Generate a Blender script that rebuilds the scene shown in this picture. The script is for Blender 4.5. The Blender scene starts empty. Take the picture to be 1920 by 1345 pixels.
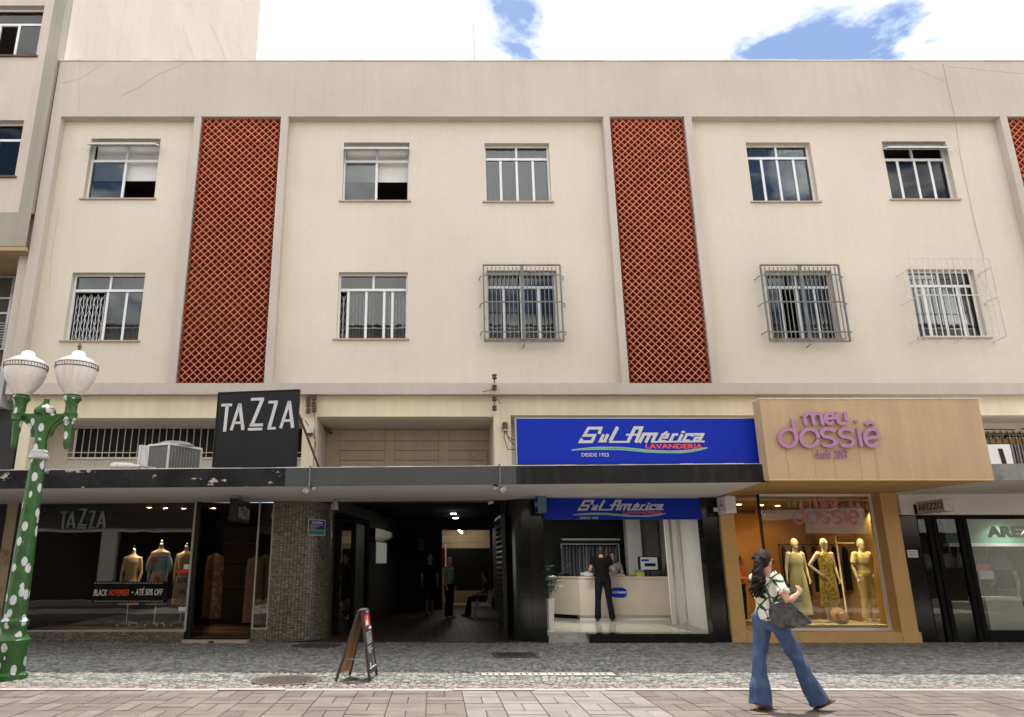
import bpy, bmesh, math, random
from mathutils import Vector, Matrix, Euler, noise as mnoise

RN = random.Random(11)
scene = bpy.context.scene
COL = scene.collection
PI = math.pi

# ---------------------------------------------------------------- camera, sky, sun, exposure
F, CX, CY, TILT, EYE = 1375.0, 813.0, 672.0, math.radians(15.8), 1.47
cam_d = bpy.data.cameras.new('camera'); cam = bpy.data.objects.new('camera', cam_d); COL.objects.link(cam)
cam.location = (0, 0, EYE); cam.rotation_euler = (PI/2 + TILT, 0, 0)
cam_d.sensor_width = 36; cam_d.lens = 36*F/1920; cam_d.shift_x = (960-CX)/1920
cam_d.clip_start = 0.05; cam_d.clip_end = 2000
scene.camera = cam

SUN_EL, SUN_AZ = math.radians(72.6), math.radians(3)      # sun high behind the building, a little to the right
world = bpy.data.worlds.new('World'); scene.world = world; world.use_nodes = True
def build_sky():
    nt = world.node_tree; N = nt.nodes; L = nt.links; N.clear()
    out = N.new('ShaderNodeOutputWorld'); bg = N.new('ShaderNodeBackground')
    sky = N.new('ShaderNodeTexSky'); sky.sky_type = 'NISHITA'; sky.sun_disc = False
    sky.sun_elevation = SUN_EL; sky.sun_rotation = SUN_AZ
    sky.air_density = 1.0; sky.dust_density = 0.6; sky.ozone_density = 2.0
    skm = N.new('ShaderNodeMix'); skm.data_type = 'RGBA'; skm.blend_type = 'MULTIPLY'; skm.inputs[0].default_value = 1
    L.new(sky.outputs[0], skm.inputs[6]); skm.inputs[7].default_value = (0.092, 0.092, 0.092, 1)
    tc = N.new('ShaderNodeTexCoord'); sep = N.new('ShaderNodeSeparateXYZ'); L.new(tc.outputs['Generated'], sep.inputs[0])
    zc = N.new('ShaderNodeMath'); zc.operation = 'MAXIMUM'; L.new(sep.outputs[2], zc.inputs[0]); zc.inputs[1].default_value = 0.0
    za = N.new('ShaderNodeMath'); za.operation = 'ADD'; L.new(zc.outputs[0], za.inputs[0]); za.inputs[1].default_value = 0.12
    dv = N.new('ShaderNodeVectorMath'); dv.operation = 'DIVIDE'
    cmb = N.new('ShaderNodeCombineXYZ')
    for i in range(3): L.new(za.outputs[0], cmb.inputs[i])
    L.new(tc.outputs['Generated'], dv.inputs[0]); L.new(cmb.outputs[0], dv.inputs[1])
    mp = N.new('ShaderNodeMapping'); L.new(dv.outputs[0], mp.inputs[0]); mp.inputs['Location'].default_value = SKY_OFF
    mp.inputs['Scale'].default_value = (1, 1, 0)
    n1 = N.new('ShaderNodeTexNoise'); n1.inputs['Scale'].default_value = 1.7; n1.inputs['Detail'].default_value = 9
    n1.inputs['Roughness'].default_value = 0.56; n1.inputs['Distortion'].default_value = 0.25
    L.new(mp.outputs[0], n1.inputs['Vector'])
    rp = N.new('ShaderNodeValToRGB'); L.new(n1.outputs[0], rp.inputs[0])
    rp.color_ramp.elements[0].position = 0.405; rp.color_ramp.elements[0].color = (0, 0, 0, 1)
    rp.color_ramp.elements[1].position = 0.482; rp.color_ramp.elements[1].color = (1, 1, 1, 1)
    n2 = N.new('ShaderNodeTexNoise'); n2.inputs['Scale'].default_value = 3.1; n2.inputs['Detail'].default_value = 6
    L.new(mp.outputs[0], n2.inputs['Vector'])
    cr = N.new('ShaderNodeValToRGB'); L.new(n2.outputs[0], cr.inputs[0])
    cr.color_ramp.elements[0].position = 0.28; cr.color_ramp.elements[0].color = (0.50, 0.53, 0.58, 1)
    cr.color_ramp.elements[1].position = 0.54; cr.color_ramp.elements[1].color = (1.38, 1.36, 1.32, 1)
    mx = N.new('ShaderNodeMix'); mx.data_type = 'RGBA'
    L.new(rp.outputs[0], mx.inputs[0]); L.new(skm.outputs[2], mx.inputs[6]); L.new(cr.outputs[0], mx.inputs[7])
    L.new(mx.outputs[2], bg.inputs[0]); bg.inputs[1].default_value = 1.0
    L.new(bg.outputs[0], out.inputs[0])
SKY_OFF = (15.255, 24.4483, 0.0)
build_sky()
sd = bpy.data.lights.new('sun', 'SUN'); sd.energy = 3.4; sd.angle = math.radians(0.53); sd.color = (1.0, 0.95, 0.87)
sun = bpy.data.objects.new('sun', sd); COL.objects.link(sun)
sdir = Vector((math.sin(SUN_AZ)*math.cos(SUN_EL), math.cos(SUN_AZ)*math.cos(SUN_EL), math.sin(SUN_EL)))
sun.rotation_euler = (-sdir).to_track_quat('-Z', 'Y').to_euler(); sun.location = sdir*60
vs = scene.view_settings; vs.view_transform = 'Standard'; vs.look = 'None'; vs.exposure = 0.93; vs.gamma = 1.0; vs.use_curve_mapping = False
scene.render.engine = 'CYCLES'
scene.cycles.use_denoising = True; scene.cycles.max_bounces = 8; scene.cycles.transparent_max_bounces = 16
scene.cycles.caustics_reflective = False; scene.cycles.caustics_refractive = False
scene.cycles.sample_clamp_indirect = 6.0

# ---------------------------------------------------------------- photo pixels to metres on a known plane
def _dir(px, py):
    u = (px-CX)/F; v = (CY-py)/F
    return u, math.cos(TILT)-v*math.sin(TILT), math.sin(TILT)+v*math.cos(TILT)
def at(px, py, Y):
    u, dy, dz = _dir(px, py); k = Y/dy
    return Vector((u*k, Y, EYE+dz*k))
def PX(px, py, Y): return at(px, py, Y).x
def PZ(py, Y): return at(CX, py, Y).z
def ground(px, py, z=0.0):
    u, dy, dz = _dir(px, py); k = (z-EYE)/dz
    return Vector((u*k, dy*k, z))

# ---------------------------------------------------------------- objects
WL = {}
def tag(o, label=None, cat=None, group=None, kind=None):
    if label: o['label'] = label
    if cat: o['category'] = cat
    if group: o['group'] = group
    if kind: o['kind'] = kind
    return o
def place(o, loc, parent=None):
    loc = Vector(loc); WL[o.name] = loc.copy()
    if parent is not None:
        o.parent = parent; o.location = loc - WL[parent.name]
    else: o.location = loc
def thing(name, label, cat, loc=(0, 0, 0), group=None):
    o = bpy.data.objects.new(name, None); COL.objects.link(o); o.empty_display_size = 0.2
    place(o, loc); return tag(o, label, cat, group)

class MB:
    def __init__(s): s.v = []; s.f = []; s.m = []
    def add(s, vs, fs, mi=0):
        b = len(s.v); s.v += [tuple(p) for p in vs]
        for q in fs: s.f.append([b+i for i in q]); s.m.append(mi)
        return s
    def box(s, x0, x1, y0, y1, z0, z1, mi=0):
        return s.add([(x0,y0,z0),(x1,y0,z0),(x1,y1,z0),(x0,y1,z0),(x0,y0,z1),(x1,y0,z1),(x1,y1,z1),(x0,y1,z1)],
              [(0,3,2,1),(4,5,6,7),(0,1,5,4),(1,2,6,5),(2,3,7,6),(3,0,4,7)], mi)
    def hexa(s, p, mi=0):   # 8 corners in box order
        return s.add(p, [(0,3,2,1),(4,5,6,7),(0,1,5,4),(1,2,6,5),(2,3,7,6),(3,0,4,7)], mi)
    def quad(s, a, b, c, d, mi=0): return s.add([a,b,c,d], [(0,1,2,3)], mi)
    def bar(s, p, q, w, h=None, mi=0, up=(0,0,1)):
        h = w if h is None else h
        p = Vector(p); q = Vector(q); d = (q-p).normalized(); u = Vector(up)
        if abs(d.dot(u)) > 0.95: u = Vector((0,1,0))
        a = d.cross(u).normalized()*w/2; b = a.cross(d).normalized()*h/2
        return s.add([p-a-b,p+a-b,p+a+b,p-a+b,q-a-b,q+a-b,q+a+b,q-a+b],
              [(0,3,2,1),(4,5,6,7),(0,1,5,4),(1,2,6,5),(2,3,7,6),(3,0,4,7)], mi)
    def tube(s, path, r, n=8, mi=0, caps=True, flat=1.0, flatdir=None):
        P = [Vector(p) for p in path]; rs = r if isinstance(r, (list, tuple)) else [r]*len(P)
        rings = []; ref = None
        for i, p in enumerate(P):
            d = (P[min(i+1, len(P)-1)]-P[max(i-1, 0)]).normalized()
            if flatdir is not None: ref = Vector(flatdir)
            elif ref is None: ref = Vector((0,0,1)) if abs(d.z) < 0.9 else Vector((0,1,0))
            a = ref - d*ref.dot(d)
            if a.length < 1e-4: a = Vector((1,0,0)) - d*d.x
            a.normalize()
            if flatdir is None: ref = a
            b = d.cross(a)
            rings.append([p + a*math.cos(2*PI*k/n)*rs[i]*flat + b*math.sin(2*PI*k/n)*rs[i] for k in range(n)])
        vs = [q for g in rings for q in g]; fs = []
        for i in range(len(P)-1):
            for k in range(n):
                fs.append((i*n+k, i*n+(k+1)%n, (i+1)*n+(k+1)%n, (i+1)*n+k))
        if caps: fs += [tuple(reversed(range(n))), tuple(range((len(P)-1)*n, len(P)*n))]
        return s.add(vs, fs, mi)
    def lathe(s, cx, cy, prof, n=20, mi=0, a0=0.0, a1=2*PI):
        full = abs(a1-a0-2*PI) < 1e-6; m = n if full else n+1
        vs = []
        for r, z in prof:
            for k in range(m):
                a = a0+(a1-a0)*k/n; vs.append((cx+r*math.cos(a), cy+r*math.sin(a), z))
        fs = []
        for i in range(len(prof)-1):
            for k in range(n):
                k2 = (k+1) % m if full else k+1
                fs.append((i*m+k, i*m+k2, (i+1)*m+k2, (i+1)*m+k))
        if full:
            if prof[0][0] > 1e-4: fs.append(tuple(reversed(range(m))))
            if prof[-1][0] > 1e-4: fs.append(tuple(range((len(prof)-1)*m, len(prof)*m)))
        return s.add(vs, fs, mi)
    def loft(s, rings, n=18, mi=0):   # ring: (x, y, z, rx, ry[, yaw])
        vs = []
        for g in rings:
            x, y, z, rx, ry = g[:5]; w = g[5] if len(g) > 5 else 0
            for k in range(n):
                a = 2*PI*k/n; p, q = rx*math.cos(a), ry*math.sin(a)
                vs.append((x+p*math.cos(w)-q*math.sin(w), y+p*math.sin(w)+q*math.cos(w), z))
        fs = [(i*n+k, i*n+(k+1)%n, (i+1)*n+(k+1)%n, (i+1)*n+k) for i in range(len(rings)-1) for k in range(n)]
        fs += [tuple(reversed(range(n))), tuple(range((len(rings)-1)*n, len(rings)*n))]
        return s.add(vs, fs, mi)
    def ell(s, c, r, n=14, m=9, mi=0):
        vs = [(c[0], c[1], c[2]-r[2])]
        for i in range(1, m):
            t = -PI/2+PI*i/m
            for k in range(n):
                a = 2*PI*k/n; vs.append((c[0]+r[0]*math.cos(t)*math.cos(a), c[1]+r[1]*math.cos(t)*math.sin(a), c[2]+r[2]*math.sin(t)))
        vs.append((c[0], c[1], c[2]+r[2])); fs = []
        for k in range(n): fs.append((0, 1+(k+1)%n, 1+k))
        for i in range(m-2):
            for k in range(n): fs.append((1+i*n+k, 1+i*n+(k+1)%n, 1+(i+1)*n+(k+1)%n, 1+(i+1)*n+k))
        for k in range(n): fs.append((1+(m-2)*n+k, 1+(m-2)*n+(k+1)%n, len(vs)-1))
        return s.add(vs, fs, mi)
    def prism(s, poly, y0, y1, mi=0):     # polygon in x,z (counter-clockwise seen from the front), front at y0
        n = len(poly)
        vs = [(x, y0, z) for x, z in poly] + [(x, y1, z) for x, z in poly]
        fs = [tuple(range(n)), tuple(reversed(range(n, 2*n)))] + [((k+1)%n, k, n+k, n+(k+1)%n) for k in range(n)]
        return s.add(vs, fs, mi)
    def ribbon(s, pts, w, y0, y1, mi=0, closed=False, round_ends=False):   # stroke in x,z with width, extruded in y
        P = [Vector((p[0], p[1])) for p in pts]
        if round_ends and not closed:
            out = []
            d0 = (P[0]-P[1]).normalized(); d1 = (P[-1]-P[-2]).normalized()
            P = [P[0]+d0*w*0.42] + P + [P[-1]+d1*w*0.42]
        n = len(P); Lp = []; Rp = []
        for i in range(n):
            a = P[(i-1) % n] if (closed or i > 0) else None; b = P[(i+1) % n] if (closed or i < n-1) else None
            d1 = (P[i]-a).normalized() if a is not None else None; d2 = (b-P[i]).normalized() if b is not None else None
            if d1 is None: d1 = d2
            if d2 is None: d2 = d1
            n1 = Vector((-d1.y, d1.x)); n2 = Vector((-d2.y, d2.x)); m = (n1+n2)
            if m.length < 1e-5: m = n1
            m.normalize(); k = w/2/max(0.45, m.dot(n1))
            if round_ends and not closed and i in (0, n-1): k *= 0.45
            Lp.append(P[i]+m*k); Rp.append(P[i]-m*k)
        rng = range(n if closed else n-1)
        vs = []
        for i in range(n):
            vs += [(Lp[i].x,y0,Lp[i].y),(Rp[i].x,y0,Rp[i].y),(Rp[i].x,y1,Rp[i].y),(Lp[i].x,y1,Lp[i].y)]
        fs = []
        for i in rng:
            a = 4*i; b = 4*((i+1) % n)
            fs += [(a,a+1,b+1,b),(a+1,a+2,b+2,b+1),(a+2,a+3,b+3,b+2),(a+3,a,b,b+3)]
        if not closed: fs += [(3,2,1,0),(4*n-4,4*n-3,4*n-2,4*n-1)]
        return s.add(vs, fs, mi)
    def text(s, body, x0, x1, z0, z1, y, depth=0.004, mi=0, bold=0.0, shear=0.0, spacing=1.0):
        c = bpy.data.curves.new('t', 'FONT'); c.body = body; c.size = 1; c.offset = bold; c.shear = shear
        c.space_character = spacing; c.resolution_u = 3
        o = bpy.data.objects.new('t', c); COL.objects.link(o)
        me = bpy.data.meshes.new_from_object(o.evaluated_get(bpy.context.evaluated_depsgraph_get()))
        xs = [v.co.x for v in me.vertices]; ys = [v.co.y for v in me.vertices]
        if xs:
            ax, bx, ay, by = min(xs), max(xs), min(ys), max(ys)
            sx = (x1-x0)/(bx-ax); sz = (z1-z0)/(by-ay)
            vs = [(x0+(v.co.x-ax)*sx, y, z0+(v.co.y-ay)*sz) for v in me.vertices]
            n = len(vs); fs = [tuple(p.vertices) for p in me.polygons]
            cnt = {}
            for p in fs:
                for i in range(len(p)):
                    e = (p[i], p[(i+1) % len(p)]); cnt[e] = 1
            vs2 = vs + [(a, b+depth, d) for a, b, d in vs]
            side = [(b, a, a+n, b+n) for (a, b) in cnt if (b, a) not in cnt]
            s.add(vs2, fs+side, mi)
        bpy.data.objects.remove(o); bpy.data.meshes.remove(me); bpy.data.curves.remove(c)
        return s
    def xf(s, M):
        s.v = [tuple(M @ Vector(p)) for p in s.v]; return s
    def xf2(s):      # lamp head: squeeze the capital and the globes to their measured heights
        zf = lambda z: z if z <= 3.11 else (3.11+(z-3.11)*.754 if z <= 3.80 else 3.63+(z-3.80)*.93)
        s.v = [(v[0], v[1], zf(v[2])) for v in s.v]; return s
    def mesh(s, name, mats, org):
        me = bpy.data.meshes.new(name)
        me.from_pydata([(p[0]-org[0], p[1]-org[1], p[2]-org[2]) for p in s.v], [], s.f)
        for m in (mats if isinstance(mats, (list, tuple)) else [mats]): me.materials.append(m)
        if isinstance(mats, (list, tuple)): me.polygons.foreach_set('material_index', s.m)
        me.update(); return me
    def origin(s):
        xs, ys, zs = zip(*s.v); return Vector(((min(xs)+max(xs))/2, (min(ys)+max(ys))/2, min(zs)))
    def build(s, name, mats, parent=None, label=None, cat=None, group=None, kind=None, smooth=False):
        org = s.origin(); me = s.mesh(name, mats, org)
        if smooth:
            me.polygons.foreach_set('use_smooth', [True]*len(me.polygons))
            try: me.set_sharp_from_angle(angle=math.radians(42))
            except Exception: pass
        o = bpy.data.objects.new(name, me); COL.objects.link(o); place(o, org, parent)
        return tag(o, label, cat, group, kind)
    def fuse(s, name, mats, parent=None, voxel=0.014, it=6, wrinkle=None, **kw):   # one continuous skin out of overlapping shapes
        me = s.mesh('tmp', mats if not isinstance(mats, (list, tuple)) else mats[0], (0, 0, 0))
        o = bpy.data.objects.new('tmp', me); COL.objects.link(o)
        r = o.modifiers.new('r', 'REMESH'); r.mode = 'VOXEL'; r.voxel_size = voxel
        m = o.modifiers.new('s', 'SMOOTH'); m.factor = 0.5; m.iterations = it
        me2 = bpy.data.meshes.new_from_object(o.evaluated_get(bpy.context.evaluated_depsgraph_get()))
        b = MB(); b.v = [tuple(v.co+(v.normal*wrinkle[0]*mnoise.noise((v.co.x*wrinkle[1], v.co.y*wrinkle[1], v.co.z*wrinkle[2])) if wrinkle else Vector())) for v in me2.vertices]; b.f = [list(p.vertices) for p in me2.polygons]; b.m = [0]*len(b.f)
        bpy.data.objects.remove(o); bpy.data.meshes.remove(me); bpy.data.meshes.remove(me2)
        return b.build(name, mats, parent, smooth=True, **kw)
    def holed(s, x0, x1, z0, z1, y0, y1, holes, mi=0, rim=True):   # wall slab in x,z with rectangular holes (hx0,hx1,hz0,hz1)
        xs = sorted(set([x0, x1] + [h[i] for h in holes for i in (0, 1)])); zs = sorted(set([z0, z1] + [h[i] for h in holes for i in (2, 3)]))
        for i in range(len(xs)-1):
            for j in range(len(zs)-1):
                cx, cz = (xs[i]+xs[i+1])/2, (zs[j]+zs[j+1])/2
                if any(h[0] < cx < h[1] and h[2] < cz < h[3] for h in holes): continue
                a, b, c, d = xs[i], xs[i+1], zs[j], zs[j+1]
                s.quad((a,y0,c),(b,y0,c),(b,y0,d),(a,y0,d), mi); s.quad((b,y1,c),(a,y1,c),(a,y1,d),(b,y1,d), mi)
        for a, b, c, d in holes:
            s.quad((a,y0,c),(a,y0,d),(a,y1,d),(a,y1,c), mi); s.quad((b,y0,d),(b,y0,c),(b,y1,c),(b,y1,d), mi)
            s.quad((a,y0,d),(b,y0,d),(b,y1,d),(a,y1,d), mi); s.quad((b,y0,c),(a,y0,c),(a,y1,c),(b,y1,c), mi)
        a, b, c, d = x0, x1, z0, z1
        s.quad((a,y0,d),(a,y0,c),(a,y1,c),(a,y1,d), mi); s.quad((b,y0,c),(b,y0,d),(b,y1,d),(b,y1,c), mi)
        s.quad((b,y0,d),(a,y0,d),(a,y1,d),(b,y1,d), mi); s.quad((a,y0,c),(b,y0,c),(b,y1,c),(a,y1,c), mi)
        return s
def copy_obj(o, loc, parent=None):
    c = o.copy(); COL.objects.link(c); c.parent = None; place(c, loc, parent); return c
def arc(cx, cz, rx, rz, a0, a1, n=18):
    return [(cx+rx*math.cos(math.radians(a0+(a1-a0)*i/n)), cz+rz*math.sin(math.radians(a0+(a1-a0)*i/n))) for i in range(n+1)]

# ---------------------------------------------------------------- materials
def mat(name, c, rough=0.6, var=0.08, scale=2.0, bump=0.0, bscale=60.0, metal=0.0, streak=0.0, spec=0.5, fine=0.0, coat=0.0, emit=None, spots=None):
    m = bpy.data.materials.new(name); m.use_nodes = True; nt = m.node_tree; N = nt.nodes; L = nt.links
    b = N['Principled BSDF']; b.inputs['Roughness'].default_value = rough; b.inputs['Metallic'].default_value = metal
    b.inputs['Specular IOR Level'].default_value = spec
    if coat: b.inputs['Coat Weight'].default_value = coat; b.inputs['Coat Roughness'].default_value = 0.08
    geo = N.new('ShaderNodeNewGeometry'); cur = None
    def noise(sc, det=4, vec=None, ro=0.55):
        n = N.new('ShaderNodeTexNoise'); n.inputs['Scale'].default_value = sc; n.inputs['Detail'].default_value = det; n.inputs['Roughness'].default_value = ro
        L.new(vec if vec is not None else geo.outputs['Position'], n.inputs['Vector']); return n.outputs[0]
    def mul(a, fac_out, lo, hi):
        r = N.new('ShaderNodeMapRange'); L.new(fac_out, r.inputs[0]); r.inputs[1].default_value = 0.3; r.inputs[2].default_value = 0.7
        r.inputs[3].default_value = lo; r.inputs[4].default_value = hi
        x = N.new('ShaderNodeMix'); x.data_type = 'RGBA'; x.blend_type = 'MULTIPLY'; x.inputs[0].default_value = 1
        if a is None: x.inputs[6].default_value = (*c, 1)
        else: L.new(a, x.inputs[6])
        L.new(r.outputs[0], x.inputs[7]); return x.outputs[2]
    if var: cur = mul(cur, noise(scale), 1-var, 1+var)
    if fine: cur = mul(cur, noise(scale*22, 3), 1-fine, 1+fine)
    if streak:
        mp = N.new('ShaderNodeMapping'); mp.inputs['Scale'].default_value = (3.2, 3.2, 0.22); L.new(geo.outputs['Position'], mp.inputs[0])
        cur = mul(cur, noise(1.6, 6, mp.outputs[0], 0.62), 1-streak, 1+streak*0.35)
    if spots:   # (colour, scale, threshold, stretch)
        sc, ss, th, st = spots
        mp = N.new('ShaderNodeMapping'); mp.inputs['Scale'].default_value = st; L.new(geo.outputs['Position'], mp.inputs[0])
        v = N.new('ShaderNodeTexVoronoi'); v.inputs['Scale'].default_value = ss; L.new(mp.outputs[0], v.inputs['Vector'])
        r = N.new('ShaderNodeMath'); r.operation = 'LESS_THAN'; L.new(v.outputs['Distance'], r.inputs[0]); r.inputs[1].default_value = th
        x = N.new('ShaderNodeMix'); x.data_type = 'RGBA'; L.new(r.outputs[0], x.inputs[0]); L.new(cur, x.inputs[6]); x.inputs[7].default_value = (*sc, 1); cur = x.outputs[2]
    if cur is None: b.inputs['Base Color'].default_value = (*c, 1)
    else: L.new(cur, b.inputs['Base Color'])
    if bump:
        bp = N.new('ShaderNodeBump'); bp.inputs['Strength'].default_value = bump; bp.inputs['Distance'].default_value = 0.01
        L.new(noise(bscale, 5), bp.inputs['Height']); L.new(bp.outputs[0], b.inputs['Normal'])
    if emit: b.inputs['Emission Color'].default_value = (*emit[0], 1); b.inputs['Emission Strength'].default_value = emit[1]
    m['out'] = 0
    return m
def worn(m, c2, scale=4.0, lo=0.60, hi=0.66, stretch=(1, 1, 1)):   # patches of another colour: flaked paint, dirt
    nt = m.node_tree; N = nt.nodes; L = nt.links; b = N['Principled BSDF']
    geo = N.new('ShaderNodeNewGeometry'); mp = N.new('ShaderNodeMapping'); mp.inputs['Scale'].default_value = stretch; L.new(geo.outputs['Position'], mp.inputs[0])
    n = N.new('ShaderNodeTexNoise'); n.inputs['Scale'].default_value = scale; n.inputs['Detail'].default_value = 8; n.inputs['Roughness'].default_value = 0.65; L.new(mp.outputs[0], n.inputs['Vector'])
    r = N.new('ShaderNodeMapRange'); L.new(n.outputs[0], r.inputs[0]); r.inputs[1].default_value = lo; r.inputs[2].default_value = hi
    x = N.new('ShaderNodeMix'); x.data_type = 'RGBA'; L.new(r.outputs[0], x.inputs[0])
    bc = b.inputs['Base Color']
    if bc.links: L.new(bc.links[0].from_socket, x.inputs[6])
    else: x.inputs[6].default_value = bc.default_value
    x.inputs[7].default_value = (*c2, 1); L.new(x.outputs[2], bc); return m
def glass(name, tint=(0.85, 0.9, 0.88), ior=1.52, rough=0.0, dirt=0.0, gain=1.0):
    m = bpy.data.materials.new(name); m.use_nodes = True; nt = m.node_tree; N = nt.nodes; L = nt.links; N.clear()
    out = N.new('ShaderNodeOutputMaterial'); tr = N.new('ShaderNodeBsdfTransparent'); gl = N.new('ShaderNodeBsdfGlossy'); mx = N.new('ShaderNodeMixShader')
    fr = N.new('ShaderNodeFresnel'); fr.inputs[0].default_value = ior; tr.inputs[0].default_value = (*tint, 1); gl.inputs['Roughness'].default_value = rough
    geo = N.new('ShaderNodeNewGeometry'); n = N.new('ShaderNodeTexNoise'); n.inputs['Scale'].default_value = 0.9; L.new(geo.outputs['Position'], n.inputs['Vector'])
    bp = N.new('ShaderNodeBump'); bp.inputs['Strength'].default_value = 0.04; bp.inputs['Distance'].default_value = 0.05; L.new(n.outputs[0], bp.inputs['Height']); L.new(bp.outputs[0], gl.inputs['Normal'])
    mm = N.new('ShaderNodeMath'); mm.operation = 'MULTIPLY'; mm.use_clamp = True; L.new(fr.outputs[0], mm.inputs[0]); mm.inputs[1].default_value = gain
    L.new(mm.outputs[0], mx.inputs[0]); L.new(tr.outputs[0], mx.inputs[1]); L.new(gl.outputs[0], mx.inputs[2]); L.new(mx.outputs[0], out.inputs[0])
    return m
M = {}
M['wall'] = mat('cream_render', (0.65, 0.582, 0.487), 0.85, 0.05, 0.35, 0.12, 70, streak=0.035, fine=0.02)
M['frame'] = mat('mauve_grey_render', (0.51, 0.455, 0.395), 0.85, 0.06, 0.5, 0.15, 60, streak=0.06, fine=0.02)
M['mezz'] = mat('yellow_cream_render', (0.76, 0.665, 0.49), 0.85, 0.06, 0.8, 0.12, 70, streak=0.10)
M['board'] = mat('cream_board', (0.60, 0.52, 0.38), 0.7, 0.08, 1.5, 0.05, 40, streak=0.08)
M['clay'] = mat('terracotta', (0.50, 0.075, 0.024), 0.8, 0.22, 5.0, 0.2, 80, fine=0.1)
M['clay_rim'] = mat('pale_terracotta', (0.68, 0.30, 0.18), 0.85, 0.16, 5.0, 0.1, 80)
M['alu'] = mat('white_aluminium', (0.74, 0.75, 0.77), 0.45, 0.05, 3, spec=0.5)
M['alu_dark'] = mat('aged_aluminium', (0.42, 0.43, 0.44), 0.4, 0.1, 4, metal=0.6)
M['steel'] = mat('grey_painted_steel', (0.16, 0.165, 0.165), 0.5, 0.25, 6, metal=0.3)
M['steel_w'] = worn(mat('white_painted_steel', (0.62, 0.60, 0.56), 0.5, 0.12, 6), (0.28, 0.17, 0.10), 9, 0.62, 0.68)
M['sill'] = mat('stone_sill', (0.42, 0.34, 0.27), 0.7, 0.12, 6, 0.1)
M['glass'] = glass('window_glass', (0.70, 0.73, 0.73), 1.55, gain=1.25)
M['shopglass'] = glass('shop_glass', (0.93, 0.95, 0.93), 1.5, gain=0.85)
M['dark'] = mat('dark_interior', (0.035, 0.032, 0.03), 0.8, 0.1)
M['room'] = mat('room_plaster', (0.34, 0.29, 0.24), 0.9, 0.08)
M['curtain'] = mat('grey_curtain', (0.30, 0.31, 0.33), 0.9, 0.08, 8)
M['curtain_b'] = mat('navy_curtain', (0.07, 0.08, 0.16), 0.9, 0.1, 8)
M['blind'] = mat('white_blind', (0.72, 0.72, 0.70), 0.8, 0.03)
M['black_paint'] = worn(worn(mat('worn_black_paint', (0.009, 0.009, 0.010), 0.6, 0.25, 3, 0.15, 40, streak=0.2, spec=0.2), (0.022, 0.022, 0.025), 1.6, 0.45, 0.6), (0.42, 0.40, 0.37), 3.6, 0.628, 0.642, (1, 1, 1.6))
M['black_paint2'] = worn(mat('faded_black_paint', (0.013, 0.0135, 0.0145), 0.55, 0.2, 2, 0.1, 40, streak=0.35, spec=0.2), (0.03, 0.03, 0.031), 1.2, 0.5, 0.7, (4, 1, .5))
M['grey_paint'] = worn(mat('slate_grey_paint', (0.052, 0.057, 0.059), 0.55, 0.06, 1.2, 0.15, 30, streak=0.1), (0.16, 0.165, 0.165), 2.2, 0.66, 0.70, (.3, 1, 5))
M['concrete'] = worn(mat('bare_concrete', (0.26, 0.255, 0.25), 0.85, 0.15, 2, 0.3, 40, streak=0.25), (0.13, 0.13, 0.13), 2.0, 0.55, 0.7)
M['soffit'] = worn(mat('white_soffit', (0.84, 0.79, 0.74), 0.85, 0.06, 0.8, 0.08, 50), (0.55, 0.48, 0.42), 0.9, 0.6, 0.85)
M['tan'] = mat('tan_render', (0.51, 0.365, 0.22), 0.9, 0.07, 1.2, 0.35, 160, streak=0.10, fine=0.05)
M['tan_smooth'] = worn(mat('tan_paint', (0.66, 0.41, 0.165), 0.75, 0.06, 1.5, 0.08, 60, streak=0.05), (0.46, 0.27, 0.10), 1.3, 0.6, 0.8)
M['mosaic'] = [mat('mosaic_%d' % i, c, 0.28, 0.12, 9, spec=0.6) for i, c in enumerate([(0.17,0.148,0.112),(0.22,0.195,0.15),(0.12,0.105,0.082),(0.29,0.26,0.20)])]
M['grout'] = mat('grout', (0.045, 0.042, 0.036), 0.9, 0.15)
M['granite'] = worn(mat('black_granite', (0.008, 0.0085, 0.008), 0.12, 0.3, 6, spec=0.5), (0.022, 0.022, 0.018), 3.0, 0.5, 0.8)
M['stone'] = [mat('sidewalk_stone_%d' % i, c, 0.75, 0.22, 7, 0.4, 45, fine=0.1, spec=0.2) for i, c in enumerate([(0.22,0.219,0.205),(0.17,0.17,0.16),(0.275,0.27,0.254),(0.13,0.13,0.123)])]
M['stone_p'] = [mat('pink_stone_%d' % i, c, 0.75, 0.2, 7, 0.4, 45, spec=0.2) for i, c in enumerate([(0.24,0.195,0.185),(0.19,0.16,0.15),(0.28,0.235,0.22)])]
M['mortar'] = mat('sand_mortar', (0.055, 0.052, 0.046), 0.95, 0.2, 6, 0.4, 60)
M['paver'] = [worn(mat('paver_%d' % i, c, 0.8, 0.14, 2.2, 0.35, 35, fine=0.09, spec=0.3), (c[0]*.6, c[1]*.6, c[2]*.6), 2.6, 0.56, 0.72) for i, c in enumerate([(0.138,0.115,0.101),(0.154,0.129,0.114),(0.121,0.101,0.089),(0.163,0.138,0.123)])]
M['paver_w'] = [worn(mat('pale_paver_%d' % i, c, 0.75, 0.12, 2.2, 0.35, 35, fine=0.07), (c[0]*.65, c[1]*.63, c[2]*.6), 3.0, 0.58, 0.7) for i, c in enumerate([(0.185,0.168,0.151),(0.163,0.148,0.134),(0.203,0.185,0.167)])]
M['kerb'] = mat('granite_kerb', (0.33, 0.305, 0.285), 0.7, 0.15, 4, 0.35, 50, fine=0.12)
M['iron'] = worn(mat('cast_iron', (0.085, 0.066, 0.06), 0.6, 0.2, 6, 0.5, 60, metal=0.2), (0.15, 0.10, 0.08), 6, 0.5, 0.7)
M['white'] = mat('white_paint', (0.76, 0.75, 0.73), 0.55, 0.04, 3)
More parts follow.
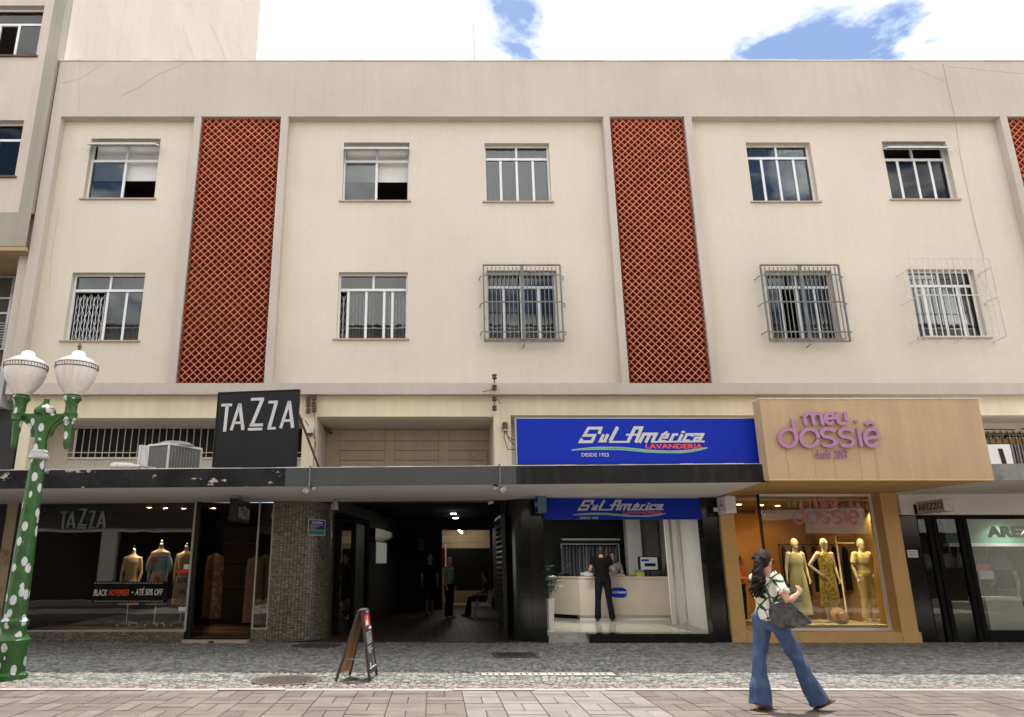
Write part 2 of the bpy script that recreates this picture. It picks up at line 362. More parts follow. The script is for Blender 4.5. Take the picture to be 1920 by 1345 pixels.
M['white_dirty'] = worn(mat('dirty_white', (0.66, 0.645, 0.62), 0.6, 0.08, 4), (0.38, 0.35, 0.31), 5, 0.55, 0.75)
M['black_matt'] = mat('black_matt', (0.010, 0.010, 0.010), 0.85, 0.1, spec=0.15)
M['black'] = mat('black_satin', (0.008, 0.008, 0.008), 0.35, 0.1, spec=0.3)
M['sign_black'] = mat('charcoal_sign_face', (0.0165, 0.017, 0.019), 0.55, 0.1, 1.0, spec=0.2)
M['letter_grey'] = mat('grey_letters', (0.55, 0.55, 0.57), 0.5, 0.04)
M['blue'] = mat('royal_blue_sign', (0.002, 0.024, 0.40), 0.45, 0.05, 0.8, spec=0.2)
M['silver'] = mat('silver_print', (0.56, 0.55, 0.54), 0.45, 0.03)
M['orange_print'] = mat('orange_red_print', (0.80, 0.07, 0.015), 0.5, 0.02)
M['green_print'] = mat('green_print', (0.10, 0.42, 0.20), 0.5, 0.05)
M['green_print2'] = mat('bright_green_print', (0.18, 0.55, 0.08), 0.5, 0.05)
M['pink'] = mat('glossy_pink_acrylic', (0.40, 0.18, 0.33), 0.22, 0.03, coat=0.4)
M['pink_vinyl'] = mat('pink_vinyl', (0.55, 0.16, 0.17), 0.5, 0.03)
M['lampgreen'] = worn(mat('green_enamel', (0.024, 0.10, 0.017), 0.42, 0.3, 6, 0.25, 30, spots=((0.60, 0.60, 0.63), 6.6, 0.36, (1.25, 1.25, 0.8))), (0.035, 0.04, 0.02), 9.0, 0.60, 0.70)
M['lampgreen_plain'] = mat('plain_green_enamel', (0.026, 0.105, 0.02), 0.35, 0.2, 5)
M['opal'] = worn(mat('opal_plastic', (0.74, 0.70, 0.67), 0.35, 0.04, 3), (0.55, 0.48, 0.42), 3, 0.5, 0.8, (6, 6, 1))
M['wood'] = mat('orange_brown_wood', (0.68, 0.30, 0.075), 0.5, 0.15, 3, streak=0.15)
M['red'] = mat('red_print', (0.72, 0.012, 0.012), 0.45, 0.03)
M['chalk'] = mat('chalkboard', (0.045, 0.045, 0.05), 0.7, 0.2, 5)
M['rust'] = mat('rusty_iron', (0.12, 0.065, 0.04), 0.8, 0.3, 12)
M['rubber'] = mat('black_cable', (0.015, 0.015, 0.015), 0.5, 0.1)
M['tile_floor'] = mat('white_floor_tile', (0.62, 0.59, 0.52), 0.08, 0.04, 2, spec=0.5)
M['tile_wall'] = mat('white_wall_tile', (0.60, 0.58, 0.54), 0.25, 0.04, 2)
M['counter'] = mat('cream_laminate', (0.62, 0.56, 0.46), 0.35, 0.03)
M['skin'] = mat('skin', (0.46, 0.235, 0.15), 0.5, 0.06, 8)
M['skin_l'] = mat('light_skin', (0.55, 0.32, 0.23), 0.5, 0.06, 8)
M['mannequin'] = mat('beige_mannequin', (0.60, 0.46, 0.32), 0.4, 0.03)
M['mannequin_w'] = mat('cream_mannequin', (0.62, 0.55, 0.42), 0.35, 0.03)
M['hair'] = mat('dark_brown_hair', (0.010, 0.0058, 0.005), 0.6, 0.5, 30, 0.8, 120, spec=0.22)
M['hair_black'] = mat('black_hair', (0.012, 0.010, 0.010), 0.5, 0.3, 20, 0.5, 80)
M['denim'] = mat('blue_denim', (0.05, 0.088, 0.19), 0.85, 0.25, 6, 0.9, 16, fine=0.12, streak=0.2)
M['leather'] = mat('black_leather', (0.045, 0.045, 0.048), 0.28, 0.3, 6, 0.35, 30)
M['cloth_black'] = mat('black_cloth', (0.007, 0.0065, 0.0065), 0.95, 0.2, 8, spec=0.1)
M['cloth_navy'] = mat('navy_trousers', (0.010, 0.011, 0.015), 0.95, 0.2, 8, spec=0.1)
M['floor_dark'] = mat('worn_brown_tile_floor', (0.060, 0.034, 0.021), 0.5, 0.25, 3, 0.15, 25)
M['wood_floor'] = mat('shop_wood_floor', (0.17, 0.11, 0.07), 0.35, 0.15, 3)
# ================================================================ the setting
YF, YR, YM, YS = 15.60, 15.82, 15.75, 15.70       # upper frame, recessed wall, mezzanine wall, shop fronts
KERB0, KERB1 = 9.72, 9.86
MB().box(-90, 90, -60, 110, -0.6, -0.06).build('ground', mat('bare_ground', (0.12, 0.11, 0.10), 0.95, 0.2), kind='structure')
street = MB().box(-40, 40, -2.5, KERB0, -0.058, -0.016).build('street', mat('paver_joint', (.105,.09,.078), .95, .2, 6, .4, 60), kind='structure')
walk = MB().box(-40, 40, KERB0+0.002, 15.9, -0.057, -0.012).build('sidewalk', M['mortar'], kind='structure')

# street pavers: basket weave of pairs, every second square turned
S = 0.42
def paver_mesh(w, d, mats, n):
    out = []
    for i in range(n):
        b = MB(); j = 0.003; t = 0.012
        e = [RN.uniform(0, 0.004) for _ in range(4)]
        b.add([(-w/2+j,-d/2+j,-t),(w/2-j,-d/2+j,-t),(w/2-j,d/2-j,-t),(-w/2+j,d/2-j,-t),
               (-w/2+j+.004,-d/2+j+.004,e[0]),(w/2-j-.004,-d/2+j+.004,e[1]),(w/2-j-.004,d/2-j-.004,e[2]),(-w/2+j+.004,d/2-j-.004,e[3])],
              [(4,5,6,7),(0,1,5,4),(1,2,6,5),(2,3,7,6),(3,0,4,7)])
        out.append((b, b.mesh('paver', mats[i % len(mats)], (0, 0, 0))))
    return out
PV = {(o, k): paver_mesh(*( (S/2, S) if o == 0 else (S, S/2)), M['paver'] if k == 0 else M['paver_w'], 6) for o in (0, 1) for k in (0, 1)}
rest = MB(); nrows = int((KERB0+2.4)/S)
px0, px1 = ground(872, 1300).x, ground(1175, 1300).x
for r in range(nrows):
    y = KERB0-0.01-S*(r+0.5)
    for c in range(-36, 44):
        x = c*S+0.13
        o = (r+c) % 2
        if y < 4 and (c < -16 or c > 20): continue
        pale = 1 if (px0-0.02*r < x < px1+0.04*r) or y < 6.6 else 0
        for h in (-1, 1):
            X_, Y_ = (x+h*S/4, y) if o == 0 else (x, y+h*S/4)
            near = 8.0 < Y_ and -5.2 < X_ < 7.9
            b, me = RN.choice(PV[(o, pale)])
            zz = RN.uniform(-0.002, 0.0025)
            if near:
                q = bpy.data.objects.new('paver', me); COL.objects.link(q); place(q, (X_, Y_, zz), street)
            else:
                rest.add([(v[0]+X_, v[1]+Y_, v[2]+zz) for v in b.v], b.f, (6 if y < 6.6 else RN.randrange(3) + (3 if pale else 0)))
rest.build('paver_field', M['paver'][:3]+M['paver_w']+[mat('bounce_paver', (.50,.47,.43), .8, .1, 2)], street, kind='stuff')  # unseen near rows made pale on purpose, to bounce light up to the canopy

# kerb stones
x = -13.0
while x < 18:
    w = RN.uniform(0.8, 1.25); t = RN.uniform(0.004, 0.016)
    b = MB().box(x+0.004, x+w-0.004, KERB0+RN.uniform(0.002, 0.012), KERB1, -0.05, t)
    b.build('kerb_stone', M['kerb'], walk); x += w

# small set stones of the sidewalk
stones = MB()
y = KERB1+0.01
row = 0
holes_r = [(ground(537,1275), 0.47), (ground(596,1210), 0.47)]
sqc = ground(967, 1228); gr0, gr1 = ground(902, 1265), ground(1153, 1265)
while y < 15.66:
    d = RN.uniform(0.078, 0.098); x = -9.9+RN.uniform(0, .1)
    while x < 13.2:
        w = RN.uniform(0.07, 0.115); cx, cy = x+w/2, y+d/2
        cy += 0.02*math.sin(cx*2.1+row)
        ok = all((cx-h.x)**2+(cy-h.y)**2 > rr*rr for h, rr in holes_r) and not (abs(cx-sqc.x) < 0.40 and abs(cy-sqc.y) < 0.37) and not (gr0.x-.04 < cx < gr1.x+.04 and abs(cy-gr0.y) < 0.16)
        if ok and not (cx < -9.7):
            g = 0.005; t = RN.uniform(-0.003, 0.006); a = RN.uniform(-.09, .09); ca, sa = math.cos(a), math.sin(a)
            hw, hd = w/2-g, d/2-g; tl = [RN.uniform(-.003, .003) for _ in range(4)]
            def R_(p, q, z): return (cx+p*ca-q*sa, cy+p*sa+q*ca, z)
            k = 0.78
            vs = [R_(-hw,-hd,-.011),R_(hw,-hd,-.011),R_(hw,hd,-.011),R_(-hw,hd,-.011),
                  R_(-hw*k,-hd*k,t+tl[0]),R_(hw*k,-hd*k,t+tl[1]),R_(hw*k,hd*k,t+tl[2]),R_(-hw*k,hd*k,t+tl[3])]
            mi = (4+RN.randrange(3)) if y < KERB1+0.42 else RN.choice((0,0,0,1,1,2,2,3))
            stones.add(vs, [(4,5,6,7),(0,1,5,4),(1,2,6,5),(2,3,7,6),(3,0,4,7)], mi)
        x += w
    y += d; row += 1
stones.build('set_stones', M['stone']+M['stone_p'], walk, kind='stuff')

# covers and drain
def manhole(p, label, lid_mat):
    t = thing('manhole_cover', label, 'manhole cover', (p.x, p.y, 0))
    MB().lathe(p.x, p.y, [(0.40,-.03),(0.465,-.03),(0.465,.006),(0.42,.009),(0.40,.004),(0.40,-.03)], 40).build('rim', M['iron'], t)
    b = MB().lathe(p.x, p.y, [(0,-.02),(0.39,-.02),(0.39,.003),(0,.003)], 40)
    n = 13
    for i in range(n):
        for j in range(n):
            u, v = (i-(n-1)/2)*.056, (j-(n-1)/2)*.056
            if u*u+v*v < .36**2: b.box(p.x+u-.019, p.x+u+.019, p.y+v-.013+(i%2)*.02, p.y+v+.013+(i%2)*.02, .002, .009)
    b.build('lid', lid_mat, t)
manhole(ground(537, 1275), 'round rusty iron manhole cover in the sunlit sidewalk left of the sandwich board', M['iron'])
manhole(ground(596, 1210), 'round dark iron manhole cover in the shade by the mosaic column', M['iron'])
t = thing('drain_cover', 'rectangular dark iron cover set in the shaded sidewalk before the gallery', 'drain cover', (sqc.x, sqc.y, 0))
b = MB()
for a in ((-.38,.38,-.35,-.29),(-.38,.38,.29,.35),(-.38,-.32,-.29,.29),(.32,.38,-.29,.29)): b.box(sqc.x+a[0], sqc.x+a[1], sqc.y+a[2], sqc.y+a[3], -.04, .010)
b.build('rim', M['iron'], t)
b = MB().box(sqc.x-.315, sqc.x+.315, sqc.y-.285, sqc.y+.285, -.03, .004)
for i in range(7):
    for j in range(6): b.box(sqc.x-.27+i*.09-.03, sqc.x-.27+i*.09+.03, sqc.y-.225+j*.09-.012, sqc.y-.225+j*.09+.012, .003, .008)
b.build('lid', mat('black_iron', (.03,.028,.027), .5, .2, 6, .3, 50), t)
t = thing('drain_grate', 'pale slotted concrete drain channel at the edge of the building shadow', 'drain', (gr0.x, gr0.y, 0))
n = 4; gw = (gr1.x-gr0.x)/n
for i in range(n):
    b = MB(); x0, x1 = gr0.x+i*gw+.006, gr0.x+(i+1)*gw-.006; y0, y1 = gr0.y-.13, gr0.y+.13
    hs = [(x0+.07+k*.085, x0+.10+k*.085, y0+.06, y1-.05) for k in range(int((gw-.12)/.085))]
    c = MB().holed(x0, x1, y0, y1, 0, 1, hs)
    for v, in zip(c.v): b.v.append((v[0], v[2], .012-v[1]*.035))
    b.f = c.f; b.m = c.m
    b.build('slotted_slab', M['kerb'], t)

# ================================================================ building across the street (mirrored in the glass)
ob = thing('opposite_building', 'white-columned building across the street, seen mirrored in the shop glass', 'building', (0, -3, 0))
m_op = mat('opposite_render', (0.78, 0.74, 0.67), 0.85, 0.08, .5)
hs = [(-31, -24, 0.0, 3.0), (-23.2,-15.0,0,2.95), (-14.3,-9.4,0,2.95), (-8.4,-3.0,0,2.9), (-2,3.5,0,2.9), (4.5,9.5,0,2.9), (10.5,16,0,2.9), (17,24,0,2.9)]
hs2 = [(-30+i*3.4, -28.5+i*3.4, z_, z_+1.5) for i in range(17) for z_ in (4.3, 7.6, 10.6)]
MB().holed(-34, 30, 0.0, 12.8, -2.9, -2.6, [(a, b_, .001, d) for a, b_, c, d in hs]+hs2).build('wall', m_op, ob)
b = MB()
for a_, c_ in ((-24,-23.2),(-9.4,-8.4),(-3,-2),(3.5,4.5),(9.5,10.5),(16,17)): b.box(a_-.02, c_+.02, -2.598, -2.56, 0.001, 3.5)
for a_, c_ in ((-8.4,-3),(-2,3.5),(4.5,9.5),(10.5,16)): b.box(a_+.021, c_-.021, -2.597, -2.57, 2.9, 3.5)
b.box(-34, -9.42, -2.597, -2.57, 3.12, 4.2)
b.build('shop_cladding', mat('dark_cladding', (.06,.055,.05), .6, .2), ob)
MB().box(-34, 30, -9, -4.5, -.05, 12.5).build('rear_block', M['dark'], ob)
b = MB()
for i in range(64*2):
    x0 = -34+i*.5
    b.add([(x0,-2.2,12.8),(x0+.25,-2.2,12.9),(x0+.5,-2.2,12.8),(x0,-7,14.3),(x0+.25,-7,14.4),(x0+.5,-7,14.3)], [(0,1,4,3),(1,2,5,4)])
b.build('tiled_roof', mat('old_clay_tiles', (.24,.12,.075), .9, .25, 2), ob)
for a, b_, c, d in hs2: MB().box(a+.05, b_-.05, -2.8, -2.75, c+.05, d-.05).build('window', M['glass'], ob)

# ================================================================ the main building
bld = thing('office_building', 'long cream three-storey building with red clay screens above the shops', 'building', (3, YF, 0))
XL, XR = -9.33, 17.0
ZB0, ZB1, ZP0, ZP1 = 5.07, 5.32, 12.02, 13.60
MB().box(XL, XR, YF, YF+0.5, ZP0, ZP1).build('parapet', M['frame'], bld)
b = MB()
x = XL-.02
while x < XR:      # uneven cement coping along the top
    w = RN.uniform(.5, 1.4); b.box(x, min(x+w, XR), YF-.015-RN.uniform(0,.012), YF+.52, ZP1+.002, ZP1+.025+RN.uniform(0,.02)); x += w
b.build('coping', mat('pale_coping', (.66,.63,.57), .9, .1, 3), bld)
MB().box(XL, XR, YF-0.03, YF+0.4, ZB0, ZB1-.002).build('belt_course', M['frame'], bld)
piers = [(XL,-9.08),(-5.83,-5.66),(-3.72,-3.54),(4.13,4.29),(6.11,6.29),(13.81,13.98),(15.90,16.07)]
for a, c in piers: MB().box(a, c, YF+.002, YF+.42, ZB1, ZP0).build('pier', M['frame'], bld)
WIN = [(-8.38,-6.68,9.92,11.55),(-2.19,-.59,9.86,11.44),(1.24,2.82,9.84,11.42),(7.63,9.20,9.84,11.44),(10.96,12.53,9.9,11.47),
       (-8.37,-6.68,6.37,8.02),(-2.20,-.60,6.41,8.03),(1.22,2.84,6.41,8.07),(7.67,9.22,6.41,8.07),(11.0,12.56,6.45,8.1)]
bays = [(-9.08,-5.83),(-3.54,4.13),(6.29,13.81),(16.07,XR)]
for a, c in bays:
    hs = [w for w in WIN if a < w[0] < c]
    MB().holed(a, c, ZB1-.01, ZP0+.01, YR, YR+.25, hs).build('wall', M['wall'], bld)
# rooms behind the windows
b = MB()
b.quad((XL,19.5,5),(XR,19.5,5),(XR,19.5,13.6),(XL,19.5,13.6)); b.quad((XL,16.08,5.3),(XL,19.5,5.3),(XL,19.5,13.6),(XL,16.08,13.6)); b.quad((XR,16.08,5.3),(XR,19.5,5.3),(XR,19.5,13.6),(XR,16.08,13.6))
for z in (5.30, 8.75, 9.0, 12.1): b.quad((XL,16.08,z),(XR,16.08,z),(XR,19.5,z),(XL,19.5,z))
for x in (-5.8, -3.6, 0.3, 4.2, 6.2, 10, 13.9): b.quad((x,16.08,5.3),(x,19.5,5.3),(x,19.5,12.1),(x,16.08,12.1))
b.build('interior_wall', M['room'], bld)
MB().box(XL, XR, YF+.5, 33, 13.0, 13.1).build('roof_slab', M['concrete'], bld)
MB().box(XL, XR, 19.55, 33, 5.6, 13.0).build('rear_block', M['wall'], bld)

# clay screens
def ring_mesh(a, tk, dep):
    b = MB(); o = [(0,-a),(a,0),(0,a),(-a,0)]; q = a-tk*1.414; i = [(0,-q),(q,0),(0,q),(-q,0)]
    vs = [(x,0,z) for x,z in o]+[(x,0,z) for x,z in i]+[(x,dep,z) for x,z in o]+[(x,dep,z) for x,z in i]
    for k in range(4):
        l = (k+1) % 4
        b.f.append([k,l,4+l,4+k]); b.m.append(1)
        b.f.append([4+k,4+l,12+l,12+k]); b.m.append(0)
        b.f.append([l,k,8+k,8+l]); b.m.append(0)
        b.f.append([8+l,8+k,12+k,12+l]); b.m.append(0)
    b.v = vs; return b
def screen(x0, x1, label, xmax=None):
    n = 11; p = (x1-x0)/n; nz = int(round((ZP0-ZB1)/p)); pz = (ZP0-ZB1)/nz; a = p/2
    rb = ring_mesh(a*.999, .0075, .15)
    rb.v = [(v[0], v[1], v[2]*pz/p) for v in rb.v]
    back = MB().box(x0-.02, x1+.02, YF+.25, YF+.29, ZB1-.01, ZP0+.01)
    sc = back.build('clay_screen', mat('screen_backing', (.26,.022,.012), .9, .1), bld, label=label)
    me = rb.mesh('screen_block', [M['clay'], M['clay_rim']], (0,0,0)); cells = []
    for j in range(2*nz-1):
        z = ZB1+(j+1)*pz/2
        for i in range(n if j % 2 == 0 else n-1):
            x = x0+(i+.5)*p if j % 2 == 0 else x0+(i+1)*p
            if xmax and x > xmax: continue
            cells.append((x, YF+.06+RN.uniform(-.004,.004), z))
    one = cells[:300]; more = cells[300:]
    for c in one:
        q = bpy.data.objects.new('screen_block', me); COL.objects.link(q); place(q, c, sc)
    b = MB()
    for c in more:
        k = len(b.v); b.v += [(v[0]+c[0], v[1]+c[1], v[2]+c[2]) for v in rb.v]; b.f += [[k+i for i in f] for f in rb.f]; b.m += rb.m
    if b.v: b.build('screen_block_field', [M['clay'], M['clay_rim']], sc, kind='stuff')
    MB().box(x0, x1, YF+.05, YF+.24, ZB1+.001, ZB1+.012).build('screen_sill', M['clay'], sc)
screen(-5.66, -3.72, 'red diamond-pattern clay screen of the left bay')
screen(4.29, 6.11, 'red diamond-pattern clay screen right of the middle bay')
screen(13.98, 15.90, 'red clay screen cut by the right edge of the picture', xmax=15.0)

# windows
def window(w, tf, mull, gaps=(), vents=False, inside=None, curt=None, label=None):
    x0, x1, z0, z1 = w; W = x1-x0; Hh = z1-z0; fy0, fy1 = YR+.15, YR+.20; zt = z1-tf*Hh; t = .042
    f = MB(); f.box(x0, x0+t, fy0, fy1, z0, z1); f.box(x1-t, x1, fy0, fy1, z0, z1); f.box(x0+t, x1-t, fy0, fy1, z1-t, z1); f.box(x0+t, x1-t, fy0, fy1, z0, z0+t)
    f.box(x0+t, x1-t, fy0-.012, fy1+.01, zt-.03, zt+.03)
    xm = (x0+x1)/2; f.box(xm-.025, xm+.025, fy0+.002, fy1-.002, zt+.03, z1-t)
    xs = [x0+t]+[x0+W*m for m in mull]+[x1-t]
    for i, m in enumerate(mull): f.box(x0+W*m-.028, x0+W*m+.028, fy0+.004+(i%2)*.012, fy1-.004+(i%2)*.012, z0+t, zt-.03)
    win = f.build('window', M['alu'], bld, label=label)
    MB().box(x0-.07, x1+.05, YR-.05, YR+.14, z0-.035, z0-.002).build('sill', M['sill'], win)
    for i in range(len(xs)-1):
        if i in gaps: continue
        MB().box(xs[i]+.01, xs[i+1]-.01, fy0+.02, fy0+.026, z0+t-.01, zt-.02).build('pane', M['glass'], win)
        a, c = xs[i]+(.028 if i else 0), xs[i+1]-(.028 if i < len(xs)-2 else 0)
    if vents:
        for k, (a, c) in enumerate(((x0+.03, xm-.01), (xm+.01, x1-.03))):
            ang = math.radians(66); hgt = z1-.05-zt; s = MB()
            s.bar((a,0,0),(a,0,-hgt),.03); s.bar((c,0,0),(c,0,-hgt),.03); s.bar((a,0,-.015),(c,0,-.015),.03); s.bar((a,0,-hgt+.015),(c,0,-hgt+.015),.04)
            Mx = Matrix.Translation((0, fy0-.01, z1-.13)) @ Matrix.Rotation(-ang, 4, 'X')
            vo = s.xf(Mx).build('vent_sash', M['alu'], win)
            MB().box(a+.01, c-.01, -.003, .003, -hgt+.03, -.02).xf(Mx).build('pane', M['glass'], win)
    else:
        for a, c in ((x0+t, xm-.025), (xm+.025, x1-t)): MB().box(a-.008, c+.008, fy0+.02, fy0+.026, zt+.02, z1-t+.01).build('pane', M['glass'], win)
    if inside == 'blind':
        MB().box(x0+.04, x1-.04, fy1+.10, fy1+.108, zt-.42*(zt-z0), z1-.02).build('roller_blind', M['blind'], win)
    if curt:
        n = 60; b = MB(); m_, a_, c_ = curt; ya = fy1+.16
        xa, xb = x0+W*a_, x0+W*c_
        pts = [(xa+(xb-xa)*i/n, ya+.035*math.sin(i*1.15)+.012*math.sin(i*.37)) for i in range(n+1)]
        for i in range(n): b.quad((pts[i][0],pts[i][1],z0-.1),(pts[i+1][0],pts[i+1][1],z0-.1),(pts[i+1][0],pts[i+1][1],z1+.05),(pts[i][0],pts[i][1],z1+.05))
        b.build('curtain', M[m_], win, smooth=True)
    if inside and inside[0] == 'lattice':
        for a_, c_ in inside[1]:
            b = MB(); xa, xb = x0+W*a_, x0+W*c_; nb = max(3, int((xb-xa)/.075)); yy = fy1+.045; st = (xb-xa)/nb; rows = 6; rh = (zt-z0-.1)/rows
            for i in range(nb+1): b.bar((xa+i*st, yy, z0+.03), (xa+i*st, yy, zt-.12), .013, .01)
            for i in range(nb):
                for r in range(rows):
                    za = z0+.04+r*rh
                    s_ = (i+r) % 2
                    b.bar((xa+i*st, yy-.012, za+(rh if s_ else 0)), (xa+(i+1)*st, yy-.012, za+(0 if s_ else rh)), .012, .006)
            b.build('folding_grille', M['alu'], win)
    return win
window(WIN[0], .33, [.5], gaps=(1,), vents=True, inside='blind', label='upper left window with tilted vents and half-drawn blind')
window(WIN[1], .28, [.5], gaps=(1,), vents=True, inside='blind', label='upper window left of centre with half-drawn blind')
window(WIN[2], .23, [.25,.5,.75], curt=('curtain', 0, 1), label='closed upper window in the middle mirroring the sky')
window(WIN[3], .22, [.25,.5,.75], curt=('curtain_b', 0, 1), label='upper window with navy curtains right of the second screen')
window(WIN[4], .27, [.25,.52,.75], vents=True, label='upper right window with its vents tilted out')
window(WIN[5], .24, [.48,.74], gaps=(0,), inside=('lattice', [(.04,.47)]), curt=('curtain', .5, 1), label='lower left window with a folding grille behind the left half')
window(WIN[6], .24, [.14,.40,.66,.78], gaps=(0,), inside=('lattice', [(.02,.5),(.68,.98)]), label='lower window left of centre with folding grilles inside')
w8 = window(WIN[7], .22, [.25,.5,.75], curt=('curtain', 0, .6), label='lower middle window behind a grey grille')
w9 = window(WIN[8], .22, [.25,.5,.75], gaps=(1,), label='lower window behind a grey grille right of the second screen')
w10 = window(WIN[9], .22, [.25,.5,.75], curt=('curtain', .1, .9), label='lower right window in a white cage grille')
def grille(win, x0, x1, z0, z1):
    y = YR-.20; b = MB(); m = M['steel']
    xm = x0+(x1-x0)*.5
    for x in (x0, x1, xm-.02, xm+.02): b.bar((x,y,z0),(x,y,z1), .034)
    for z in (z0, z1): b.bar((x0,y,z),(x1,y,z), .034)
    for z in (z0+.22, z0+(z1-z0)*.51, z1-.24): b.bar((x0,y,z),(x1,y,z), .022, .03)
    for i in range(1, 9):
        for a, c in ((x0, xm-.02), (xm+.02, x1)):
            x = a+(c-a)*i/9; b.bar((x,y-.004,z0+.04),(x,y-.004,z1-.05), .018)
    for x, dx in ((x0, -.07), (x1, .07)):
        for z in (z0+.24, z0+(z1-z0)*.5, z1-.26): b.tube([(x,y,z),(x+dx,y+.02,z-.02),(x+dx*1.2,YR+.01,z-.03)], .011, 6)
    b.tube([(xm,y,z0),(xm,y-.01,z0-.07),(xm,YR+.01,z0-.09)], .012, 6)
    b.build('security_grille', m, win)
grille(w8, 1.14, 2.90, 6.29, 8.12); grille(w9, 7.50, 9.29, 6.29, 8.12)
b = MB(); x0, x1, z0, z1, y = 10.77, 12.58, 6.32, 8.17, 15.35
for z in (z0, z0+(z1-z0)*.52, z1): b.bar((x0,y,z),(x1,y,z), .018)
for i in range(14): b.bar((x0+(x1-x0)*i/13,y,z0),(x0+(x1-x0)*i/13,y,z1), .024 if i in (0, 13) else .016)
for x, dx in ((x0,-.02),(x1,.02)):
    for z in (z0, z0+(z1-z0)*.5, z1-.22): b.tube([(x,y,z),(x,YR-.06,z),(x+dx*4,YR+.01,z-.03)], .011, 6)
    for q in (.33, .66): b.bar((x,y+(YR-y)*q,z0),(x,y+(YR-y)*q,z1-.22), .011)
for i in range(1, 13, 3): b.bar((x0+(x1-x0)*i/13,y,z0),(x0+(x1-x0)*i/13,YR,z0-.02), .011)
b.build('security_grille', M['steel_w'], w10)

# cracks and the loose cable on the render
def crack(pts, Y, w=.006, name='crack', m=None):
    b = MB(); P = []
    for i in range(len(pts)-1):
        a = at(*pts[i], Y); c = at(*pts[i+1], Y)
        for k in range(5): P.append(a.lerp(c, k/5)+Vector((RN.uniform(-.012,.012), 0, RN.uniform(-.012,.012))))
    P.append(at(*pts[-1], Y)); b.ribbon([(p.x, p.z) for p in P], w, Y-.003, Y+.002)
    b.build(name, m or M['cracks'], bld)
M['cracks'] = mat('crack_shadow', (.34,.29,.25), .95, .2)
crack([(112,156),(150,148),(170,135),(196,118)], YF); crack([(222,182),(258,165),(300,138),(330,126),(352,116)], YF); crack([(150,118),(149,170),(147,205)], YF, .005)
crack([(110,390),(98,470),(92,540)], YR, .005)
crack([(1700,125),(1730,135),(1770,152)], YF, .005); crack([(1780,124),(1850,132),(1915,138)], YF, .005)
crack([(684,130),(682,170),(680,215)], YF, .004)
b = MB(); P = [at(1768,119,YF-.02), at(1778,165,YF-.02), at(1790,217,YF-.02), at(1800,290,YR-.015), at(1828,420,YR-.015), at(1845,484,YR-.02), at(1850,540,YR-.3)]
b.tube(P, .0032, 5).build('loose_cable', M['steel'], label='thin dark cable hanging down the wall beside the white cage grille', cat='cable')
MB().tube([at(890,119,16.6), at(889,80,16.6), at(888,45,16.6)], [.022,.02,.014], 8).build('antenna_rod', M['alu_dark'], label='thin upright metal rod on the roof edge against the clouds', cat='antenna')

# ---------------------------------------------------------------- mezzanine above the canopy
ZT = 4.61; ZC = 3.05
hsm = [(-8.75,-2.85,2.6,ZT-.03), (-2.55,1.31,2.6,ZT), (1.68,17.0,2.6,ZT+.03)]
MB().holed(-8.98, 17.2, 2.95, ZB0-.002, YM, YM+.3, [(a,c,2.951,e) for a,c,d,e in hsm]).build('mezzanine_wall', M['mezz'], bld)
b = MB()   # recess ceilings, side walls
for (x0, x1, yb, zt) in ((-8.75,-2.85,16.6,ZT-.03),(-2.55,1.31,17.35,ZT),(1.68,17.0,16.7,ZT+.03)):
    y0 = YM+.3
    b.quad((x0,y0,zt),(x0,yb,zt),(x1,yb,zt),(x1,y0,zt)); b.quad((x0,y0,2.9),(x0,yb,2.9),(x0,yb,zt),(x0,y0,zt)); b.quad((x1,y0,2.9),(x1,y0,zt),(x1,yb,zt),(x1,yb,2.9))
b.build('recess_lining', M['wall'], bld)
# boarded back of the middle recess
Yb = 17.35
MB().box(-2.55, 1.31, Yb, Yb+.05, 2.9, ZT+.02).build('boarded_wall', mat('board_joint', (.20,.16,.11), .9, .2), bld)
bw = bld.children[-1]
xs = [PX(q, 840, Yb) for q in (618, 638, 721, 741, 822, 842, 924, 940)]
zr = [ZT-.005, PZ(827, Yb), PZ(845, Yb), PZ(863, Yb), PZ(881, Yb)]
for i in range(0, 8, 2):
    a = -2.545 if i == 0 else xs[i-1]+.004; c = xs[i+1]-.004 if i < 6 else 1.305
    a, c = (xs[i]+.004, xs[i+1]-.004) if i else (-2.545, xs[1]-.004)
    if i == 6: c = 1.305
    for z1, z0 in ((zr[0], zr[1]), (zr[1], 2.95)): MB().box(a, c, Yb-.03, Yb-.001, z0+.006, z1-.004).build('board', M['board'], bw)
for i in (1, 3, 5):
    for r in range(5):
        z1 = zr[r]; z0 = zr[r+1] if r < 4 else 2.95
        MB().box(xs[i]+.004, xs[i+1]-.004, Yb-.026+RN.uniform(-.004,.004), Yb-.001, z0+.008, z1-.006).build('board', M['board'], bw)
b = MB(); cp = at(889, 851, Yb-.03); b.ribbon(arc(cp.x, cp.z, .10, .09, 0, 360), .012, Yb-.04, Yb-.02, closed=False); b.build('round_patch', M['cracks'], bw)
MB().tube([at(922,845,Yb-.05), at(915,845,Yb-.05), at(911,852,Yb-.05), at(911,880,Yb-.05)], .02, 8).build('conduit', M['board'], bw)
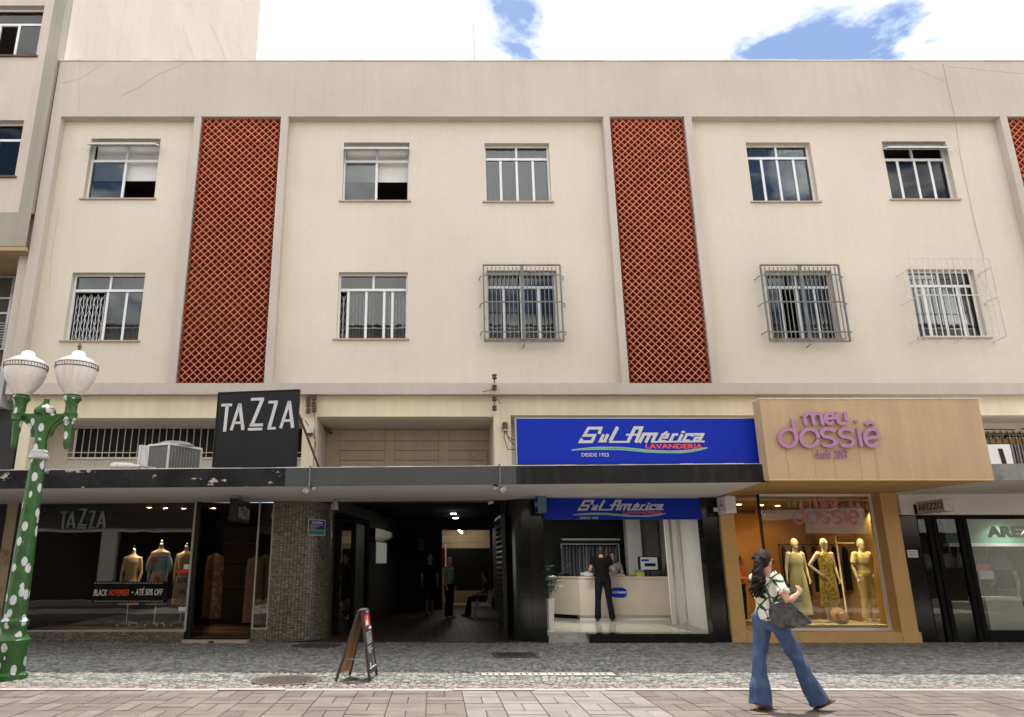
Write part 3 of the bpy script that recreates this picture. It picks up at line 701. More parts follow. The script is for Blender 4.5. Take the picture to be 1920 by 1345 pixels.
# left recess: barred strip window
Yl = 16.6; zb0, zb1 = PZ(857, Yl), PZ(801, Yl); xb0, xb1 = PX(130, 830, Yl), -2.95
lw = MB().holed(-8.9, -2.7, 2.9, ZT, Yl, Yl+.2, [(xb0, xb1, zb0, zb1)]).build('recess_wall', M['wall'], bld)
MB().box(xb0-.1, xb1+.1, Yl+.5, Yl+.55, 2.9, ZT).build('dark_room', M['dark'], bld)
b = MB(); n = 34
for i in range(n+1):
    x = xb0+(xb1-xb0)*i/n; b.bar((x,Yl-.02,zb0-.18),(x,Yl-.02,zb1+.04), .016)
for z in (zb0+.1, zb1-.01): b.bar((xb0,Yl-.03,z),(xb1,Yl-.03,z), .018)
b.build('window_bars', M['steel_w'], lw)
MB().box(xb0-.1, xb1, Yl-.06, Yl-.002, zb1+.02, zb1+.09).build('window_head', M['white_dirty'], lw)
MB().box(xb0-.04, xb1, Yl-.04, Yl-.002, zb0-.05, zb0-.01).build('sill', M['mezz'], lw)
# right recess: dark back with barred window by the grey canopy
Yr = 16.7
rw = MB().holed(1.66, 17.1, 2.9, ZT+.05, Yr, Yr+.2, [(11.4, 15.2, 3.15, 4.42)]).build('recess_wall', M['wall'], bld)
MB().box(11.2, 15.6, Yr+.9, Yr+.95, 2.9, ZT).build('dark_room', M['dark'], bld)
b = MB()
for i in range(27): b.bar((11.4+.148*i,Yr-.03,2.95),(11.4+.148*i,Yr-.03,4.45), .022)
for z in (3.3, 4.38): b.bar((11.35,Yr-.045,z),(15.3,Yr-.045,z), .022)
b.build('window_bars', M['rust'], rw)
MB().box(11.42, 15.18, Yr+.10, Yr+.105, 3.15, 4.42).build('pane', M['glass'], rw)
MB().lathe(0, 0, [(.10,0),(.10,3.6)], 12).xf(Matrix.Translation((11.5, Yr+.18, 4.24)) @ Matrix.Rotation(PI/2, 4, 'Y')).build('rolled_awning', mat('ochre_canvas', (.42,.27,.10), .8, .15, 4), rw, smooth=True)
for q in (12.2, 13.5): MB().bar((q,Yr-.05,4.5),(q+.35,YM-.1,4.3),.03).build('awning_bracket', M['rust'], rw)

# ---------------------------------------------------------------- canopy
def zc(x): return 2.80+(x+2.3)*0.0085          # soffit level, very slightly rising to the right
CY0 = 12.70
def slab(x0, x1, y0, y1, dz0, dz1):
    return [(x0,y0,zc(x0)+dz0),(x1,y0,zc(x1)+dz0),(x1,y1,zc(x1)+dz0),(x0,y1,zc(x0)+dz0),(x0,y0,zc(x0)+dz1),(x1,y0,zc(x1)+dz1),(x1,y1,zc(x1)+dz1),(x0,y1,zc(x0)+dz1)]
cp_ = slab(-14, 5.715, CY0+.11, 16.0, 0, .27); cp_[2] = (5.985, 16.0, cp_[2][2]); cp_[6] = (5.985, 16.0, cp_[6][2])
can = MB().hexa(cp_).build('canopy', M['soffit'], bld, label='long flat canopy over the sidewalk with white underside')
xa, xc = PX(535, 890, CY0), PX(968, 885, CY0)
for a, c, m, lb in ((-14, xa-.003, M['black_paint'], 'worn black canopy edge with flaking paint at left'), (xa, xc-.003, M['grey_paint'], 'grey painted canopy edge over the gallery'), (xc, 5.76, M['black_paint2'], 'faded black canopy edge under the blue sign')):
    MB().hexa(slab(a, c, CY0, CY0+.028, -.012, .30)).build('fascia', m, can, label=lb)
b = MB(); x = -14
while x < 5.7:
    w = RN.uniform(.15, .5); h = RN.uniform(.004, .016); p = slab(x, min(x+w, 5.7), CY0-.004, CY0+.05, .302, .304+h); b.hexa(p); x += w
b.build('cement_edge', M['white_dirty'], can)
MB().hexa(slab(-14, 5.70, CY0+.029, CY0+.108, .0, .27)).build('front_edge', M['soffit'], can)
MB().hexa(slab(-14, 5.68, CY0+.05, 15.7, .272, .29)).build('canopy_top', M['concrete'], can)
cp_ = slab(9.495, 17, CY0+.06, 16.0, 0, .25); cp_[3] = (9.735, 16.0, cp_[3][2]); cp_[7] = (9.735, 16.0, cp_[7][2])
can2 = MB().hexa(cp_).build('canopy', M['soffit'], bld, label='bare concrete canopy at the right edge')
MB().hexa(slab(9.505, 17, CY0+.02, CY0+.058, -.01, .27)).build('fascia', M['concrete'], can2)
# ================================================================ tall neighbour at the left
nb = thing('neighbour_building', 'tall beige building at the left with a bare side wall above the roof', 'building', (-15, 15.5, 0))
YN = 15.5; XN = -9.36
m_nb = mat('beige_pink_render', (0.54, 0.465, 0.405), 0.85, 0.06, 0.6, 0.12, 60, streak=0.08)
m_nb2 = mat('grey_green_render', (0.32, 0.295, 0.24), 0.85, 0.08, 0.8, 0.12, 60, streak=0.1)
m_side = mat('rough_pale_render', (0.57, 0.49, 0.43), 0.9, 0.05, 0.8, 0.5, 14, streak=0.05, fine=0.04)
zs = PZ(462, YN); zA0, zA1 = PZ(104, YN), PZ(10, YN); zB0, zB1 = PZ(330, YN), PZ(225, YN)
xA = PX(75, 60, YN); xB = PX(36, 280, YN)
hA = (xA-1.7, xA, zA0, zA1); hB = (xB-1.7, xB, zB0, zB1); hC = (xA-1.7, xA, zA0+3.5, zA1+3.5); hD = (xA-1.7, xA, zA0+7, zA1+7)
MB().holed(-22, -9.662, zs+.02, 45, YN, YN+.3, [hA, hB, hC, hD]).build('wall', m_nb, nb)
MB().box(-9.66, XN, YN-.004, YN+.3, zs+.862, 45).build('corner_band', m_nb2, nb)
MB().box(-22, XN, YN-.012, YN-.001, zs+.002, zs+.86).build('floor_edge', m_nb2, nb)
MB().box(-22, XN-.002, YN, 17.0, zs-.1, zs+.0).build('floor_slab', mat('tan_soffit', (.42,.30,.17), .85, .1), nb)
MB().box(XN-.3, XN-.001, YN+.31, 33, 5, 45).build('side_wall', m_side, nb)
b = MB()
for i in range(38):   # trowel drips and board marks running along the side wall
    y = RN.uniform(16.5, 32); z = 13.6+RN.uniform(.1, 16); l = RN.uniform(.5, 3.5)
    b.add([(XN+.004,y,z),(XN+.006,y+l,z+RN.uniform(-.02,.02)),(XN+.003,y+l,z+.02),(XN+.012,y,z+.022)], [(0,1,2,3)])
b.build('render_ridges', mat('ridge', (.56,.47,.40), .9, .1), nb, kind='stuff')
MB().box(-22, -9.8, 31, 33, 5, 45).build('rear_wall', m_nb, nb)
for h in (hA, hB, hC, hD):
    f = MB(); y0, y1 = YN+.16, YN+.21; a, c, z0, z1 = h; zt = z1-.3*(z1-z0); t = .05
    f.box(a,a+t,y0,y1,z0,z1); f.box(c-t,c,y0,y1,z0,z1); f.box(a+t,c-t,y0,y1,z1-t,z1); f.box(a+t,c-t,y0,y1,z0,z0+t); f.box(a+t,c-t,y0,y1,zt-.03,zt+.03)
    for q in (.33, .62): f.box(a+(c-a)*q-.03,a+(c-a)*q+.03,y0+.003,y1-.003,z0+t,zt-.03)
    w = f.build('window', M['alu'], nb)
    for q0, q1 in ((0,.33),(.62,1)): MB().box(a+(c-a)*q0+.02, a+(c-a)*q1-.02, y0+.02, y0+.026, z0+.03, zt).build('pane', M['glass'], w)
    MB().box(a+.02, c-.02, y0+.02, y0+.026, zt, z1-.02).build('pane', M['glass'], w)
    MB().box(a-.06, c+.05, YN-.05, YN+.15, z0-.05, z0-.002).build('sill', M['rust'], w)
    b = MB(); n = 50
    pts = [(a+(c-a)*(.62+.38*i/n), YN+.34+.03*math.sin(i*1.1)) for i in range(n+1)]
    for i in range(n): b.quad((pts[i][0],pts[i][1],z0-.1),(pts[i+1][0],pts[i+1][1],z0-.1),(pts[i+1][0],pts[i+1][1],z1),(pts[i][0],pts[i][1],z1))
    b.build('curtain', M['curtain'], w, smooth=True)
b = MB(); b.quad((-22,19,5),(XN,19,5),(XN,19,45),(-22,19,45))
for z in (9.3, 12.4, 16, 19.5): b.quad((-22,YN+.31,z),(-10,YN+.31,z),(-10,19,z),(-22,19,z))
b.build('interior_wall', M['room'], nb)
# recessed floor under the slab: grey glazing, a louvre and dark bays
Yn2 = 17.0
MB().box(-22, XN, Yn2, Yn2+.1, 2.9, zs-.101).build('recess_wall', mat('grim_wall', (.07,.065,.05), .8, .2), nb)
b = MB()
for z in (PZ(520,Yn2), PZ(560,Yn2), PZ(588,Yn2), PZ(655,Yn2), PZ(690,Yn2)): b.box(-14, XN-.02, Yn2-.05, Yn2-.002, z-.025, z+.025)
for x in (-10.4, -11.3, -12.4): b.box(x-.03, x+.03, Yn2-.045, Yn2-.003, PZ(655,Yn2), PZ(520,Yn2))
b.build('glazing_bars', M['alu_dark'], nb)
b = MB()
for i in range(9): b.bar((-12.5, Yn2-.25-.03*i, PZ(604+i*5,Yn2)), (-9.8+.02*i, Yn2-.25, PZ(614+i*5,Yn2)), .03, .012)
b.build('louvre', M['steel_w'], nb)
MB().box(-14, XN-.06, YN+.1, Yn2-.1, PZ(760,YN), PZ(695,YN)).build('balcony_front', mat('pale_grey_panel', (.38,.39,.40), .7, .1), nb)
MB().box(-14, -9.12, 15.9, 16.0, 0, PZ(762,YN)).build('dark_bay', M['dark'], nb)

# ================================================================ signs on the canopy
# charcoal sign with five tall letters
TZ = {'T': [([(0,0),(65,0)],16), ([(36,0),(20,155)],19)], 'A': [([(52,0),(0,155)],17), ([(52,0),(72,155)],19), ([(16,112),(66,112)],14)],
      'Z': [([(0,0),(78,0)],16), ([(70,0),(6,148)],20), ([(-8,150),(72,150)],16), ([(-18,174),(68,174)],15)],
      'z': [([(0,0),(56,0)],15), ([(48,0),(4,150)],19), ([(-6,152),(44,152)],14)]}
TZP = [('T',100,178),('A',160,172),('Z',280,150),('z',385,170),('A',458,168)]
def tazza_letters(b, mp, y0, y1):
    for ch, ox, oz in TZP:
        for pts, w in TZ[ch]:
            P = [mp(ox+x, oz+z) for x, z in pts]; sc = abs(mp(10, 0)[0]-mp(0, 0)[0])/10
            b.ribbon(P, w*sc, y0, y1)
ts = thing('shop_sign', 'square charcoal sign reading TAZZA in tall grey letters on the canopy', 'sign', (-3.2, 12.95, 3.1))
ty = 12.95
def skew(b):
    x0 = -3.2; b.v = [(v[0], v[1]-(v[0]-x0)*.16, v[2]) for v in b.v]; return b
tl, tr = -3.92, -2.42
skew(MB().box(tl, tr, ty, ty+.07, 3.12, 4.50)).build('sign_face', M['sign_black'], ts)
b = MB(); b.box(tl-.02, tl-.002, ty-.01, ty+.08, 3.12, 4.51); b.box(tr+.002, tr+.02, ty-.01, ty+.08, 3.12, 4.51); b.box(tl-.02, tr+.02, ty-.01, ty+.08, 4.505, 4.525)
skew(b).build('frame', M['black'], ts)
b = MB(); tazza_letters(b, lambda x, z: (lambda p: (p.x, p.z))(at(380+x/3.097, 700+z/3.097, ty)), ty-.012, ty-.001); skew(b).build('lettering', M['letter_grey'], ts)
MB().bar((tr-.1, ty+.1, 4.3), (tr+.28, 14.2, 3.12), .03).build('stay_rod', M['rust'], ts)

# blue laundry signs
SUL = [([(432,228),(458,155),(298,155),(243,248),(378,248),(338,330),(192,330),(214,288)],36), ([(492,234),(448,322),(530,322)],34), ([(548,232),(500,330)],36),
       ([(672,140),(578,318)],42), ([(560,332),(800,332)],24), ([(800,338),(893,152),(978,152),(905,342)],40), ([(780,240),(935,240)],24),
       ([(952,342),(1008,232),(1085,232),(1032,342)],38), ([(1082,232),(1165,232),(1118,326)],38), ([(1100,332),(1790,326)],22),
       ([(1235,275),(1305,275),(1322,236),(1252,236),(1205,322),(1290,322)],30), ([(1272,222),(1312,198)],22), ([(1392,236),(1345,326)],36), ([(1372,240),(1448,236)],30),
       ([(1502,234),(1455,326)],36), ([(1625,262),(1638,236),(1562,236),(1518,318),(1600,318)],32), ([(1660,236),(1765,236),(1722,322)],34), ([(1745,278),(1672,278),(1652,316),(1730,316)],28)]
SW = [(80,436),(200,420),(330,407),(420,401),(600,402),(720,404),(900,420),(1060,437),(1200,447),(1400,452),(1560,442),(1700,424),(1826,406)]
SW2 = [(1826,408),(1720,440),(1600,462),(1480,472),(1220,470),(1040,462),(900,448),(720,432),(400,428),(200,432),(80,438)]
def sul_sign(name, label, x0, x1, z0, z1, Y, zm, thick, green, parts):
    t = thing(name, label, 'sign', ((x0+x1)/2, Y, z0))
    MB().box(x0, x1, Y, Y+thick, z0, z1).build('sign_face', M['blue'], t)
    if parts:
        b = MB(); b.box(x0-.02, x0-.001, Y-.004, Y+thick, z0, z1+.02); b.box(x1+.001, x1+.02, Y-.004, Y+thick, z0, z1+.02); b.box(x0, x1, Y-.004, Y+thick, z1+.001, z1+.02)
        b.build('frame', M['alu_dark'], t)
    mp = lambda x, z: (lambda p: (p.x, p.z))(at(*zm(x, z), Y))
    sc = (mp(1000,0)[0]-mp(0,0)[0])/1000
    b = MB()
    for i, (pts, w) in enumerate(SUL): b.ribbon([mp(*p) for p in pts], w*sc, Y-.006-.0002*i, Y-.001)
    c = mp(1515, 205); b.prism(arc(c[0], c[1], 26*sc, 16*sc, 0, 345, 16), Y-.006, Y-.001)
    b.build('script_lettering', M['silver'], t)
    p, q = mp(1032, 418), mp(1762, 358)
    MB().text('LAVANDERIA', p[0], q[0], p[1], q[1], Y-.006, .005, bold=.025).build('lavanderia_lettering', M['orange_print'], t)
    p, q = mp(210, 521), mp(556, 474)
    MB().text('DESDE 1923', p[0], q[0], p[1], q[1], Y-.006, .005, bold=.008).build('desde_lettering', M['silver'], t)
    MB().prism([mp(*k) for k in SW2[::-1]][::1]+[mp(*k) for k in SW[::-1]], Y-.006, Y-.001).build('swoosh', M[green], t)
    b = MB(); b.ribbon([mp(k[0], k[1]-3) for k in SW], 5*sc, Y-.007, Y-.0015)
    b.ribbon([mp(k[0], k[1]+3) for k in SW2], 4*sc, Y-.0072, Y-.0016); b.build('swoosh_edge', M['silver'], t)
    return t
sul_sign('laundry_sign', 'wide blue Sul América Lavanderia sign standing on the canopy', 1.47, 5.79, 3.19, 3.995, 12.86, lambda x, z: (1060+x/6.857, 780+z/6.857), .12, 'green_print', True)
l2 = sul_sign('laundry_sign', 'lower blue Sul América Lavanderia sign under the canopy over the laundry opening', 2.28, 5.56, 2.40, zc(2.3)-.004, 15.56, lambda x, z: (980+(410+(x-175)*.3932)/3.955, 900+(148+(z-135)*.365)/3.955), .06, 'green_print2', False)
MB().box(3.92, 3.925, 15.552, 15.559, 2.40, zc(2.3)-.005).build('panel_joint', M['black'], l2)

# tan false front with raised pink letters
BX0, BX1, BY, BZ0, BZ1 = 5.68, 9.49, 12.50, 2.865, 4.27
ds = thing('boutique_front', 'tan rendered boutique front with a big box sign reading meu dossiê', 'shopfront', (7.7, 15.6, 0))
MB().box(BX0, BX1, BY, BY+.29, BZ0+.03, BZ1).build('fascia_box', M['tan'], ds)
MB().box(BX0-.008, BX1+.008, BY-.012, BY+.30, BZ1+.001, BZ1+.018).build('fascia_coping', M['white_dirty'], ds)
MB().hexa([(BX0,BY+.002,BZ0),(BX1,BY+.002,BZ0),(9.72,16.1,BZ0+.10),(5.96,16.1,BZ0+.10),(BX0,BY+.002,BZ0+.029),(BX1,BY+.002,BZ0+.029),(9.72,16.1,BZ0+.13),(5.96,16.1,BZ0+.13)]).build('soffit', M['tan_smooth'], ds)
def dossie(b, mp, y0, y1, w):
    sc = (mp(1000,0)[0]-mp(0,0)[0])/1000
    def st(pts, closed=False): b.ribbon([mp(*p) for p in pts], w*sc, y0-.0003*len(b.f)/100, y1, closed=closed, round_ends=not closed)
    def A(cx, cz, rx, rz, a0, a1, n=22): return [(cx+rx*math.cos(math.radians(a0+(a1-a0)*i/n)), cz-rz*math.sin(math.radians(a0+(a1-a0)*i/n))) for i in range(n+1)]
    st([(580,300),(570,232)]+A(610,232,40,38,180,20,10)+[(652,250),(664,300)]); st([(650,238)]+A(695,232,42,38,160,15,10)+[(740,250),(752,300)])
    st([(782,250),(850,240)]); st(A(820,245,44,50,0,315,20)); st([(892,190),(900,250)]+A(945,255,44,42,180,350,12)+[(985,262),(978,188)])
    st(A(405,440,86,86,0,345,30)); st([(450,262),(462,330),(484,440),(488,470)]); st(A(618,440,88,86,0,345,30))
    S_ = lambda ox: [(ox+128,368),(ox+95,352),(ox+45,352),(ox+12,372),(ox+8,398),(ox+32,425),(ox+100,440),(ox+140,460),(ox+150,488),(ox+128,515),(ox+80,522),(ox+30,512)]
    st(S_(728)); st(S_(912)); st([(1108,350),(1122,430),(1138,515)]); st([(1088,272),(1092,276)])
    st([(1182,448),(1300,432)]); st(A(1245,437,72,84,5,310,26)); st([(1190,300),(1222,275),(1262,300)])
b = MB(); zmp = lambda x, z: (lambda p: (p.x, p.z))(at(1400+x/5.38, 740+z/5.38, BY))
dossie(b, zmp, BY-.065, BY-.012, 34); b.build('raised_lettering', M['pink'], ds, label='raised pink letters reading meu dossiê')
for w_, xa_, xb_, nm_ in (('desde', 690, 838, 'desde_lettering'), ('2013', 880, 1005, 'year_lettering')):
    b = MB(); p, q = zmp(xa_, 642), zmp(xb_, 556); b.text(w_, p[0], q[0], p[1], q[1], BY-.03, .02, shear=.18, bold=.004, spacing=.9); b.build(nm_, M['pink'], ds)
b = MB()
for x, z0, z1 in ((390,545,840),(655,545,850),(1120,545,860),(1285,545,870),(870,640,840),(720,320,330)):
    p, q = zmp(x, z0), zmp(x+(z1-z0)*.16, z1); b.ribbon([p, ((p[0]+q[0])/2+.004, (p[1]+q[1])/2), q], .007, BY-.0025, BY+.001)
b.build('rain_streak', mat('rain_stain', (.40,.245,.12), .9, .1), ds)
# columns, plinth, glazing
MB().box(5.97, 6.26, 15.60, 16.08, 0.0, BZ0+.085).build('column', M['tan_smooth'], ds)
MB().box(9.37, 9.70, 15.60, 16.08, 0.0, BZ0+.085).build('column', M['tan_smooth'], ds)
MB().box(6.262, 9.368, 15.585, 16.0, 0.0, 0.20).build('plinth', M['tan_smooth'], ds)
MB().box(9.355, 9.73, 15.57, 15.599, 0.0, 0.20).build('column_base', M['tan_smooth'], ds)
YG = 15.93
f = MB(); f.box(9.31, 9.365, YG-.02, YG+.03, .24, BZ0+.09); f.box(6.98, 9.31, YG-.02, YG+.03, BZ0+.04, BZ0+.09); f.box(6.98, 9.365, YG-.05, YG+.03, .202, .25)
f.build('window_frame', M['white'], ds)
MB().box(6.985, 9.31, YG, YG+.008, .25, BZ0+.04).build('pane', M['shopglass'], ds)
MB().box(6.93, 6.975, YG-.01, YG+.04, .20, BZ0+.09).build('door_post', M['black'], ds)
b = MB(); dossie(b, lambda x, z: (lambda p: (p.x, p.z))(at(1486+(x-305)*.1224, 935+(z-180)*.1324, YG)), YG-.004, YG-.001, 30)
b.build('window_lettering', M['pink_vinyl'], ds, label='pink meu dossiê lettering stuck on the shop window')
b = MB(); p, q = at(1385, 962, YG), at(1467, 953, YG); W_ = q.x-p.x      # dark brush script, too blurred to read
for i, (u0, u1) in enumerate(((0,.50),(.56,.60),(.66,.97))):
    P = [(p.x+W_*(u0+(u1-u0)*k/24), p.z+.05+.028*math.sin(k*2.2+i)+(.03 if k % 7 == 3 else 0)) for k in range(25)]
    b.ribbon(P, .035, YG+.25, YG+.27)
b.build('interior_lettering', mat('maroon', (.11,.015,.03), .5), ds)

# small perpendicular signs
RX = Matrix(((0,1,0,0),(-1,0,0,0),(0,0,1,0),(0,0,0,1)))     # face towards -x
RXp = Matrix(((0,-1,0,0),(1,0,0,0),(0,0,1,0),(0,0,0,1)))    # face towards +x
bs = thing('bracket_sign', 'small white projecting box sign with a purple triangle beside the tan column', 'sign', (6.08, 15.3, 2.5))
c0, c1 = at(1372, 962, 15.15), at(1378, 930, 15.15)
MB().box(c1.x-.21, c1.x, 15.15, 15.58, c0.z, c1.z).build('sign_box', M['white'], bs)
b = MB(); zc_ = (c0.z+c1.z)/2; b.ribbon([(-.13,-.08),(.13,-.10),(0,.12)], .012, -.004, 0, closed=True); b.ribbon([(-.05,0),(.05,0)], .06, -.004, 0)
b.xf(Matrix.Translation((c1.x-.211, 15.36, zc_)) @ RX).build('purple_emblem', mat('violet', (.22,.12,.40), .5), bs)
MB().box(c1.x-.30, c1.x-.22, 15.55, 15.6, c0.z+.06, c0.z+.14).build('switch_box', M['white'], bs)
az = thing('bracket_sign', 'small projecting AREZZO box sign on the white lintel', 'sign', (10.0, 15.1, 2.5))
a0 = at(1771, 958, 14.6); a1 = at(1771, 935, 14.6); sx = a0.x
MB().box(sx, sx+.19, 14.6, 15.42, a0.z, a1.z).build('sign_box', mat('taupe_sign', (.46,.40,.33), .5, .08), az)
MB().box(sx+.006, sx+.17, 14.596, 14.599, a0.z+.008, a1.z-.008).build('end_cap', M['alu_dark'], az)
b = MB(); b.text('AREZZO', -.37, .37, a0.z+.055, a1.z-.05, -.004, .003, bold=.012); b.xf(Matrix.Translation((sx, 15.0, 0)) @ RX).build('lettering', M['black'], az)
b = MB(); b.bar((sx+.09,15.42,a0.z+.1),(sx+.09,15.56,a0.z+.1),.03); b.box(sx+.02, sx+.16, 15.53, 15.549, a0.z+.0, a0.z+.2); b.build('bracket', M['black'], az)
th = thing('hanging_sign', 'black box sign with TAZZA letters hung under the canopy over the door', 'sign', (-3.8, 14.8, 2.35))
h0 = at(443, 976, 14.25); h1 = at(443, 934, 14.25); hx = h0.x
MB().box(hx-.15, hx, 14.25, 15.25, h0.z, h1.z).build('sign_box', M['black'], th)
b = MB(); hm = lambda x, z: ((x-315)*.0019, h0.z+.29-(z-150)*.00125)
tazza_letters(b, hm, -.004, 0); b.xf(Matrix.Translation((hx, 14.78, 0)) @ RXp).build('lettering', mat('dim_letters', (.55,.54,.52), .5), th)
b = MB()
for y in (14.45, 15.05): b.tube([(hx-.07,y,h1.z),(hx-.07,y,zc(hx))], .008, 6)
b.build('hanger_rod', M['alu_dark'], th)
lb = thing('bracket_sign', 'small blue projecting light box at the left end of the lower laundry sign', 'sign', (2.3, 15.2, 2.45))
q0, q1 = at(1009, 960, 15.05), at(1024, 929, 15.05)
MB().box(q0.x, q1.x, 15.05, 15.5, q0.z, q1.z).build('sign_box', mat('teal_grey', (.10,.17,.22), .4, .1), lb)
MB().box(q0.x-.006, q0.x-.001, 15.06, 15.49, q0.z+.01, q1.z-.01).build('sign_face', M['blue'], lb)
b = MB(); b.text('Sul América', -.18, .18, q0.z+.12, q0.z+.24, -.003, .002, bold=.02); b.xf(Matrix.Translation((q0.x-.006, 15.28, 0)) @ RX).build('lettering', M['silver'], lb)
MB().tube([((q0.x+q1.x)/2,15.3,q1.z),((q0.x+q1.x)/2,15.3,zc(2.3))], .012, 6).build('hanger_rod', M['alu_dark'], lb)
# ================================================================ left shop (dark glass, mosaic)
tz = thing('dress_shopfront', 'dark glass dress shop front with mosaic plinth and curved mosaic corner', 'shopfront', (-6, YS, 0))
def tiles(b, p0, p1, z0, z1, nrm, tw=.041, thh=.031):     # little glazed tiles on a vertical strip p0-p1
    p0 = Vector(p0); p1 = Vector(p1); L = (p1-p0).length; n = max(1, int(L/tw)); d = (p1-p0)/n; r = max(1, int((z1-z0)/thh)); h = (z1-z0)/r; nv = Vector(nrm)
    for i in range(n):
        for j in range(r):
            a = p0+d*(i+.07); c = p0+d*(i+.93); za, zb = z0+h*(j+.1), z0+h*(j+.9)
            o = [nv*(.004+RN.uniform(-.0009,.0009)) for _ in range(4)]
            vs = [Vector((a.x,a.y,za))+o[0], Vector((c.x,c.y,za))+o[1], Vector((c.x,c.y,zb))+o[2], Vector((a.x,a.y,zb))+o[3]]
            k = RN.choice((0,0,1,1,2,3)); b.add(vs, [(0,1,2,3)], k)
MB().box(-8.98, -8.76, 15.72, 16.0, 0, 2.76).build('pilaster', worn(mat('stained_beige', (.46,.36,.24), .85, .1), (.25,.17,.09), 3, .5, .7), tz)
MB().box(-8.758, -8.47, 15.74, 16.0, 0, 2.76).build('side_wall', M['grout'], tz)
pl = MB().box(-8.468, -5.03, 15.72, 15.98, 0.0, .195).build('plinth', M['grout'], tz)
b = MB(); tiles(b, (-8.468,15.72,0), (-5.03,15.72,0), 0, .195, (0,-1,0)); b.build('mosaic_tiles', M['mosaic'], pl, kind='stuff')
f = MB(); f.box(-8.46, -5.0, 15.70, 15.82, .197, .225); f.box(-5.045, -5.0, 15.73, 15.79, .226, zc(-5)-.005); f.build('window_frame', mat('dull_aluminium', (.45,.42,.36), .4, .1), tz)
xs_ = PX(232, 1100, 15.76)
MB().box(-8.46, xs_-.003, 15.756, 15.764, .226, zc(-8)-.004).build('pane', M['shopglass'], tz)
MB().box(xs_+.003, -5.046, 15.756, 15.764, .226, zc(-7)-.004).build('pane', M['shopglass'], tz)
MB().box(-4.995, -4.90, 15.72, 15.85, .0, zc(-5)-.004).build('door_post', M['black'], tz)
MB().box(-4.895, -4.885, 15.86, 17.0, .06, 2.7).build('open_door_leaf', M['shopglass'], tz)
MB().box(-5.0, -3.69, 15.50, 15.72, 0.0, .055).build('door_step', mat('cream_stone_step', (.46,.38,.29), .7, .1, 4), tz)
MB().box(-4.45, -4.35, 15.496, 15.499, .005, .04).build('vent_slot', M['black'], tz)
pl2 = MB().box(-3.685, -3.36, 15.72, 15.98, 0.0, .24).build('plinth', M['grout'], tz)
b = MB(); tiles(b, (-3.685,15.72,0), (-3.36,15.72,0), 0, .24, (0,-1,0)); b.build('mosaic_tiles', M['mosaic'], pl2, kind='stuff')
f = MB(); f.box(-3.685, -3.36, 15.70, 15.80, .242, .27); f.box(-3.685, -3.655, 15.73, 15.79, .271, 2.77); f.box(-3.388, -3.36, 15.73, 15.79, .271, 2.77); f.build('window_frame', mat('dull_aluminium2', (.45,.42,.36), .4, .1), tz)
MB().box(-3.654, -3.389, 15.756, 15.764, .271, 2.77).build('pane', M['shopglass'], tz)
CR, CXc, CYc = .95, -3.2, 16.67
prof = [(-3.355, 15.72)]+[(CXc+CR*math.sin(a), CYc-CR*math.cos(a)) for a in [i*PI/2/20 for i in range(21)]]+[(-2.25, 17.4)]
b = MB()
for i in range(len(prof)-1):
    a, c = prof[i], prof[i+1]; b.quad((a[0],a[1],0),(c[0],c[1],0),(c[0],c[1],2.82),(a[0],a[1],2.82))
mc = b.build('curved_wall', M['grout'], tz, label='rounded corner wall of small brown mosaic tiles')
b = MB()
for i in range(len(prof)-1):
    a, c = prof[i], prof[i+1]; d = Vector((c[0]-a[0], c[1]-a[1], 0)).normalized(); tiles(b, (a[0],a[1],0), (c[0],c[1],0), 0.0, 2.79, (d.y,-d.x,0), tw=.0395)
b.build('mosaic_tiles', M['mosaic'], mc, kind='stuff')
# street plate on the curve
ph = math.radians(47); gp = Vector((CXc+(CR+.012)*math.sin(ph), CYc-(CR+.012)*math.cos(ph), 0)); gz0, gz1 = PZ(1004, gp.y), PZ(974, gp.y)
RG = Matrix.Translation((gp.x, gp.y, 0)) @ Matrix.Rotation(ph, 4, 'Z')
gl = thing('wall_plate', 'small blue and green GALERIA plate on the mosaic corner', 'sign', (gp.x, gp.y, gz0))
MB().box(-.23, .23, -.012, -.002, gz0, gz1).xf(RG).build('plate', M['white'], gl)
hz = gz1-gz0
MB().box(-.212, .212, -.015, -.013, gz0+hz*.36, gz1-.016).xf(RG).build('blue_field', mat('plate_blue', (.03,.03,.26), .4), gl)
MB().box(-.212, .212, -.015, -.013, gz0+.016, gz0+hz*.33).xf(RG).build('green_field', mat('plate_green', (.03,.30,.14), .4), gl)
MB().text('GALERIA', -.14, .16, gz1-hz*.26, gz1-hz*.12, -.018, .002, bold=.03).xf(RG).build('lettering', M['white'], gl)
b = MB()
for k in range(3): b.box(-.18, .16-.1*k, -.0175, -.0155, gz1-hz*(.37+.1*k), gz1-hz*(.33+.1*k))
b.xf(RG).build('small_print', M['silver'], gl)

# shop interior
def shell(name, x0, x1, y0, y1, z0, z1, mw, mf, mc_, parent, xr=None):
    xr = x1 if xr is None else xr
    b = MB(); b.quad((x0,y0,z0),(x1,y0,z0),(xr,y1,z0),(x0,y1,z0),1); b.quad((x0,y0,z1),(x0,y1,z1),(xr,y1,z1),(x1,y0,z1),2)
    b.quad((x0,y1,z0),(xr,y1,z0),(xr,y1,z1),(x0,y1,z1)); b.quad((x0,y0,z0),(x0,y1,z0),(x0,y1,z1),(x0,y0,z1)); b.quad((x1,y0,z0),(x1,y0,z1),(xr,y1,z1),(xr,y1,z0))
    return b.build(name, [mw, mf, mc_], parent)
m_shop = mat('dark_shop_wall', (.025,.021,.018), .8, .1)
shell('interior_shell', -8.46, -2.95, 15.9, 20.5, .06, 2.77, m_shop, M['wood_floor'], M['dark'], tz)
MB().box(-8.46, -5.05, 15.99, 17.2, .062, .20).build('display_floor', mat('display_floor', (.16,.135,.10), .35, .1), tz)
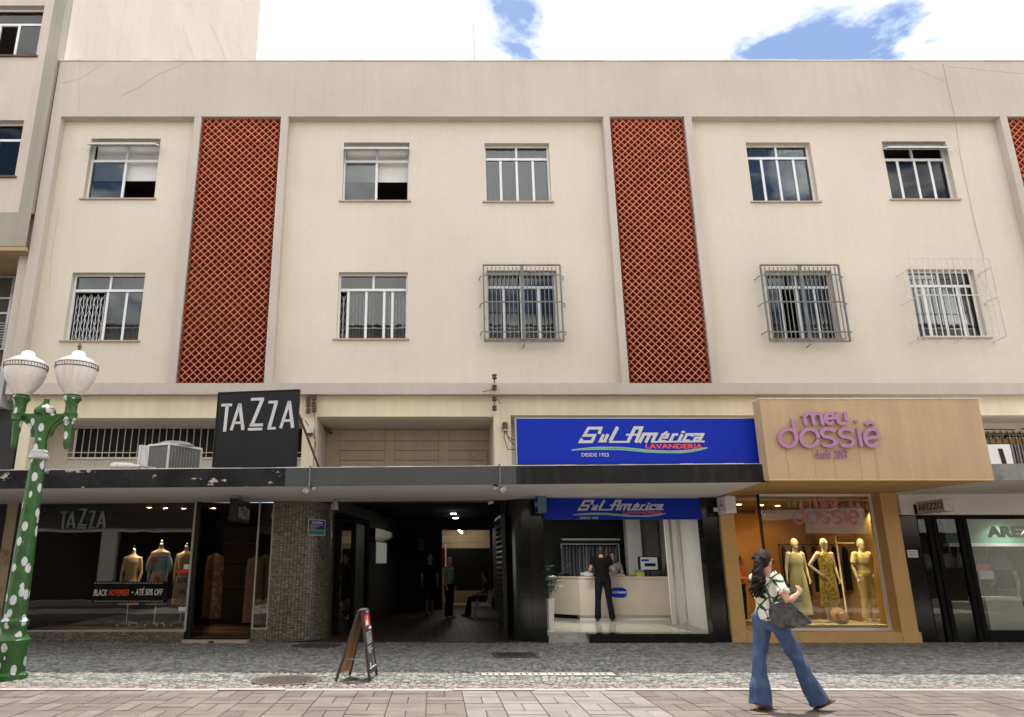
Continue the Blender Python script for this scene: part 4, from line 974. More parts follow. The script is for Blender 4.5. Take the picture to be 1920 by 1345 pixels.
def lamp_down(x, y, z, watt, col=(1, .72, .45), r=.05, name='ceiling_light', label='', grp=None, spot=70, em=14):
    t = thing(name, label, 'light', (x, y, z), grp)
    MB().lathe(x, y, [(r+.012, z-.004),(r+.012,z-.016),(r,z-.016),(r,z-.004)], 14).build('rim', M['white'], t)
    MB().lathe(x, y, [(0.0, z-.010),(r,z-.010)], 14).build('bulb', mat('lit_bulb', (1,.9,.7), .5, 0, emit=(col, em)), t)
    l = bpy.data.lights.new('lamp_light', 'SPOT'); l.energy = watt; l.color = col; l.spot_size = math.radians(spot*2); l.spot_blend = .6; l.shadow_soft_size = .04
    o = bpy.data.objects.new('lamp_light', l); COL.objects.link(o); o.parent = t; o.location = (0, 0, -.03)
    return t
for i, (px, py, Y) in enumerate(((280,952,17.0),(310,951,17.2),(345,951,17.3),(400,952,17.2))):
    p = at(px, py, Y); lamp_down(p.x, Y, 2.765, 34 if i < 3 else 3, label=['leftmost of the three warm downlights over the dress display', 'middle one of the three warm downlights over the dress display', 'rightmost of the three warm downlights over the dress display', 'warm downlight just inside the dress shop door'][i], grp='dress shop downlights', spot=42)
wl = thing('display_partition', 'pale panel with dark shelves at the back of the dress shop', 'partition', (-4.9, 20.2, 0))
MB().box(-5.6, -4.7, 20.1, 20.45, .06, 2.5).build('panel', mat('cream_panel', (.05,.04,.028), .7, .1), wl)
b = MB()
for z in (.9, 1.5, 2.05): b.box(-5.55, -4.75, 19.9, 20.098, z, z+.04)
b.build('shelf', M['black'], wl)
# letters hanging behind the glass and the sale banner
tb = thing('window_letters', 'row of metal TAZZA letters hung inside the shop window', 'sign', (-7.6, 15.95, 2.45))
b = MB(); tazza_letters(b, lambda x, z: (lambda p: (p.x, p.z))(at(113+(x-100)*.192, 955+(z-150)*.197, 15.95)), 15.95, 15.98); b.build('lettering', M['alu_dark'], tb)
bn = thing('sale_banner', 'black window banner reading BLACK NOVEMBER ATÉ 50% OFF', 'banner', (-6.5, 15.74, 1.0))
P0, P1 = at(172, 1130, 15.742), at(316, 1090, 15.742)
MB().box(P0.x, P1.x, 15.742, 15.75, P0.z, P1.z).build('banner_face', M['black_matt'], bn)
def txt(body, x0, y0, x1, y1, m, nm, sh=.18, bold=.012):
    p, q = at(x0, y1, 15.74), at(x1, y0, 15.74); MB().text(body, p.x, q.x, p.z, q.z, 15.738, .003, shear=sh, bold=bold).build(nm, m, bn)
txt('BLACK', 175, 1105, 202, 1117, M['white'], 'white_lettering'); txt('NOVEMBER', 203, 1105, 243, 1117, M['orange_print'], 'red_lettering')
txt('•', 247, 1109, 250, 1112, M['white'], 'dot'); txt('ATÉ 50% OFF', 253, 1101, 306, 1116, M['white'], 'white_lettering')
b = MB()
for zz in (1093, 1127):
    for i in range(24):
        p = at(177+i*5.4, zz, 15.74); b.box(p.x, p.x+.035, 15.739, 15.741, p.z-.006, p.z+.006)
b.build('dashed_line', M['letter_grey'], bn)
st = thing('window_sticker', 'small sale stickers reading 30% on the dress shop glass by the door', 'sticker', (-5.3, 15.75, 1.0))
p, q = at(331, 1093, 15.75), at(352, 1082, 15.75); MB().text('30%', p.x, q.x, p.z, q.z, 15.748, .003, bold=.03).build('percent_lettering', M['black'], st)
p, q = at(334, 1115, 15.75), at(348, 1105, 15.75); MB().text('6X', p.x, q.x, p.z, q.z, 15.748, .003, bold=.03).build('instalment_lettering', M['black'], st)
p, q = at(331, 1068, 15.75), at(354, 1074, 15.75); MB().box(p.x, q.x, 15.747, 15.75, q.z, p.z).build('red_sticker', M['red'], st)
p, q = at(345, 1058, 15.75), at(354, 1067, 15.75); MB().box(p.x, q.x, 15.747, 15.75, q.z, p.z).build('white_sticker', M['white'], st)
p, q = at(335, 1138, 15.75), at(348, 1146, 15.75); MB().box(p.x, q.x, 15.747, 15.75, q.z, p.z).build('white_sticker', M['white'], st)

# ================================================================ gallery passage
gy = thing('gallery_passage', 'dark covered gallery passage running into the building', 'passage', (0, 16, 0))
GL0, GL1 = Vector((-2.25, 17.0, 0)), Vector((-1.12, 27, 0)); GH = 2.98
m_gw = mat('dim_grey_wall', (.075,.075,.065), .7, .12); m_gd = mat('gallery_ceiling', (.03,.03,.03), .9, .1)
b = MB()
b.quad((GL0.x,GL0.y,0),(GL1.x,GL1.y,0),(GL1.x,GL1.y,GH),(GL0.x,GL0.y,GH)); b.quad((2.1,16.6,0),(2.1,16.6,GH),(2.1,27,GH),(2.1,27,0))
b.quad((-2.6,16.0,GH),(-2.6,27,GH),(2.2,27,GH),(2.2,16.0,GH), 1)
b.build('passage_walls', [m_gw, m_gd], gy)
fl = MB().box(-2.9, 2.12, 15.67, 27, -.01, .012).build('passage_floor', mat('tile_joint', (.03,.022,.016), .8, .2), gy)
b = MB()
for i in range(25):
    for j in range(34):
        x = -2.3+i*.18; y = 15.69+j*.33
        if x < -2.3 and y > 17: continue
        b.box(x+.004, x+.176, y+.004, y+.326, .010, .015+RN.uniform(0, .001))
b.build('floor_tiles', M['floor_dark'], fl, kind='stuff')
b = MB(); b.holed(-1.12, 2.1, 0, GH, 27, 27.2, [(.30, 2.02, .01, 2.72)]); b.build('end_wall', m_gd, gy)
# display windows and door along the left wall
def on_left(u0, u1, z0, z1, d, name, m, off=.02, par=None):
    a = GL0.lerp(GL1, u0); c = GL0.lerp(GL1, u1); n = Vector((GL1.y-GL0.y, -(GL1.x-GL0.x), 0)).normalized()
    p = [a+n*off, c+n*off, c+n*(off+d), a+n*(off+d)]
    return MB().hexa([(q.x,q.y,z0) for q in p]+[(q.x,q.y,z1) for q in p]).build(name, m, par or gy)
for u in (.005, .16, .33): on_left(u, u+.03, 0, 2.62, .08, 'post', M['black_matt'])
on_left(.03, .36, 2.55, 2.66, .08, 'door_head', M['black_matt'], .021)
on_left(.20, .32, .06, 2.5, .03, 'door', mat('grey_green_door', (.20,.21,.18), .5, .1))
on_left(.04, .155, .25, 2.5, .008, 'pane', M['shopglass'], .06)
on_left(.045, .10, .75, 1.75, .03, 'hung_cloth', mat('white_cloth', (.45,.42,.37), .9, .1), .03)
on_left(.10, .15, .8, 1.8, .03, 'hung_cloth', mat('tan_cloth', (.25,.15,.08), .9, .1), .03)
on_left(.50, .66, 1.55, 2.15, .02, 'high_window', mat('window_daylight', (.5,.55,.48), .5, .05, emit=((.75,.8,.7), .10)))
on_left(.42, .70, 2.16, 2.5, .12, 'awning', M['black'])
on_left(.74, .99, 1.95, 2.35, .9, 'shop_awning', M['cloth_black'])
# far lit hall
m_fw = mat('cream_hall_wall', (.45,.36,.24), .8, .1)
shell('lit_hall', -.6, 3.2, 27.2, 31.5, .012, 2.9, m_fw, M['floor_dark'], m_fw, gy)
MB().box(-.6, 3.2, 29.6, 29.9, 2.35, 2.62).build('hall_beam', mat('cream_beam', (.6,.5,.34), .8), gy)
MB().box(.45, 2.3, 29.85, 29.9, .55, 2.15).build('dark_door', M['black'], gy)
MB().box(.42, .50, 29.6, 29.84, .012, 2.3).build('hall_post', M['white'], gy)
MB().box(.45, 2.4, 28.8, 29.3, .013, .10).build('lit_floor_strip', M['white'], gy)  # white slab stands in for the lit strip of hall floor
MB().box(.15, .42, 28.0, 28.04, 1.4, 2.1).build('red_poster', M['red'], gy)
for i, (px, py, Y) in enumerate(((861,993,28.2),(865,998,28.8),(872,1007,30.2),(875,1009,30.9))):
    p = at(px, py, Y); t = thing('pendant_lamp', ['nearest small white lamp hanging in the lit hall', 'second small white lamp hanging in the lit hall', 'third small white lamp hanging in the lit hall', 'farthest small white lamp hanging in the lit hall'][i], 'light', p, 'gallery hall lamps')
    MB().ell(p, (.05,.05,.05), 10, 6).build('bulb', mat('cool_bulb', (1,1,1), .5, 0, emit=((1,.97,.92), 12)), t)
    MB().tube([(p.x,p.y,p.z+.04),(p.x,p.y,2.9)], .008, 5).build('cord', M['black'], t)
    if i in (0, 2):
        l = bpy.data.lights.new('lamp_light', 'POINT'); l.energy = 7; l.color = (1,.9,.75); l.shadow_soft_size = .06; o = bpy.data.objects.new('lamp_light', l); COL.objects.link(o); o.parent = t; o.location = (0,0,-.08)
for i, (px, py, Y) in enumerate(((850,959,21.5),(854,966,23.5))):
    p = at(px, py, Y); t = thing('ceiling_spot', ['nearer square white light on the passage ceiling', 'farther square white light on the passage ceiling'][i], 'light', (p.x, p.y, GH), 'passage ceiling lights')
    MB().box(p.x-.09, p.x+.09, p.y-.09, p.y+.09, GH-.06, GH-.002).build('housing', M['white'], t)
    MB().box(p.x-.08, p.x+.08, p.y-.085, p.y+.085, GH-.075, GH-.062).build('bulb', mat('cool_panel', (1,1,1), .5, 0, emit=((.95,.97,1), 9)), t)
    l = bpy.data.lights.new('lamp_light', 'POINT'); l.energy = .3; l.shadow_soft_size = .08; o = bpy.data.objects.new('lamp_light', l); COL.objects.link(o); o.parent = t; o.location = (0,0,-.14)
# roller shutter leaf folded against the right side
sh = thing('folded_shutter', 'dark ribbed metal shutter leaf at the right of the passage mouth', 'shutter', (1.45, 16.5, 0))
b = MB(); m_sh = mat('dark_ribbed_metal', (.035,.035,.036), .45, .15, 4, metal=.4)
n = 22; z0, z1 = .06, 2.45
for i in range(n):
    za = z0+(z1-z0)*i/n; zb = z0+(z1-z0)*(i+1)/n; zm = (za+zb)/2
    s = MB().add([(1.46,15.9,za),(1.46,17.4,za),(1.425,17.4,zm),(1.425,15.9,zm),(1.46,17.4,zb),(1.46,15.9,zb)], [(0,1,2,3),(3,2,4,5)])
    s.build('slat', m_sh, sh)
f = MB(); f.box(1.43, 1.50, 15.84, 15.898, .0, 2.5); f.box(1.42, 1.50, 15.9, 17.4, 2.46, 2.52); f.build('frame', M['black'], sh)
# black granite column: curved and flat slabs in courses
gc = thing('granite_column', 'black polished granite column with rounded corner between gallery and laundry', 'column', (1.9, 15.8, 0))
zj = [0.0] + [PZ(y, 15.7) for y in (1121, 1056, 991)] + [zc(2)-.003]
for j in range(4):
    z0, z1 = zj[j]+.003, zj[j+1]-.003
    pr = [(2.0-.5*math.cos(a), 16.2-.5*math.sin(a)) for a in [i*PI/2/10 for i in range(11)]]
    for lo, hi in ((0, 5), (5, 10)):
        b = MB()
        for i in range(lo, hi):
            a, c = pr[i], pr[i+1]
            if i == lo: a = (a[0]+(c[0]-a[0])*.03, a[1]+(c[1]-a[1])*.03)
            if i == hi-1: c = (a[0]+(c[0]-a[0])*.97, a[1]+(c[1]-a[1])*.97)
            b.quad((a[0],a[1],z0),(c[0],c[1],z0),(c[0],c[1],z1),(a[0],a[1],z1))
        b.build('granite_slab', M['granite'], gc, smooth=True)
    MB().box(2.003, 2.29, 15.70, 16.1, z0, z1).build('granite_slab', M['granite'], gc)
MB().box(1.52, 2.28, 16.02, 17.0, .0, zc(2)-.006).build('core', M['grout'], gc)
MB().box(1.98, 2.31, 15.66, 15.698, .0, .12).build('base_block', M['granite'], gc)
gc2 = thing('granite_column', 'black polished granite pier between the laundry and the tan boutique', 'column', (5.8, 15.8, 0))
for j in range(4): MB().box(5.63, 5.965, 15.70, 16.0, zj[j]+.003, zj[j+1]-.003+(.03 if j == 3 else 0)).build('granite_slab', M['granite'], gc2)
MB().box(5.60, 5.966, 15.66, 15.698, .0, .16).build('base_block', M['granite'], gc2)

# ================================================================ laundry
ld = thing('laundry_room', 'bright open laundry shop with white tile floor and long counter', 'shop', (4, 17, 0))
FZ = .17
sx0 = PX(1105, 1195, 15.6)
MB().box(sx0, 4.0, 15.58, 15.92, 0.0, FZ-.002).build('step', M['granite'], ld); MB().box(4.006, 5.60, 15.58, 15.92, 0.0, FZ-.002).build('step', M['granite'], ld)
MB().add([(2.3,15.6,.0),(sx0-.003,15.6,.0),(sx0-.003,15.92,FZ-.004),(2.3,15.92,FZ-.004)], [(0,1,2,3)]).build('ramp', M['concrete'], ld)
m_lw = M['tile_wall']
b = MB(); Yl1 = 22.5
b.quad((2.3,15.92,FZ-.003),(5.63,15.92,FZ-.003),(6.45,Yl1,FZ-.003),(2.3,Yl1,FZ-.003),1)
b.quad((2.3,15.92,FZ),(2.3,Yl1,FZ),(2.3,Yl1,2.9),(2.3,15.92,2.9),2); b.quad((5.63,15.92,FZ),(5.63,15.92,2.9),(6.45,Yl1,2.9),(6.45,Yl1,FZ)); b.quad((2.3,Yl1,FZ),(6.45,Yl1,FZ),(6.45,Yl1,2.9),(2.3,Yl1,2.9),2)
b.quad((2.3,15.72,2.9),(2.3,Yl1,2.9),(6.45,Yl1,2.9),(5.63,15.72,2.9),2)
b.build('room_shell', [m_lw, mat('floor_joint', (.3,.28,.25), .6), mat('dark_green_grey_wall', (.075,.08,.07), .8, .1)], ld)
lf = ld.children[-1]
ft = MB().box(-.298, .298, -.298, .298, -.003, .0).mesh('floor_tile', M['tile_floor'], (0,0,0))
for i in range(6):
    for j in range(7):
        x = 2.62+i*.6; y = 16.22+j*.6
        if x+.3 > 5.63+(y-15.92)*.125: continue
        q = bpy.data.objects.new('floor_tile', ft); COL.objects.link(q); place(q, (x, y, FZ+RN.uniform(0,.0006)), ld)
MB().box(PX(1178,1050,20.6), PX(1205,1050,20.6), 20.6, 20.9, FZ, 2.9).build('white_pier', M['white'], ld)
MB().box(PX(1206,1050,20.6)+.002, 6.2, 20.8, 20.85, FZ, 2.9).build('grey_partition', mat('warm_grey', (.17,.16,.145), .6, .08), ld)
for px in (1258, 1272):
    p = PX(px, 1100, 18.0); MB().box(p-.05, p+.05, 17.95, 18.0, FZ, 2.85).build('white_door_post', M['white'], ld)
ct = thing('service_counter', 'long cream laundry counter with an angled left end', 'counter', (4.5, 19.7, FZ))
cz = 1.21; ya = 19.6; xl, xr_ = PX(1087,1120,ya), PX(1262,1150,ya); xll = PX(1028,1120,20.4)
pan = MB().hexa([(xl,ya,FZ+.1),(xr_,ya,FZ+.1),(xr_,ya+.6,FZ+.1),(xl,ya+.6,FZ+.1),(xl,ya,cz-.05),(xr_,ya,cz-.05),(xr_,ya+.6,cz-.05),(xl,ya+.6,cz-.05)]).build('front_panel', M['counter'], ct)
MB().hexa([(xll,20.5,FZ+.1),(xl-.004,ya+.002,FZ+.1),(xl-.004,ya+.6,FZ+.1),(xll,21.1,FZ+.1),(xll,20.5,cz-.05),(xl-.004,ya+.002,cz-.05),(xl-.004,ya+.6,cz-.05),(xll,21.1,cz-.05)]).build('angled_panel', M['counter'], ct)
MB().hexa([(xl,ya-.03,cz-.048),(xr_+.03,ya-.03,cz-.048),(xr_+.03,ya+.62,cz-.048),(xl,ya+.62,cz-.048),(xl,ya-.03,cz),(xr_+.03,ya-.03,cz),(xr_+.03,ya+.62,cz),(xl,ya+.62,cz)]).build('counter_top', M['counter'], ct)
MB().hexa([(xll,20.46,cz-.046),(xl-.003,ya-.03,cz-.046),(xl-.003,ya+.62,cz-.046),(xll,21.1,cz-.046),(xll,20.46,cz+.001),(xl-.003,ya-.03,cz+.001),(xl-.003,ya+.62,cz+.001),(xll,21.1,cz+.001)]).build('counter_top', M['counter'], ct)
MB().box(xl, xr_-.05, ya+.06, ya+.5, FZ, FZ+.098).build('toe_kick', M['white'], ct)
bd = thing('counter_badge', 'rounded blue Sul América badge on the counter front', 'sign', at(1158, 1120, ya))
c = at(1160, 1111, ya); b = MB(); hw, hh = .21, .12
poly = [(c.x+sx_*(hw-hh)+hh*math.cos(math.radians(a)), c.z+hh*math.sin(math.radians(a))) for sx_, a0, a1 in ((1,-90,90),(-1,90,270)) for a in range(a0, a1+1, 15)]
b.prism(poly, ya-.012, ya-.002); b.build('badge_face', M['blue'], bd)
MB().text('Sul América', c.x-.17, c.x+.19, c.z-.02, c.z+.05, ya-.015, .002, bold=.02, shear=.3).build('lettering', M['white'], bd)
# things on and behind the counter
mo = thing('computer_monitor', 'computer monitor with a pale notice on the right of the counter', 'monitor', at(1220, 1078, 19.85))
p = Vector((PX(1218,1060,19.9), 19.9, cz)); MB().box(p.x-.02, p.x+.02, p.y, p.y+.03, cz+.01, cz+.2).build('stand', M['black'], mo); MB().box(p.x-.13, p.x+.13, p.y-.08, p.y+.1, cz, cz+.012).build('foot', M['black'], mo)
MB().box(p.x-.30, p.x+.30, p.y-.03, p.y-.001, cz+.14, cz+.50).build('housing', M['black'], mo)
MB().box(p.x-.24, p.x+.20, p.y-.036, p.y-.032, cz+.17, cz+.48).build('notice', mat('paper_notice', (.62,.66,.74), .6, .05), mo)
MB().box(p.x-.22, p.x-.02, p.y-.040, p.y-.037, cz+.38, cz+.43).build('notice_print', M['blue'], mo); MB().box(p.x-.14, p.x+.15, p.y-.040, p.y-.037, cz+.25, cz+.33).build('notice_print', M['sign_black'], mo)
bx = thing('small_box', 'small yellow and blue carton beside the monitor on the counter', 'box', (PX(1199,1075,19.8), 19.8, cz))
q = PX(1199,1075,19.8); MB().box(q-.10, q+.11, 19.75, 19.9, cz+.0005, cz+.17).build('carton', mat('yellow_card', (.60,.42,.03), .6), bx); MB().box(q-.10, q+.11, 19.745, 19.749, cz+.10, cz+.168).build('blue_band', mat('cyan_card', (.06,.25,.36), .6), bx)
def heap(name, label, cat, x, y, z, rx, ry, rz, m, seed):
    r = random.Random(seed); b = MB()
    for k in range(9): b.ell((x+r.uniform(-.6,.6)*rx, y+r.uniform(-.5,.5)*ry, z+rz*r.uniform(.2,.6)), (rx*r.uniform(.3,.6), ry*r.uniform(.3,.6), rz*r.uniform(.25,.6)), 8, 5)
    b.v = [(v[0], v[1], max(v[2], z+.002)) for v in b.v]
    return b.fuse(name, m, voxel=.012, it=3, label=label, cat=cat)
heap('folded_garment', 'yellow garment draped over the counter edge', 'clothes', PX(1186,1080,19.65), 19.72, cz, .13, .1, .06, mat('mustard_cloth', (.36,.30,.03), .9, .1), 2)
heap('folded_garment', 'pale garment lying on the counter right of the customer', 'clothes', PX(1166,1080,19.65), 19.75, cz, .15, .12, .06, mat('pale_cloth', (.5,.5,.47), .9, .1), 3)
heap('folded_garment', 'white shirts heaped on the counter left of the customer', 'clothes', PX(1100,1072,19.8), 19.85, cz, .17, .14, .12, mat('white_cloth2', (.62,.64,.62), .9, .05), 5)
rk = thing('garment_rail', 'hanging rail full of pressed shirts behind the counter', 'clothes rail', (3.8, 21.5, FZ))
rz = PZ(1020, 21.5); ra, rb_ = PX(1052,1020,21.5), PX(1160,1020,21.5)
b = MB(); b.tube([(ra,21.5,rz),(rb_,21.5,rz)], .018, 8); b.tube([(ra,21.5,rz),(ra,21.5,FZ)], .018, 8); b.tube([(rb_,21.5,rz),(rb_,21.5,FZ)], .018, 8); b.build('rail_frame', M['alu'], rk)
MB().box(ra, rb_, 21.3, 21.7, rz+.10, rz+.15).build('overhead_shelf', M['white'], rk)
cols = [(.55,.55,.53),(.42,.44,.45),(.24,.26,.30),(.5,.48,.44),(.34,.36,.38),(.60,.59,.56)]
mg = [mat('shirt_%d' % i, c, .9, .06) for i, c in enumerate(cols)]
def garment(x, y, zt, ln, m, w=.21, yaw=0.0, th=.035):
    b = MB(); b.loft([(0,0,zt-.02,.03,.02),(0,0,zt-.05,.06,th*.8),(0,0,zt-.10,w*.9,th),(0,0,zt-.3,w,th*1.2),(0,0,zt-ln,w*1.05,th*1.5)], 12)
    return b.xf(Matrix.Translation((x,y,0)) @ Matrix.Rotation(yaw, 4, 'Z'))
n = 17
for i in range(n):
    x = ra+.06+(rb_-ra-.12)*i/(n-1)
    g = garment(x, 21.5, rz-.03, RN.uniform(.75, .95), None, .24, PI/2*.78+RN.uniform(-.15,.15), .03)
    k = g.build('hanging_shirt', mg[RN.randrange(6)], label='pressed shirt hanging on the rail behind the laundry counter', cat='shirt', group='shirts on the laundry rail', smooth=True)
    MB().tube([(x,21.5,rz-.055),(x,21.5,rz-.02)], .004, 5).build('hook', M['alu_dark'], k)
for i, (px, Y) in enumerate(((1035, 17.6), (1107, 17.6))):
    p = PX(px, 986, Y); t = thing('ceiling_light', ['left fluorescent tray on the laundry ceiling', 'right fluorescent tray on the laundry ceiling'][i], 'light', (p, Y, 2.9), 'laundry ceiling lights')
    MB().box(p-.32, p+.32, Y-.1, Y+.1, 2.83, 2.897).build('housing', M['white'], t)
    MB().box(p-.29, p+.29, Y-.07, Y+.07, 2.82, 2.829).build('tube', mat('fluorescent', (1,1,1), .5, 0, emit=((1,.98,.92), 5)), t)
    l = bpy.data.lights.new('lamp_light', 'AREA'); l.shape = 'RECTANGLE'; l.size = .58; l.size_y = .14; l.energy = 22; l.color = (1,.97,.9); o = bpy.data.objects.new('lamp_light', l); COL.objects.link(o); o.parent = t; o.location = (0,0,-.1)
# potted plant behind the column
pp = thing('potted_plant', 'leafy palm-like plant in a tall white pot behind the black column', 'plant', (2.55, 16.9, FZ))
px_, py_ = PX(1027, 1150, 16.8), 16.8
MB().loft([(px_,py_,FZ,.11,.11),(px_,py_,FZ+.62,.17,.17),(px_,py_,FZ+.62,.15,.15),(px_,py_,FZ+.55,.15,.15)], 4).build('pot', M['white'], pp)
b = MB(); m_lf = mat('dark_leaf', (.03,.075,.025), .4, .3, 6)
for i in range(26):
    a = RN.uniform(0, 2*PI); r = RN.uniform(.25, .5); zt = FZ+RN.uniform(.85, 1.5); base = Vector((px_, py_, FZ+.5)); tip = Vector((px_+r*math.cos(a), py_+r*math.sin(a)*.7, zt-.1)); mid = (base+tip)/2+Vector((0,0,.25))
    P = [base.lerp(mid, k/5).lerp(mid.lerp(tip, k/5), k/5) for k in range(6)]
    b.tube(P, [.007]*6, 4, caps=False)
    side = Vector((-math.sin(a), math.cos(a), 0))
    for k in range(2, 6):
        for s in (-1, 1):
            o = P[k]; l = .13; d = (P[k]-P[k-1]).normalized(); t_ = o+side*s*l+d*l*.7-Vector((0,0,.03))
            b.add([o, o+(t_-o)*.5+d*.02, t_, o+(t_-o)*.5-d*.02], [(0,1,2,3)])
b.build('foliage', m_lf, pp)

# ================================================================ boutique interior
m_bo = mat('warm_boutique_wall', (.36,.22,.075), .8, .1)
shell('interior_shell', 6.27, 9.9, 15.96, 19.6, .2, 2.95, m_bo, mat('boutique_floor', (.33,.26,.18), .3, .1), mat('boutique_ceiling', (.36,.25,.13), .8, .05), ds, xr=9.9)
MB().box(6.98, 9.34, 15.98, 17.6, .202, .30).build('display_floor', mat('display_platform', (.40,.34,.25), .4, .06), ds)
b = MB()
for i in range(5): b.box(7.15+i*.47, 7.47+i*.47, 16.0, 16.32, .301, .306)
b.build('floor_mats', mat('pale_mat', (.5,.48,.40), .6), ds)
for i, px in enumerate((1478,1488,1500,1528,1543,1564,1594,1608,1626)):
    Y = 16.4+(i % 3)*.25; p = PX(px, 935, Y)
    t = thing('track_spot', 'small white track spotlight over the boutique window, %s from the left' % ['first','second','third','fourth','fifth','sixth','seventh','eighth','ninth'][i], 'light', (p, Y, 2.78), 'boutique track spotlights')
    MB().lathe(p, Y, [(.035,2.72),(.04,2.76),(.04,2.83),(.03,2.84)], 12).build('can', M['white'], t, smooth=True)
    MB().tube([(p,Y,2.84),(p,Y,2.95)], .012, 6).build('stem', M['white'], t)
    MB().lathe(p, Y, [(0,2.724),(.033,2.724)], 12).build('bulb', mat('spot_bulb', (1,.9,.7), .5, 0, emit=((1,.75,.42), 8)), t)
    if i % 2 == 0:
        l = bpy.data.lights.new('lamp_light', 'SPOT'); l.energy = 62; l.color = (1,.74,.36); l.spot_size = math.radians(95); l.spot_blend = .7; l.shadow_soft_size = .04
        o = bpy.data.objects.new('lamp_light', l); COL.objects.link(o); o.parent = t; o.location = (0,0,-.07); o.rotation_euler = (math.radians(14),0,0)
for i, px in enumerate((1370,1389,1431,1462)):
    Y = 18.2+i*.2; p = PX(px, 978, Y)
    lamp_down(p, Y, 2.945, 9, (1,.62,.30), .06, label='warm downlight deep inside the boutique, %s from the left' % ['first','second','third','fourth'][i], grp='boutique downlights')
rr = thing('clothes_rack', 'white metal rack with dark clothes behind the boutique mannequins', 'clothes rail', (8.9, 17.7, .3))
Yk = 17.8; ka, kb = PX(1567,1010,Yk), PX(1606,1010,Yk); kz = PZ(1004,Yk)
b = MB(); b.tube([(ka,Yk,.2),(ka,Yk,kz),(kb,Yk,kz),(kb,Yk,.2)], .018, 8); b.tube([(ka,Yk,kz-.17),(kb,Yk,kz-.17)], .014, 8); b.build('rack_frame', M['alu'], rr)
for i in range(9):
    x = PX(1470+i*19, 1040, 18.3); zt = PZ(1022, 18.3)
    garment(x, 18.3, zt, RN.uniform(1.0,1.25), None, .22, PI/2*.8, .045).build('hanging_garment', M['cloth_black'], label='dark garment hanging on the rail at the back of the boutique', cat='clothes', group='dark garments in the boutique', smooth=True)
rl = thing('clothes_rail', 'long dark rail along the back of the boutique', 'clothes rail', (8.5, 18.3, .2))
xa_, xb_ = PX(1462,1040,18.3), PX(1640,1040,18.3); zt = PZ(1021,18.3)
b = MB(); b.tube([(xa_,18.3,.2),(xa_,18.3,zt),(xb_,18.3,zt),(xb_,18.3,.2)], .016, 8); b.build('rail_frame', M['black'], rl)
ha = thing('straw_hat', 'round straw hat leaning at the foot of the middle mannequin', 'hat', ground(1575,1160,.3))
hp = at(1574, 1150, 16.35); MB().lathe(0,0,[(0,.10),(.08,.095),(.10,.02),(.19,0),(.185,-.012),(.09,.0)], 22).xf(Matrix.Translation((hp.x,16.35,.46)) @ Matrix.Rotation(math.radians(62),4,'X')).build('hat_body', mat('straw', (.34,.18,.08), .8, .2, 12, .4, 60), ha, smooth=True)
MB().ell((hp.x,16.29,.46),(.07,.05,.09),10,6).build('flower_trim', mat('cream_flower', (.55,.48,.36), .8, .2, 20, .6, 40), ha)
ps = thing('window_notice', 'white notice stuck inside the boutique window beside the woman', 'notice', at(1490,1150,YG))
p, q = at(1478, 1131, YG), at(1502, 1101, YG); MB().box(p.x, q.x, YG+.012, YG+.016, p.z, q.z).build('paper', M['white'], ps)
w_, h_ = q.x-p.x, q.z-p.z
b = MB(); b.box(p.x+.03, q.x-.03, YG+.0095, YG+.0115, q.z-h_*.62, q.z-h_*.3); b.build('print', mat('olive_print', (.22,.20,.08), .6), ps)
MB().ell((q.x-.06, YG+.009, q.z-.07), (.04,.002,.05), 10, 6).build('print', mat('pink_print', (.40,.14,.18), .6), ps)
b = MB(); b.box(p.x+.03, q.x-.03, YG+.0095, YG+.0115, p.z+h_*.10, p.z+h_*.13); b.box(p.x+.05, q.x-.05, YG+.0095, YG+.0115, p.z+h_*.20, p.z+h_*.22); b.build('print', M['black'], ps)

# ================================================================ shoe shop at the right
az2 = thing('shoe_shopfront', 'black framed glass shop front under a white lintel at the right', 'shopfront', (12, 15.7, 0))
MB().box(9.735, 17, 15.55, 15.85, 2.50, 2.98).build('lintel', M['soffit'], az2)
MB().box(9.74, 10.1, 15.68, 15.86, 0, 2.498).build('jamb', M['granite'], az2)
xd = [PX(1755,1000,15.75), PX(1808,1000,15.75)]
f = MB()
for x in (10.06, 10.34, 10.46, 10.98, 11.09): f.box(x, x+.09, 15.72, 15.80, 0, 2.42)
f.box(10.1, 17, 15.715, 15.805, 2.42, 2.497); f.box(11.18, 17, 15.71, 15.81, 0, .22)
f.build('door_frame', M['black_matt'], az2)
for a, c in ((10.15,10.34),(10.55,10.98)): MB().box(a, c, 15.755, 15.762, .02, 2.42).build('door_pane', M['shopglass'], az2)
MB().box(11.181, 16.9, 15.755, 15.762, .221, 2.42).build('pane', M['shopglass'], az2)
shell('interior_shell', 9.95, 16.9, 15.87, 20, .02, 2.49, mat('taupe_wall', (.12,.09,.07), .8, .1), M['floor_dark'], M['dark'], az2)
MB().box(11.2, 16.8, 16.5, 16.6, 1.95, 2.49).build('green_header', mat('sea_green_panel', (.13,.26,.19), .6, .05), az2)
MB().box(11.2, 16.8, 16.42, 16.62, 1.88, 1.948).build('header_shelf', M['white'], az2)
p, q = at(1853, 1008, 15.9), at(1925, 986, 15.9); MB().text('AREZZO', p.x, p.x+(q.x-p.x)*1.75, p.z, q.z, 15.9, .02, bold=.05).build('window_lettering', M['black'], az2, label='black AREZZO lettering behind the right shop window')
p, q = at(1703, 1045, 15.67), at(1720, 1031, 15.67); MB().box(p.x, q.x, 15.672, 15.679, p.z, q.z).build('white_notice', M['white'], az2)
b = MB()
for k in range(4): b.box(p.x+.02, q.x-.02, 15.6695, 15.6715, p.z+.025+k*.03, p.z+.033+k*.03)
b.build('notice_print', M['black'], az2)
pf = thing('display_plinth', 'white stepped display plinth low in the right shop window', 'plinth', (13, 16.3, .3))
